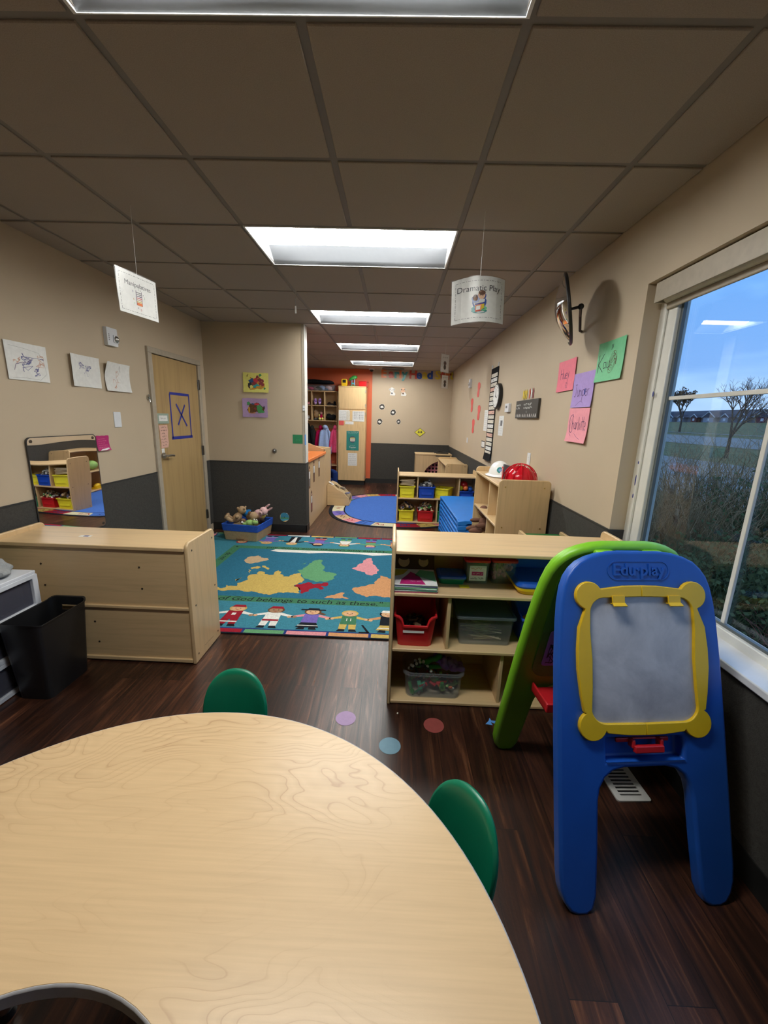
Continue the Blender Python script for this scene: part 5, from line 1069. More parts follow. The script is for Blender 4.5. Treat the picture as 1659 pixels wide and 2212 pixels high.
MB().prism([(0, 0), (.355, 0), (.38, .07)]+wv[::-1], 0, .018, 'birch_x', 'xz').build('side_panel', rm, bevel=.003); MB().prism([(0, 0), (.355, 0), (.38, .07)]+wv[::-1], .38, .398, 'birch_x', 'xz').build('side_panel', rm, bevel=.003)
tpv = [(u, .009, v-.006) for u, v in wv]+[(u, .389, v-.006) for u, v in wv]
MB().add(tpv, [(i, i+1, 7+i+1, 7+i) for i in range(6)], 'canvas_tan').build('sloping_top', rm, solid=.006)
MB().box(0, .37, .02, .38, 0, .02, 'birch_x').build('base', rm)
for i in range(4):
    u = .05+.09*i; v = [.352, .30, .25, .19][i]; mb = MB(); q = random.Random(i)
    mb.T = Matrix.Translation((0, 0, 0)) @ Matrix.Rotation(radians(33), 4, 'Y')
    mb.prism([(-.05, -.04), (.04, -.05), (.055, .02), (.01, .06), (-.04, .04)], 0, .001, 'paper_white', 'xy'); mb.prism([(-.02, -.025), (.025, -.03), (.03, .01), (-.01, .03)], .0012, .0018, ['ink_grey', 'hair_brown', 'ink', 'paper_peach'][i], 'xy')
    o = mb.build('animal_picture', None, (XC+.005+u+.01, 6.80+.07*(i % 3), .008+v+.012), (0, 0, i*.7), smooth=0); tag(o, ['white animal cutout at the top of the sloping stand', 'brown animal cutout, second down the sloping stand', 'black and white animal cutout on the sloping stand', 'peach animal cutout at the low end of the sloping stand'][i], 'picture', 'animal cutouts on the stand')
# ------------------------------------------------------------------ cubbies, coats, closet
cu = thing('coat_cubby', 'birch cubby unit with two rows of open boxes and coat hooks', 'cubby', (-2.40, 9.05, 0))
Wc = 1.135
for x in (0, .28, .56, .84, Wc-.018):
    MB().box(x, x+.018, 0, .32, 1.385 if 0 < x < 1.1 else 0, 2.0, 'birch_z').build('divider' if 0 < x < 1.1 else 'side_panel', cu, bevel=.002)
for z_ in (1.367, 1.685, 1.985): MB().box(0, Wc, 0, .32, z_, z_+.018, 'birch_x').build('shelf_board', cu, bevel=.002)
MB().box(.018, Wc-.018, .30, .318, 1.215, 1.367, 'birch_x').build('hook_board', cu); MB().box(.018, Wc-.018, .30, .318, 1.385, 1.985, 'birch_x').build('back_panel', cu)
MB().box(.018, Wc-.018, .0, .32, .40, .42, 'birch_x').build('bench_board', cu)
for x in (.20, .42, .70, .95, 1.06): MB().tube([(x, .30, 1.30), (x, .26, 1.29), (x, .24, 1.315)], .006, 'steel', 6).build('coat_hook', cu)
CX = -2.40
def shoe(label, x, y, z_, m, L=.15, grp='shoes in the cubbies'):
    mb = MB().ball((0, 0, .02), (.032, L/2, .02), m, 12, 8).ball((0, L*.22, .045), (.028, L*.25, .035), m, 12, 8).ball((0, -L*.25, .03), (.030, L*.22, .022), m)
    t = thing('shoe', label, 'shoe', (x, y, z_), 0, grp); mb.build('upper', t, remesh=.004)
    MB().prism([(a*.034, b_*L/2) for a, b_ in circ(0, 0, 1, 14)], 0, .010, 'grey_plastic', 'xy').build('sole', t); MB().box(-.031, .031, -.02, .0, .045, .055, 'purple').box(-.031, .031, .015, .03, .06, .07, 'purple').build('strap', t) if 'purple' in label else None
    return t
plain('lilac', (.45, .28, .60, 1), .5)
for nm, x in (('left', -1.76), ('right', -1.655)):
    t = shoe('%s lilac purple sandal standing upright in the upper cubby' % nm, x, 9.14, 1.71, 'lilac'); t.rotation_euler = (radians(55), 0, .1 if nm == 'left' else -.15); t.location.z = 1.765
shoe('dark sandal leaning on its side in the upper right cubby', -1.44, 9.16, 1.7035, 'plush_dark', .18).rotation_euler = (.0, .3, 1.1)
shoe('black sneaker at the right of the upper right cubby', -1.34, 9.14, 1.7035, 'cloth_black', .17).rotation_euler = (.5, 0, .3)
shoe('black shoe in the upper cubby next to the wall end', -1.98, 9.14, 1.7035, 'cloth_black', .18)
shoe('pink shoe in the upper cubby next to the wall end', -1.90, 9.10, 1.7035, 'pink_toy', .14)
tag(MB().ball((-1.43, 9.17, 1.45), (.11, .09, .06), 'cloth_black').ball((-1.47, 9.15, 1.50), (.05, .05, .035), 'cloth_black').ball((-1.37, 9.15, 1.47), (.06, .06, .05), 'cloth_black').build('winter_hat', remesh=.008), 'black winter hat in the lower right cubby', 'hat')
tag(MB().ball((-1.97, 9.15, 1.44), (.09, .09, .06), 'white_plastic').prism([(-2.04, 1.385), (-1.90, 1.385), (-1.92, 1.42), (-2.02, 1.42)], 9.02, 9.07, 'cloth_black', 'xz').build('baseball_cap', remesh=.006), 'white cap with dark brim in the lower cubby by the wall end', 'hat')
tag(MB().ball((-1.74, 9.20, 1.50), (.075, .06, .085), 'plush_tan').ball((-1.76, 9.19, 1.56), (.05, .05, .05), 'plush_tan').build('fluffy_toy', remesh=.006), 'fluffy tan soft toy in the lower middle cubby', 'soft toy')
plush('small_doll', 'doll in red and yellow in the lower middle cubby', [((0, 0, 0), (.04, .03, .05), 'cloth_crimson'), ((0, -.01, .075), (.028, .026, .03), 'plush_pink'), ((0, 0, .10), (.03, .028, .022), 'plush_brown'), ((-.03, -.05, -.05), (.028, .04, .03), 'plush_yellow'), ((.035, -.05, -.05), (.028, .04, .03), 'plush_yellow'), ((-.045, -.01, .02), (.02, .02, .03), 'plush_yellow'), ((.045, -.01, .02), (.02, .02, .03), 'plush_yellow')], [], (-1.63, 9.13, 1.465), (0, 0, 0), .005, None)
tag(heap('shoe_pile', 'dark items under the tan soft toy in the cubby', 'items', (-1.72, 9.12, 1.386), .13, .12, .05, 20, ['black_toy', 'grey_plastic'], 41, .02), 'dark small items under the tan soft toy in the cubby', 'items', None, 'stuff')
tbx = thing('clear_tub', 'clear long tub of folded clothes on top of the cubbies', 'container', (-1.68, 9.20, 2.004))
tub(.70, .28, .125, 'clear_plastic', .92, .01, .003, .02).build('tub_body', tbx)
q = random.Random(8)
for i, (m, x) in enumerate([('cloth_pink', -.20), ('plush_pink', -.08), ('cloth_blue', .06), ('plush_white', -.28), ('cloth_darkgrey', .0), ('plush_pink', .20), ('plush_blue', .14)]):
    tag(MB().ball((-1.68+x, 9.19+.04*q.uniform(-1, 1), 2.055+.012*(i % 3)), (.075, .09, .035), m).ball((-1.68+x+.03, 9.15, 2.04), (.06, .06, .03), m).build('folded_garment', remesh=.008), ['crimson pink', 'soft pink', 'light blue', 'white', 'dark grey', 'rose', 'deep blue'][i]+' folded garment in the clear tub above the cubbies', 'clothing', 'garments in the clear tub')
bg_ = MB(); bg_.loft([[(x_, 9.24+.09*s_*cos(a)+.0, 2.13+.02+s_*(.055+.02*sin(x_*17))*(1+sin(a))) for a in [2*pi*i/14 for i in range(14)]] for x_, s_ in ((-2.35, .4), (-2.2, .9), (-2.0, 1), (-1.8, .85), (-1.6, 1.0), (-1.45, .8), (-1.36, .3))], 'cloth_black')
tag(bg_.build('black_bag', smooth=60, sub=1), 'long black soft bag lying on top of the clear tub', 'bag')
def coat(name, label, x, y, ztop, zbot, w, m, seed, sleeve=1):
    t = thing(name, label, 'coat', (x, y, 0), 0, 'coats on the hooks'); q = random.Random(seed); rings = []
    n = 9; ph = q.uniform(0, 6)
    for k in range(n+1):
        a = k/n; z_ = ztop-(ztop-zbot)*a; hw_ = w/2*(.22+.78*min(1, a*2.2)**.7)*(1-.12*(a > .9)); d_ = .05*(.5+.7*sin(min(1, a*1.5)*pi/2))
        rings.append([(hw_*cos(b_)*(1+.05*sin(3*b_+k))+.012*sin(k*.8+ph), d_*sin(b_)*(1+.25*sin(5*b_+ph)), z_) for b_ in [2*pi*i/22 for i in range(22)]])
    MB().loft(rings[::-1], m).build('coat_body', t, smooth=60, sub=1)
    for sx in (-1, 1)[:sleeve+1]:
        zz = ztop-.09; MB().loft([[(sx*w*.34+.03*cos(b_)*s_+sx*dx, -.03+.028*sin(b_)*s_, zz-dz) for b_ in [2*pi*i/10 for i in range(10)]] for dx, dz, s_ in ((.05, .36*(ztop-zbot)/.5, .8), (.03, .2*(ztop-zbot)/.5, 1), (0, .05, 1.1), (-.02, 0, .6))], m).build('sleeve', t, smooth=60)
    MB().ball((0, -.02, ztop-.03), (w*.22, .05, .05), m).build('hood', t, smooth=60)
    return t
coat('black_jacket', 'black coat hanging from the hooks next to the wall end', -1.955, 9.20, 1.30, .55, .24, 'cloth_black', 1)
coat('grey_jacket', 'dark grey green jacket behind the black coat', -1.86, 9.26, 1.25, .72, .20, 'cloth_darkgrey', 2, 0)
coat('crimson_jacket', 'crimson puffy child coat on a hook', -1.665, 9.22, 1.26, .72, .19, 'cloth_crimson', 3, 0)
coat('light_blue_jacket', 'light blue child coat on a hook in the middle', -1.545, 9.14, 1.27, .62, .26, 'cloth_blue', 4)
coat('pink_jacket', 'bright pink child coat on the hook beside the closet', -1.325, 9.12, 1.27, .68, .19, 'cloth_pink', 5)
acn = thing('child_armchair', 'small navy blue armchair half hidden between counter and closet', 'chair', (-1.50, 8.40, 0), radians(20))
MB().box(-.20, .20, -.18, .20, .06, .24, 'chair_blue').build('seat', acn, bevel=.03, seg=3); MB().box(-.24, .24, .16, .27, .06, .60, 'chair_blue').build('backrest', acn, bevel=.04, seg=3)
for sx in (-1, 1): MB().box(sx*.25-.055, sx*.25+.055, -.20, .22, .0, .38, 'chair_blue').build('armrest', acn, bevel=.045, seg=3)
cz = thing('tall_closet', 'tall oak closet with an upper and a lower door at the orange wall', 'closet', (-1.238, 8.95, 0))
MB().box(0, .59, .02, .41, .10, 2.09, 'closet_oak').build('body', cz, bevel=.002); MB().box(0, .575, .05, .41, 0, .10, 'vinyl_black').build('toe_kick', cz)
MB().box(0, .59, -.0, .42, 2.09, 2.108, 'closet_oak').build('top_board', cz, bevel=.002)
for z0, z1, hz in ((1.64, 2.085, 1.72), (.105, 1.625, .86)):
    dd = MB().box(.004, .582, 0, .02, z0, z1, 'closet_oak').build('closet_door', cz, bevel=.002)
    MB().tube([(.035, 0, hz-.05), (.035, -.025, hz-.04), (.035, -.025, hz+.04), (.035, 0, hz+.05)], .0035, 'steel', 8).build('handle', dd)
    for zz in (z0+.08, z1-.08): MB().box(.575, .592, -.006, .014, zz-.03, zz+.03, 'steel').build('hinge', dd)
YC = 8.9485
def sheetx(name, label, cat, x0, x1, z0, z1, m, lines=0, ink='ink_grey', group=None, y=YC, fn=None):
    mb = MB().box(x0, x1, y-.0012, y, z0, z1, m)
    if lines:
        for i in range(lines): wordline(mb, x0+.06*(x1-x0), x1-.1*(x1-x0)*rng.uniform(.5, 3), z1-(z1-z0)*(i+.8)/(lines+.6), (z1-z0)/(lines+1)*.42, ink, 'xz', y-.0016, rng)
    if fn: fn(mb)
    return tag(mb.build(name, smooth=0), label, cat, group)
def grid(mb):
    for i in range(6):
        for j in range(5): mb.box(-.90+.037*i, -.885+.037*i, YC-.0022, YC-.0018, 1.43+.034*j, 1.448+.034*j, 'ink_grey')
sheetx('wall_calendar', 'wide white calendar sheet on the lower closet door', 'paper', -.93, -.675, 1.385, 1.600, 'paper_white', 0, y=YC-.001, fn=grid)
sheetx('notice_sheet', 'white notice sheet at the left of the closet calendar', 'paper', -1.225, -1.00, 1.395, 1.612, 'paper_white', 6)
sheetx('notice_sheet', 'narrow cream notice clipped over the closet calendar', 'paper', -1.06, -.985, 1.405, 1.60, 'paper_cream', 5, y=YC-.003)
sheetx('note_card', 'red paper square under the notices on the closet', 'paper', -1.222, -1.115, 1.295, 1.392, 'paper_red')
sheetx('note_card', 'small white slip under the calendar on the closet', 'paper', -1.085, -.905, 1.320, 1.378, 'paper_white', 2)
def poster(mb):
    mb.flat(circ(-.922, 1.00, .070, 24), YC-.0018, 'navy', 'xz'); mb.flat(circ(-.922, 1.0, .062, 24), YC-.0022, 'ink_grey', 'xz')
    for i in range(5): mb.flat([(-.972+.022*i, .96), (-.958+.022*i, .96), (-.956+.022*i, 1.02), (-.974+.022*i, 1.02)], YC-.0026, 'paper_cream', 'xz'); mb.flat(circ(-.965+.022*i, 1.03, .009, 10), YC-.003, 'sign_yellow', 'xz')
    wordline(mb, -1.035, -.80, 1.155, .020, 'paper_white', 'xz', YC-.002, rng); wordline(mb, -1.02, -.82, 1.125, .010, 'paper_white', 'xz', YC-.002, rng); mb.text('Teacher', .045, 'paper_white', FX(-.92, YC-.002, .83)); wordline(mb, -.98, -.87, .87, .012, 'paper_white', 'xz', YC-.002, rng); wordline(mb, -.95, -.89, .795, .010, 'paper_white', 'xz', YC-.002, rng)
sheetx('green_poster', 'dark green poster with a round emblem of yellow figures on the closet', 'poster', -1.055, -.785, .765, 1.180, 'paper_teal', fn=poster)
sheetx('printed_list', 'white printed list below the green poster on the closet', 'paper', -1.02, -.818, .430, .705, 'paper_white', 6)
rad = thing('toy_lantern', 'yellow toy case with a black window on top of the closet', 'toy', (-1.13, 9.12, 2.109))
MB().prism(rrect(-.062, .062, 0, .155, .035, 5), -.04, .04, 'yellow', 'xz').build('case', rad, bevel=.006); MB().box(-.036, .036, -.043, -.039, .075, .135, 'black_plastic').build('window', rad, bevel=.003)
gy = thing('toy_treehouse', 'green and blue toy treehouse on top of the closet', 'toy', (-.945, 9.12, 2.109))
MB().loft([[(r_*1.0*cos(a), r_*.6*sin(a), z_+.35*r_*cos(a)) for a in [2*pi*i/16 for i in range(16)]] for r_, z_ in ((.02, .225), (.075, .20), (.095, .16), (.085, .145), (.03, .15))], 'green_toy').build('roof', gy, smooth=50)
MB().box(-.07, .07, -.04, .04, 0, .02, 'green_toy').cyl((-.03, 0, .02), (-.02, 0, .17), .008, .008, 'blue_light').cyl((.035, 0, .02), (.03, 0, .18), .008, .008, 'blue_light').box(-.03, .03, -.03, .03, .05, .08, 'teal').build('posts', gy)
rbn = thing('storage_bin', 'red bin hanging over the right edge of the closet top', 'bin', (-.72, 9.14, 2.109), radians(-10))
tub(.19, .22, .115, 'red_bin', .84, .01, .003, .012).build('bin_body', rbn)
# ------------------------------------------------------------------ paper things on walls and strings
def sheet(name, label, cat, frame, w, h, m, draw=None, curl=None, group=None, tilt=0, back=None, th=.0008, n=10, rag=0, seed=0):
    """a sheet centred in its own frame: x right, y up, z towards the viewer"""
    mb = MB(); q = random.Random(seed)
    r_ = lambda: q.uniform(-rag, rag)
    P = [[(-w/2+w*i/n+(r_() if i in (0, n) else 0), -h/2+h*j/n+(r_() if j in (0, n) else 0)) for i in range(n+1)] for j in range(n+1)]
    for zz, flip in ((th, 0), (0, 1)):
        vs = [(x, y, zz) for row in P for x, y in row]; k = n+1
        fs = [(j*k+i, j*k+i+1, (j+1)*k+i+1, (j+1)*k+i) for j in range(n) for i in range(n)]
        mb.add(vs, [f[::-1] if flip else f for f in fs], (back or m) if flip else m)
    if draw: draw(mb, th+.0006, q)
    c_, s_ = cos(tilt), sin(tilt); out = []
    for x, y, z in mb.v:
        z2 = z+(curl(x/w*2, y/h*2) if curl else 0); v = Vector((x*c_-y*s_, x*s_+y*c_, z2)); out.append(v)
    loc = frame.to_translation(); R3 = frame.to_3x3(); mb.v = [tuple(R3 @ v) for v in out]
    o = mb.build(name, None, loc, smooth=50)
    return tag(o, label, cat, group)
G = {'H': [[(0, 0), (0, 1)], [(.6, 0), (.6, 1)], [(0, .5), (.6, .55)]], 'u': [[(0, .55), (.02, .15), (.2, 0), (.4, .15), (.42, .55)], [(.42, .55), (.42, 0)]], 'e': [[(0, .3), (.4, .32), (.35, .55), (.12, .55), (0, .3), (.08, .05), (.3, 0), (.42, .1)]],
     'y': [[(0, .55), (.2, .1)], [(.42, .6), (.1, -.35)]], 'J': [[(0, 1), (.5, 1)], [(.28, 1), (.28, .1), (.1, -.05), (-.08, .1)]], 'n': [[(0, 0), (0, .55)], [(0, .4), (.2, .55), (.38, .4), (.4, 0)]], 'i': [[(0, 0), (0, .55)], [(0, .75), (.01, .78)]],
     'p': [[(0, .55), (0, -.4)], [(0, .5), (.3, .5), (.38, .25), (.25, .02), (0, .08)]], 'r': [[(0, 0), (0, .55)], [(0, .35), (.2, .55), (.36, .5)]], 'C': [[(.6, .85), (.4, 1), (.12, .85), (0, .5), (.12, .12), (.4, 0), (.62, .15)]], 'h': [[(0, 0), (0, 1)], [(0, .4), (.2, .55), (.38, .4), (.4, 0)]],
     'a': [[(.4, .5), (.15, .55), (0, .28), (.12, .02), (.38, .1)], [(.42, .55), (.44, 0)]], 'l': [[(0, 0), (0, 1)]], 'o': [[(.2, .55), (0, .3), (.18, 0), (.4, .25), (.2, .55)]], 't': [[(.15, 1), (.15, .05), (.3, 0)], [(-.05, .6), (.38, .64)]], 'K': [[(0, 0), (0, 1)], [(.5, 1), (.02, .45), (.55, 0)]],
     '7': [[(0, 1), (.5, 1), (.2, 0)], [(.1, .5), (.4, .5)]], '2': [[(0, .8), (.25, 1), (.45, .75), (0, 0), (.5, .02)]]}
W_ = {'i': .2, 'l': .18, 't': .4, 'H': .75, 'C': .75, 'J': .6}
def hand(mb, s, u, v, h, t, m='ink', w=.0032, sq=1.0, jit=.03, q=None):
    for ch_ in s:
        for st_ in G.get(ch_, []): strokes(mb, [(u+(x+(q.uniform(-jit, jit) if q else 0))*h*sq, v+(y+(q.uniform(-jit, jit) if q else 0))*h) for x, y in st_], w, m, 'xy', t)
        u += W_.get(ch_, .58)*h*sq
def d_kau(mb, t, q):
    hand(mb, 'K', -.130, -.06, .105, t, 'ink', .004, q=q); hand(mb, 'au', -.075, -.04, .07, t, 'ink', .004, q=q)
    for k in range(3): strokes(mb, [(.03+.045*(1-k*.22)*cos(a*.9), -.01+.06*(1-k*.22)*sin(a)) for a in [2*pi*i/16 for i in range(17)]], .002, 'hair_brown', 'xy', t)
    scribble(mb, -.01, -.05, .07, .05, 30, .0022, 'hair_brown', 'xy', t, q); scribble(mb, .0, .02, .09, .085, 12, .002, 'ink', 'xy', t, q)
def d_huey(mb, t, q): hand(mb, 'Huey', -.10, -.02, .07, t, 'ink_purple', .004, .9, q=q); hand(mb, '72', .0, -.085, .035, t, 'ink_purple', .0025, q=q)
def d_jun(mb, t, q): hand(mb, 'Juniper', -.115, -.04, .078, t, 'ink_purple', .004, .76, q=q); mb.flat(circ(.030, -.012, .009, 12, .022), t+.0004, 'tape_blue'); strokes(mb, [(-.08, -.10), (-.03, -.075), (.0, -.07), (.02, -.085)], .002, 'ink_purple', 'xy', t)
def d_char(mb, t, q):
    hand(mb, 'C', -.130, -.05, .125, t, 'ink_purple', .004, .75, q=q); hand(mb, 'harlotte', -.085, -.03, .088, t, 'ink_purple', .004, .62, q=q); strokes(mb, [(-.10, .04), (-.115, 0), (-.11, -.06), (-.08, -.075)], .0022, 'ink_purple', 'xy', t); strokes(mb, [(-.04, -.055), (.02, -.08), (.07, -.09)], .002, 'ink_purple', 'xy', t)
bt = lambda k: (lambda u, v: .003+k*max(0, -v)**2+.004*(u*u))
XW = XR-.001
sheet('name_paper', 'green construction paper with handwriting and a brown scribble, beside the window', 'paper', FR(XW, 2.511, 1.832), .300, .222, 'paper_green', d_kau, bt(.006), 'coloured name papers', .0, seed=1)
sheet('name_paper', 'rose red construction paper with handwriting, leftmost of the coloured papers', 'paper', FR(XW, 3.118, 1.808), .300, .215, 'paper_hotpink', d_huey, bt(.004), 'coloured name papers', .01, seed=2)
sheet('name_paper', 'purple construction paper with handwriting below the green sheet', 'paper', FR(XW, 2.815, 1.690), .300, .222, 'paper_purple', d_jun, bt(.005), 'coloured name papers', .0, seed=3)
sheet('name_paper', 'pale pink construction paper with handwriting, lowest of the coloured papers', 'paper', FR(XW, 2.824, 1.462), .306, .224, 'paper_pink', d_char, bt(.012), 'coloured name papers', -.01, seed=4)
# convex mirror with its bracket
cm_ = thing('convex_mirror', 'round convex safety mirror on a bent black arm near the ceiling', 'mirror', (1.03, 2.74, 2.15))
nrm = Vector((-.93, .345, -.20)).normalized(); rot = Vector((0, 0, 1)).rotation_difference(nrm).to_matrix().to_4x4()
mb = MB(); mb.T = rot; rings = []
for k in range(13):
    a = k/12; r_ = .200*cos(a*pi/2) if k < 12 else .001; rings.append([(r_*cos(q_), r_*sin(q_), .075*(1-(r_/.200)**2)) for q_ in [2*pi*i/48 for i in range(48)]])
mb.loft(rings, 'mirror_dome'); mb.build('dome', cm_, smooth=60)
mb = MB(); mb.T = rot; mb.loft([[(r_*cos(q_), r_*sin(q_), z_) for q_ in [2*pi*i/48 for i in range(48)]] for r_, z_ in ((.001, -.010), (.200, -.010), (.207, -.004), (.207, .006), (.200, .010), (.196, .004))], 'black_plastic'); mb.build('back_shell', cm_)
mb = MB(); p0 = -nrm*.012; pts = [p0, p0-nrm*.06, Vector((.115, .09, -.01)), Vector((.17, .20, -.075)), Vector((.205, .245, -.075))]
mb.tube([tuple(p) for p in pts], .0085, 'black_plastic', 10); mb.ball(tuple(pts[1]), .018, 'black_plastic', 10, 8); mb.box(.195, .209, .228, .262, -.155, -.045, 'black_plastic')
mb.build('bracket', cm_, bevel=.001)
# pocket chart and clock
pc = thing('pocket_chart', 'long narrow black pocket chart full of cards, hanging on the right wall', 'chart', (XW, 5.385, 1.55))
prof = MB(); n = 16
rings = [[(-.008-.028*max(0, (-z_-.35)/.25)**2*(1 if z_ < -.35 else 0), y, z_) for y in (-.185, .185)]+[(-.004-.028*max(0, (-z_-.35)/.25)**2*(1 if z_ < -.35 else 0), y, z_) for y in (.185, -.185)] for z_ in [-.575+1.15*i/24 for i in range(25)]]
prof.loft(rings, 'cloth_black').build('backing', pc, smooth=0)
for i in range(18):
    z_ = .505-.0565*i; dx = .009+.028*max(0, (-z_-.35)/.25)**2*(1 if z_ < -.35 else 0); q = random.Random(50+i)
    c = MB().box(-dx-.002, -dx, -.165, .150+.0*i, z_-.043, z_, ['paper_cream', 'paper_white', 'paper_cream', 'paper_peach', 'paper_cream'][i % 5])
    for (a, b_) in ((-.15, -.05), (-.03, .04), (.06, .13)): scribble(c, a, z_-.034, b_, z_-.01, 5, .004, 'ink_grey', 'yz', -dx-.0026, q)
    c.build('card_strip', pc, smooth=0)
MB().box(-.012, 0, -.175, -.155, .575, .62, 'white_plastic').box(-.012, 0, .155, .175, .575, .62, 'white_plastic').build('hanging_hook', pc)
ck = thing('wall_clock', 'round wall clock with black rim beside the pocket chart', 'clock', (XW, 5.06, 1.765))
MB().cyl((0, 0, 0), (-.045, 0, 0), .148, .148, 'black_plastic', 40).build('rim', ck, bevel=.006)
MB().cyl((-.0455, 0, 0), (-.047, 0, 0), .128, .128, 'paper_white', 40).build('face', ck)
hd = MB().box(-.050, -.048, -.004, .004, -.01, .085, 'ink'); hd.T = Matrix.Rotation(1.9, 4, 'X'); hd.box(-.052, -.050, -.005, .005, -.01, .06, 'ink'); hd.build('hands', ck)
nm = MB()
for i in range(12): nm.box(-.0482, -.0472, .108*sin(i*pi/6)-.004, .108*sin(i*pi/6)+.004, .108*cos(i*pi/6)-.008, .108*cos(i*pi/6)+.008, 'ink')
nm.build('hour_marks', ck)
def feet(name, label, y, z, rz):
    P = [(0, -.10), (.03, -.09), (.04, -.05), (.028, 0), (.045, .05), (.05, .09), (.03, .115), (-.01, .12), (-.045, .10), (-.05, .05), (-.03, 0), (-.038, -.05), (-.028, -.09)]
    c_, s_ = cos(rz), sin(rz); tag(MB().prism([(y+(a*2.1*c_-b_*s_), z+(a*1.25*s_+b_*c_)) for a, b_ in P], XW-.003, XW-.001, 'paper_red', 'yz').build(name, bevel=.001), label, 'wall decoration', 'red footprints on the right wall')
feet('paper_footprint', 'red paper footprint, highest of four on the right wall', 6.38, 1.915, .2); feet('paper_footprint', 'red paper footprint farthest from the camera on the right wall', 6.84, 1.705, -.1)
feet('paper_footprint', 'red paper footprint nearest the pocket chart', 6.24, 1.580, .15); feet('paper_footprint', 'red paper footprint, lowest of four on the right wall', 6.60, 1.380, 0)
def plate(name, label, cat, frame, w, h, d, m='white_plastic', fn=None, group=None):
    t = bpy.data.objects.new(name, None); C.objects.link(t); t.location = frame.to_translation(); t.rotation_euler = frame.to_euler(); tag(t, label, cat, group)
    MB().prism(rrect(-w/2, w/2, -h/2, h/2, .004, 2), 0, d, m, 'xy').build('plate', t, bevel=.0015)
    if fn: fn(t, d)
    return t
def rockers(t, d):
    for dy in (-.032, .0, .032): MB().box(-.016, .016, dy-.014, dy+.014, d, d+.004, 'paper_white').build('rocker', t, bevel=.001)
plate('light_switch', 'white light switch plate on the right wall above the toy helmets', 'switch', FR(XR, 3.757, 1.143), .078, .118, .006, fn=rockers)
plate('wall_outlet', 'small white plate low on the right wall beyond the pocket chart', 'outlet', FR(XR, 7.03, 1.15), .10, .085, .006)
plate('light_switch', 'blank white switch plate on the left wall below the drawings', 'switch', FL(XL, 3.403, 1.392), .086, .124, .006)
def thermo(t, d): MB().box(-.04, .02, -.005, .02, d, d+.001, 'grey_plastic').build('display', t)
plate('thermostat', 'white thermostat between the clock and the dark letter board', 'thermostat', FR(XR, 4.595, 1.620), .15, .09, .028, fn=thermo)
def wl(n_, h_, m='ink_grey', u0=-.4, u1=.4):
    def f(w, h):
        def g(mb, t, q):
            for i in range(n_): wordline(mb, u0*w, u1*w*q.uniform(.4, 1), h/2-h*(i+1)/(n_+1), h_, m, 'xy', t, q)
        return g
    return f
sheet('printed_sheet', 'tall white printed sheet below the thermostat', 'paper', FR(XW, 4.875, 1.425), .215, .225, 'paper_white', lambda mb, t, q: (mb.box(-.03, .06, .0, .06, t-.0004, t, 'ink_grey'), wl(7, .006)(.215, .225)(mb, t, q)), seed=6)
sheet('printed_sheet', 'white printed sheet half behind the pocket chart', 'paper', FR(XW+.0, 5.70, 1.48), .25, .275, 'paper_white', wl(9, .008)(.25, .27), seed=7)
sheet('framed_card', 'small black bordered card beside the foot of the pocket chart', 'sign', FR(XW, 5.765, 1.158), .22, .095, 'ink', lambda mb, t, q: (mb.flat([(-.095, -.035), (.095, -.035), (.095, .035), (-.095, .035)], t, 'paper_white'), wl(3, .006)(.18, .06)(mb, t+.0006, q)), seed=8)
lb_ = thing('letter_board', 'dark wooden board with white chalk lettering above the light switch', 'sign', (XR, 3.935, 1.592))
MB().box(-.022, 0, -.325, .325, -.083, .083, 'chart_board').build('board', lb_, bevel=.002)
q = random.Random(77); c = MB(); c.T = FR(-.0225, 0, 0)
wordline(c, -.30, -.17, .040, .022, 'paper_white', 'xy', .0005, q, .005); wordline(c, -.30, -.18, .012, .020, 'paper_white', 'xy', .0005, q, .005); wordline(c, -.07, .16, .040, .024, 'paper_white', 'xy', .0005, q, .005); wordline(c, -.07, .17, .012, .020, 'paper_white', 'xy', .0005, q, .005)
strokes(c, [(.02, -.015), (.03, -.035)], .006, 'paper_white', 'xy', .0005)
for i in range(12): strokes(c, [(-.295+.052*i, -.072), (-.288+.052*i, -.045), (-.275+.052*i, -.070)], .005+.003*(i % 3), 'paper_white', 'xy', .0005)
c.build('lettering', lb_, smooth=0)
for i, (y, m1, lb) in enumerate([(4.06, 'letter_yellow', 'yellow paper figures sticker on top of the dark letter board'), (3.87, 'paint_maroon', 'red and white paper figures sticker on top of the dark letter board')]):
    mb = MB(); q = random.Random(i)
    for k in range(3):
        dy = .045*(k-1); mb.prism([(y+dy-.022, 1.682), (y+dy-.006, 1.70), (y+dy+.012, 1.68), (y+dy+.020, 1.70), (y+dy+.014, 1.73), (y+dy+.02, 1.755), (y+dy, 1.775), (y+dy-.02, 1.745), (y+dy-.012, 1.72)], XW-.003-.001*k, XW-.002-.001*k, [m1, m1 if i == 0 else 'paper_white', m1 if i == 0 else 'letter_red'][k], 'yz')
    tag(mb.build('figure_sticker', smooth=0), lb, 'sticker', 'stickers above the letter board')
def strobe(name, label, frame):
    t = plate(name, label, 'alarm', frame, .125, .135, .03, fn=None); 
    MB().ball((.035, -.012, .035), (.026, .026, .022), 'steel', 14, 10).build('strobe_lens', t); MB().box(.005, .065, -.04, .018, .03, .038, 'white_plastic').build('lens_base', t, bevel=.004)
    g_ = MB(); [g_.box(-.045, -.035, -.03+.014*i, -.022+.014*i, .0300, .0306, 'ink_grey') for i in range(4)]; g_.build('marking', t)
strobe('fire_alarm', 'white fire alarm strobe on the left wall above the drawings', FL(XL, 3.415, 2.035)); strobe('fire_alarm', 'white fire alarm strobe high on the far right wall', FR(XR, 7.07, 2.07))
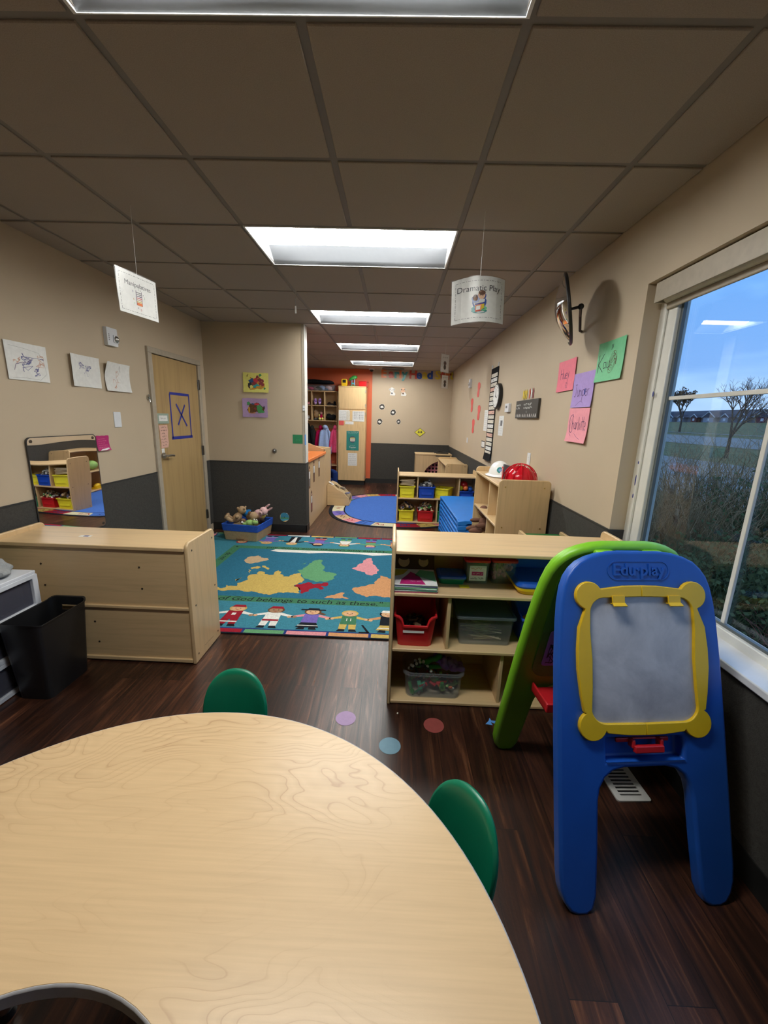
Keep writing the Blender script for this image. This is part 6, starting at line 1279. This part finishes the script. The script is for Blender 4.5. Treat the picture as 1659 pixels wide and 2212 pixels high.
# left wall drawings
def d1(mb, t, q): strokes(mb, [(-.10, -.055), (-.085, -.02), (-.04, -.005), (.0, .0), (.03, .02)], .003, 'ink_purple', 'xy', t); scribble(mb, -.10, -.01, -.05, .05, 18, .002, 'ink_orange', 'xy', t, q); scribble(mb, -.04, -.06, .12, .03, 60, .0022, 'ink_blue', 'xy', t, q); scribble(mb, .04, -.08, .10, -.02, 24, .003, 'ink_blue', 'xy', t, q); scribble(mb, -.03, -.02, .12, .05, 34, .0016, 'ink_orange', 'xy', t, q); strokes(mb, [(-.03, .05), (-.022, .03)], .005, 'ink_blue', 'xy', t); strokes(mb, [(-.12, .085), (-.02, .08), (.09, .065), (.12, .02), (.13, -.06), (.08, -.10), (-.05, -.095), (-.12, -.10)], .001, 'ink_grey', 'xy', t)
def d2(mb, t, q): scribble(mb, -.06, -.02, .06, .06, 40, .002, 'ink_blue', 'xy', t, q); scribble(mb, .0, .0, .06, .04, 30, .0025, 'ink_blue', 'xy', t, q); scribble(mb, .01, -.05, .05, .02, 10, .0014, 'ink_blue', 'xy', t, q)
def d3(mb, t, q): scribble(mb, -.06, -.09, .0, -.02, 30, .0025, 'ink_orange', 'xy', t, q); scribble(mb, -.02, -.04, .06, .05, 26, .0016, 'ink_orange', 'xy', t, q); scribble(mb, .02, .03, .07, .09, 12, .0018, 'ink_grey', 'xy', t, q)
XLW = XL+.001
sheet('crayon_drawing', 'white drawing with purple, blue and orange scribbles, leftmost on the left wall', 'drawing', FL(XLW, 2.618, 1.743), .296, .222, 'paper_white', d1, lambda u, v: .003+.004*u*u, 'drawings on the left wall', seed=11)
sheet('crayon_drawing', 'white drawing with a small blue scribble, middle of three on the left wall', 'drawing', FL(XLW, 3.105, 1.740), .300, .222, 'paper_white', d2, lambda u, v: .003+.014*max(0, -u)**2+.004*u*u, 'drawings on the left wall', seed=12)
sheet('crayon_drawing', 'white drawing with faint orange scribbles, nearest the door of three', 'drawing', FL(XLW, 3.460, 1.730), .310, .222, 'paper_white', d3, lambda u, v: .004+.025*max(0, v)*max(0, -u)+.012*v*v, 'drawings on the left wall', seed=13)
sheet('magenta_packet', 'magenta printed packet taped beside the wall mirror', 'packet', FL(XLW, 3.196, 1.212), .140, .116, 'paper_magenta', lambda mb, t, q: (wl(5, .007, 'paper_pink')(.13, .10)(mb, t, q), mb.flat([(-.05, -.056), (.02, -.055), (.06, -.045), (.05, -.038), (-.03, -.047)], t, 'paper_white')), lambda u, v: .004+.012*max(0, -v)**2, seed=14, rag=.002)
# partition wall
def blobs(cols_, spec):
    def g(mb, t, q):
        for i, (u, v, a, b_, c) in enumerate(spec):
            ph = q.uniform(0, 3); mb.flat([(u+a*(1+.25*sin(3*w_+ph))*cos(w_), v+b_*(1+.25*cos(4*w_+ph))*sin(w_)) for w_ in [2*pi*k/14 for k in range(14)]], t+.0002*i, c)
    return g
YP_ = YP-.001
sheet('painted_paper', 'yellow paper with a dark maroon and blue collage on the end wall', 'artwork', FX(-1.687, YP_, 1.838), .305, .224, 'paper_yellow', blobs(0, [(0, -.01, .095, .075, 'paint_ochre'), (-.045, .01, .04, .035, 'paint_navy'), (.0, .02, .03, .03, 'paint_crimson'), (.05, .03, .03, .02, 'paint_maroon'), (.06, -.02, .035, .03, 'paint_maroon'), (.02, .065, .016, .018, 'paint_maroon'), (.085, .02, .012, .02, 'paint_maroon'), (-.07, -.03, .028, .03, 'ink'), (0, -.035, .04, .024, 'teal'), (-.02, -.01, .03, .018, 'paint_maroon'), (.03, -.05, .03, .012, 'paint_ochre'), (.055, .085, .016, .014, 'paint_leaf'), (.105, -.065, .012, .012, 'paint_leaf'), (-.055, -.05, .02, .02, 'paper_yellow'), (-.10, .075, .006, .009, 'hair_brown'), (-.09, .09, .004, .006, 'hair_brown'), (-.06, .055, .008, .008, 'paint_ochre')]), lambda u, v: .003+.006*max(0, -v)**2, 'paintings on the end wall', seed=15, rag=.002)
sheet('painted_paper', 'mauve paper with smeared dark green and orange paint, below the yellow one', 'artwork', FX(-1.706, YP_, 1.545), .305, .222, 'paper_mauve', blobs(0, [(0, 0, .10, .06, 'rug_brown'), (-.03, .03, .035, .022, 'paint_navy'), (.02, .045, .03, .012, 'paint_crimson'), (-.06, -.02, .03, .04, 'paint_ochre'), (-.03, -.055, .03, .014, 'ink_orange'), (.05, .0, .035, .035, 'paint_leaf'), (.07, -.04, .04, .02, 'paint_leaf'), (-.08, .05, .02, .02, 'paint_leaf'), (-.02, -.01, .035, .02, 'paint_maroon'), (.11, .01, .008, .015, 'ink')]), lambda u, v: .004+.006*u*u+.003*sin(4*u), 'paintings on the end wall', seed=16, rag=.003)
sheet('green_square', 'small dark green paper square at the edge of the end wall', 'paper', FX(-1.196, YP_, 1.187), .122, .108, 'green_dark', lambda mb, t, q: wordline(mb, -.02, .03, -.01, .006, 'paper_green', 'xy', t, q), seed=17)
tag(MB().box(XP-.004, XP+.0045, YP-.004, YP+.03, 1.12, 1.245, 'tape_light').build('blue_tape', smooth=0), 'strip of light blue tape wrapped on the end wall corner', 'tape')
tag(MB().box(XP-.022, XP+.006, YP-.010, YP-.003, 1.53, 1.59, 'white_plastic').box(XP-.018, XP+.001, YP-.0108, YP-.010, 1.55, 1.556, 'ink_grey').build('corner_tag', bevel=.001), 'small white label clipped on the end wall corner', 'label')
ds = thing('door_stop', 'round metal door stop on the end wall', 'door stop', (-1.488, YP-.0, 1.035))
MB().cyl((0, 0, 0), (0, -.012, 0), .030, .028, 'steel', 24).build('plate', ds); MB().ball((0, -.022, 0), (.018, .014, .018), 'steel_dark', 16, 10).build('bumper', ds)
rp = thing('wall_cleanout', 'round chrome cover plate low on the grey end wall', 'cover plate', (-1.382, YP-.006, .195))
MB().cyl((0, 0, 0), (0, -.004, 0), .062, .060, 'mirror_acrylic', 32).build('cover', rp, bevel=.001); MB().cyl((0, -.004, 0), (0, -.0055, 0), .006, .006, 'screw', 10).build('screw', rp)
# back wall
YBW = YB-.001
txt = [('E', 'letter_orange', -.30), ('a', 'letter_red', -.135), ('r', 'letter_teal', -.02), ('l', 'letter_orange', .065), ('y', 'letter_teal', .16), ('H', 'letter_red', .345), ('e', 'letter_blue', .475), ('a', 'letter_yellow', .60), ('d', 'letter_blue', .715), ('S', 'letter_yellow', .885), ('t', 'letter_red', .985), ('a', 'letter_orange', 1.06), ('r', 'letter_orange', 1.13), ('t', 'letter_yellow', 1.19)]
for i, (ch_, m, x) in enumerate(txt):
    mb = MB(); mb.text(ch_, .25, m, FX(0, 0, 0), ex=.002, off=.008)
    mb.v = [(a+(.004 if k % 2 else 0), b_, c) for k, (a, b_, c) in enumerate(mb.v)]
    tag(mb.build('wall_letter', None, (x, YBW-.006, 2.418+(.004*sin(i*2))), smooth=0), ['orange capital E, first of the wall letters', 'red letter a in the first word of wall letters', 'teal letter r in the first word of wall letters', 'orange letter l in the first word of wall letters', 'teal letter y ending the first word of wall letters', 'red capital H on the back wall', 'dark blue letter e after the red capital H', 'yellow letter a in the middle word of wall letters', 'dark blue letter d ending the middle word', 'yellow capital S starting the last word of wall letters', 'red letter t after the yellow capital S', 'orange letter a behind the hanging sign', 'orange letter r near the wall corner', 'yellow last letter t by the wall corner'][i], 'letter', 'coloured wall letters')
for i, (x, z) in enumerate([(-.318, 1.714), (-.067, 1.601), (-.362, 1.389), (.065, 1.402)]):
    s_ = .062 if i < 3 else .050; mb = MB(); n = 7
    P = [(x+s_*(1+.12*sin(k*2.3+i))*cos(2*pi*k/n+i), z+s_*(1.1+.1*cos(k*1.7+i))*sin(2*pi*k/n+i)) for k in range(n)]
    mb.prism([(x+(a-x)*1.12, z+(b_-z)*1.12) for a, b_ in P], YBW-.002, YBW, 'paper_cream', 'xz'); mb.flat(P, YBW-.0025, 'chart_board', 'xz'); q = random.Random(i); mb.flat([(x+s_*.62*cos(2*pi*k/9)*q.uniform(.5, 1.1), z+s_*.5*sin(2*pi*k/9)*q.uniform(.5, 1.1)) for k in range(9)], YBW-.003, 'paper_white', 'xz'); scribble(mb, x-s_*.4, z-s_*.4, x+s_*.4, z+s_*.4, 6, .005, 'ink_grey', 'xz', YBW-.0034, q)
    tag(mb.build('stone_sticker', smooth=0), ['dark stone shaped sticker, upper left of four on the back wall', 'dark stone shaped sticker, upper right of four on the back wall', 'dark stone shaped sticker, lower left of four on the back wall', 'smallest dark stone sticker, lower right of four on the back wall'][i], 'sticker', 'stone stickers on the back wall')
for x, m, hd_, lb in ((-.103, 'paper_white', 'paper_white', 'white puppy cutout on the back wall under the letters'), (.143, 'paper_white', 'skin_light', 'white and peach monkey cutout on the back wall under the letters')):
    mb = MB(); mb.prism([(x-.05, 1.97), (x+.06, 1.965), (x+.075, 2.0), (x+.03, 2.05), (x-.02, 2.05)], YBW-.002, YBW, m, 'xz'); mb.prism(circ(x-.005, 2.085, .052, 16), YBW-.0035, YBW-.002, hd_, 'xz'); mb.prism(circ(x-.055, 2.095, .018, 10), YBW-.0035, YBW-.002, m, 'xz'); mb.prism(circ(x+.045, 2.095, .018, 10), YBW-.0035, YBW-.002, m, 'xz')
    for dx, dz, r_ in ((-.02, .01, .006), (.018, .01, .006), (0, -.012, .008)): mb.flat(circ(x-.005+dx, 2.085+dz, r_, 8), YBW-.0041, 'hair_brown', 'xz')
    mb.flat([(x-.02, 2.0), (x+.02, 1.995), (x+.01, 2.025), (x-.015, 2.03)], YBW-.0026, 'hair_brown' if hd_ == 'skin_light' else 'ink_grey', 'xz')
    tag(mb.build('animal_cutout', smooth=0), lb, 'wall decoration', 'animal cutouts on the back wall')
s_ = thing('diamond_sign', 'yellow diamond shaped sign with black figures on the back wall', 'sign', (.555, YBW, 1.182))
MB().prism([(0, -.098), (.125, 0), (0, .098), (-.125, 0)], -.004, 0, 'ink', 'xz').build('border', s_); 
mb = MB().prism([(0, -.090), (.115, 0), (0, .090), (-.115, 0)], -.0052, -.004, 'sign_yellow', 'xz'); mb.build('face', s_)
mb = MB()
for dx, r_ in ((-.035, .016), (0, .012), (.035, .016)): mb.flat(circ(dx, .028, r_*.6, 10), -.0058, 'ink', 'xz'); mb.flat([(dx-r_*.7, -.012), (dx+r_*.7, -.012), (dx+r_, .016), (dx-r_, .016)], -.0058, 'ink', 'xz')
wordline(mb, -.055, .055, -.025, .010, 'ink', 'xz', -.0058, random.Random(1)); mb.build('figures', s_, smooth=0)

# hanging centre signs
def dashes(mb, w, h, t, m='ink_grey', inset=.014):
    for y in (-h/2+inset, h/2-inset):
        x = -w/2+inset; k = 0
        while x < w/2-inset: L = .013 if k % 2 == 0 else .005; mb.box(x, min(x+L, w/2-inset), y-.001, y+.001, t-.0003, t, m); x += L+.006; k += 1
    for x in (-w/2+inset, w/2-inset):
        y = -h/2+inset; k = 0
        while y < h/2-inset: L = .013 if k % 2 == 0 else .005; mb.box(x-.001, x+.001, y, min(y+L, h/2-inset), t-.0003, t, m); y += L+.006; k += 1
def d_dram(mb, t, q):
    dashes(mb, .268, .205, t)
    mb.text('Dramatic Play', .040, 'ink', Matrix.Translation((-.002, .052, t)))
    for i, (u, v, a, b_, c) in enumerate([(.0, -.02, .036, .040, 'letter_blue'), (.012, .012, .022, .022, 'letter_blue'), (-.02, .0, .02, .018, 'letter_blue'), (0, -.058, .040, .010, 'letter_teal'), (-.022, -.048, .018, .014, 'letter_teal'), (.02, -.045, .02, .012, 'paper_green')]): mb.flat([(u+a*(1+.1*sin(5*w_))*cos(w_), v+b_*sin(w_)) for w_ in [2*pi*k/16 for k in range(16)]], t+.0002*i, c)
    z_ = t+.0016
    mb.flat(circ(.010, .018, .019, 16), z_, 'skin_light'); mb.flat(circ(.012, .030, .018, 14, .011), z_+.0003, 'hair_brown'); mb.flat(circ(.004, .018, .0022, 6), z_+.0004, 'ink'); mb.flat(circ(.016, .015, .0022, 6), z_+.0004, 'ink')
    mb.flat(circ(-.022, .006, .013, 12, .016), z_, 'hair_brown'); mb.flat(circ(-.021, .002, .008, 10), z_+.0003, 'skin_brown'); mb.flat([(-.004, -.020), (.026, -.014), (.028, .0), (.0, .0)], z_, 'paper_white')
    mb.flat([(-.022, -.022), (.026, -.016), (.027, -.022), (-.021, -.029)], z_+.0003, 'tape_blue'); mb.flat([(-.020, -.029), (.012, -.024), (.010, -.056), (-.020, -.062)], z_+.0003, 'letter_orange'); mb.flat([(-.016, -.034), (.006, -.031), (.004, -.050), (-.017, -.054)], z_+.0006, 'paper_white'); mb.flat([(-.017, -.054), (.004, -.050), (.004, -.057), (-.017, -.061)], z_+.0006, 'letter_red'); mb.flat([(.012, -.024), (.026, -.022), (.024, -.045), (.010, -.050)], z_+.0003, 'letter_yellow')
def d_man(mb, t, q):
    dashes(mb, .268, .205, t)
    mb.text('Manipulatives', .033, 'ink', Matrix.Translation((0, .048, t)))
    for i, c in enumerate(['ink_grey', 'ink_grey', 'ink_purple', 'paint_crimson', 'ink_orange', 'letter_yellow', 'letter_orange']): mb.box(-.018, .018, .012-.009*i, .0155-.009*i, t, t+.0005, c)
    mb.box(-.020, -.018, -.05, .022, t, t+.0006, 'ink_purple').box(.018, .020, -.05, .022, t, t+.0006, 'ink_purple'); mb.flat([(-.018, -.05), (.018, -.05), (.018, -.036), (-.018, -.036)], t+.0008, 'letter_orange')
    for i, (s__, u, v) in enumerate((('1', .0, .030), ('+', .012, .026), ('1', .020, .018), ('=', .030, .008), ('2', .038, -.004), ('9', -.040, .012), ('6', -.038, -.024), ('+', -.034, -.044), ('x', -.012, -.062), ('0', .008, -.070))): mb.text(s__, .016, ['ink', 'ink', 'ink', 'ink', 'paint_leaf', 'ink_blue', 'paint_ochre', 'paper_green', 'ink_purple', 'paint_crimson'][i], Matrix.Translation((u, v, t)))
def hang(name, label, x, y, ztop, rz, draw, curl, w=.279, h=.216, seed=0, tilt=0, yoff=0):
    fr = Matrix.Translation((x, y, ztop-h/2)) @ Matrix.Rotation(rz, 4, 'Z') @ FX(0, 0, 0)
    o = sheet('sign_sheet', label, 'sign', fr, w-.008, h-.008, 'paper_white', draw, curl, tilt=tilt, th=.0006, seed=seed)
    film = MB(); n = 12; P = [(-w/2+w*i/n, yy) for yy in (-h/2, h/2) for i in range(n+1)]
    for zz in (.0030, -.0018):
        film.add([(a, b_, zz) for a, b_ in P], [(i, i+1, n+1+i+1, n+1+i) for i in range(n)], 'laminate_film')
    R3 = fr.to_3x3(); c_, s2 = cos(tilt), sin(tilt); film.v = [tuple(R3 @ Vector((a*c_-b_*s2, a*s2+b_*c_, z_+(curl(a/w*2, b_/h*2) if curl else 0)))) for a, b_, z_ in film.v]
    r = thing(name, label, 'sign', fr.to_translation())
    del o['label'], o['category']; o.parent = r; o.location = (0, 0, 0); film.build('laminate_pouch', r, smooth=50)
    st_ = MB().cyl((0, 0, h/2-.012), (0, 0, H-fr.to_translation().z), .0009, .0009, 'paper_white', 5)
    st_.build('string', r, smooth=0)
    return r
hang('hanging_sign', 'curved laminated sign with a picture of children playing, hung from the ceiling', .415, 2.36, 2.200, radians(-4), d_dram, lambda u, v: .055*(1-u*u)*-1+.055+.0*v-.02*v if False else -.085*(u*u)+.04, w=.285, h=.225, seed=21, tilt=radians(2))
hang('hanging_sign', 'laminated sign with a counting frame picture, hung near the left wall', -1.412, 2.37, 2.182, radians(79), d_man, lambda u, v: -.004*u*u+.006*(max(0, -u)*max(0, -v)), w=.279, h=.216, seed=22, tilt=0)
def d_sm(mb, t, q): dashes(mb, .2, .265, t); wordline(mb, -.06, .06, .075, .018, 'ink', 'xy', t, q); [mb.flat(circ(u, v, a, 12, b_), t+.0003*i, c) for i, (u, v, a, b_, c) in enumerate([(0, .0, .035, .03, 'ink_grey'), (0, -.05, .03, .035, 'chart_board'), (0, .0, .02, .018, 'hair_brown')])]
hang('hanging_sign', 'small laminated sign with a grey picture, hung by the right wall farther back', .655, 6.0, 2.360, radians(48), d_sm, None, w=.20, h=.245, seed=23)
hang('hanging_sign', 'smallest hanging sign, farthest back and just below the other one', .825, 7.4, 2.225, radians(42), d_sm, None, w=.17, h=.225, seed=24)
EXPO = 1.43
# ------------------------------------------------------------------ camera and render look
cd = bpy.data.cameras.new('camera'); co = bpy.data.objects.new('camera', cd); C.objects.link(co); scene.camera = co
R_ = Matrix(((.99915256, .02822767, .02995597), (-.03551761, .22349124, .9740586), (-.02080051, .97429711, -.22430443)))
co.matrix_world = Matrix.Translation((0, 0, 1.47)) @ Matrix(((R_[0][0], R_[1][0], -R_[2][0]), (R_[0][1], R_[1][1], -R_[2][1]), (R_[0][2], R_[1][2], -R_[2][2]))).to_4x4()
cd.sensor_fit = 'HORIZONTAL'; cd.sensor_width = 36; cd.lens = 880/1659*36; cd.clip_start = .02; cd.clip_end = 500
vs = scene.view_settings; scene.display_settings.display_device = 'sRGB'
vs.view_transform = 'Standard'; vs.look = 'None'; vs.gamma = 1; vs.use_curve_mapping = False; vs.exposure = EXPO
cy = scene.cycles; cy.max_bounces = 9; cy.diffuse_bounces = 5; cy.glossy_bounces = 4; cy.transmission_bounces = 6; cy.transparent_max_bounces = 12
cy.caustics_reflective = False; cy.caustics_refractive = False; cy.use_denoising = True; cy.sample_clamp_indirect = 6; cy.blur_glossy = 1.0
for o in list(bpy.data.objects):
    if o.type == 'MESH' and o.get('label') is None and o.parent is None and o.get('kind') is None: print('UNTAGGED', o.name)
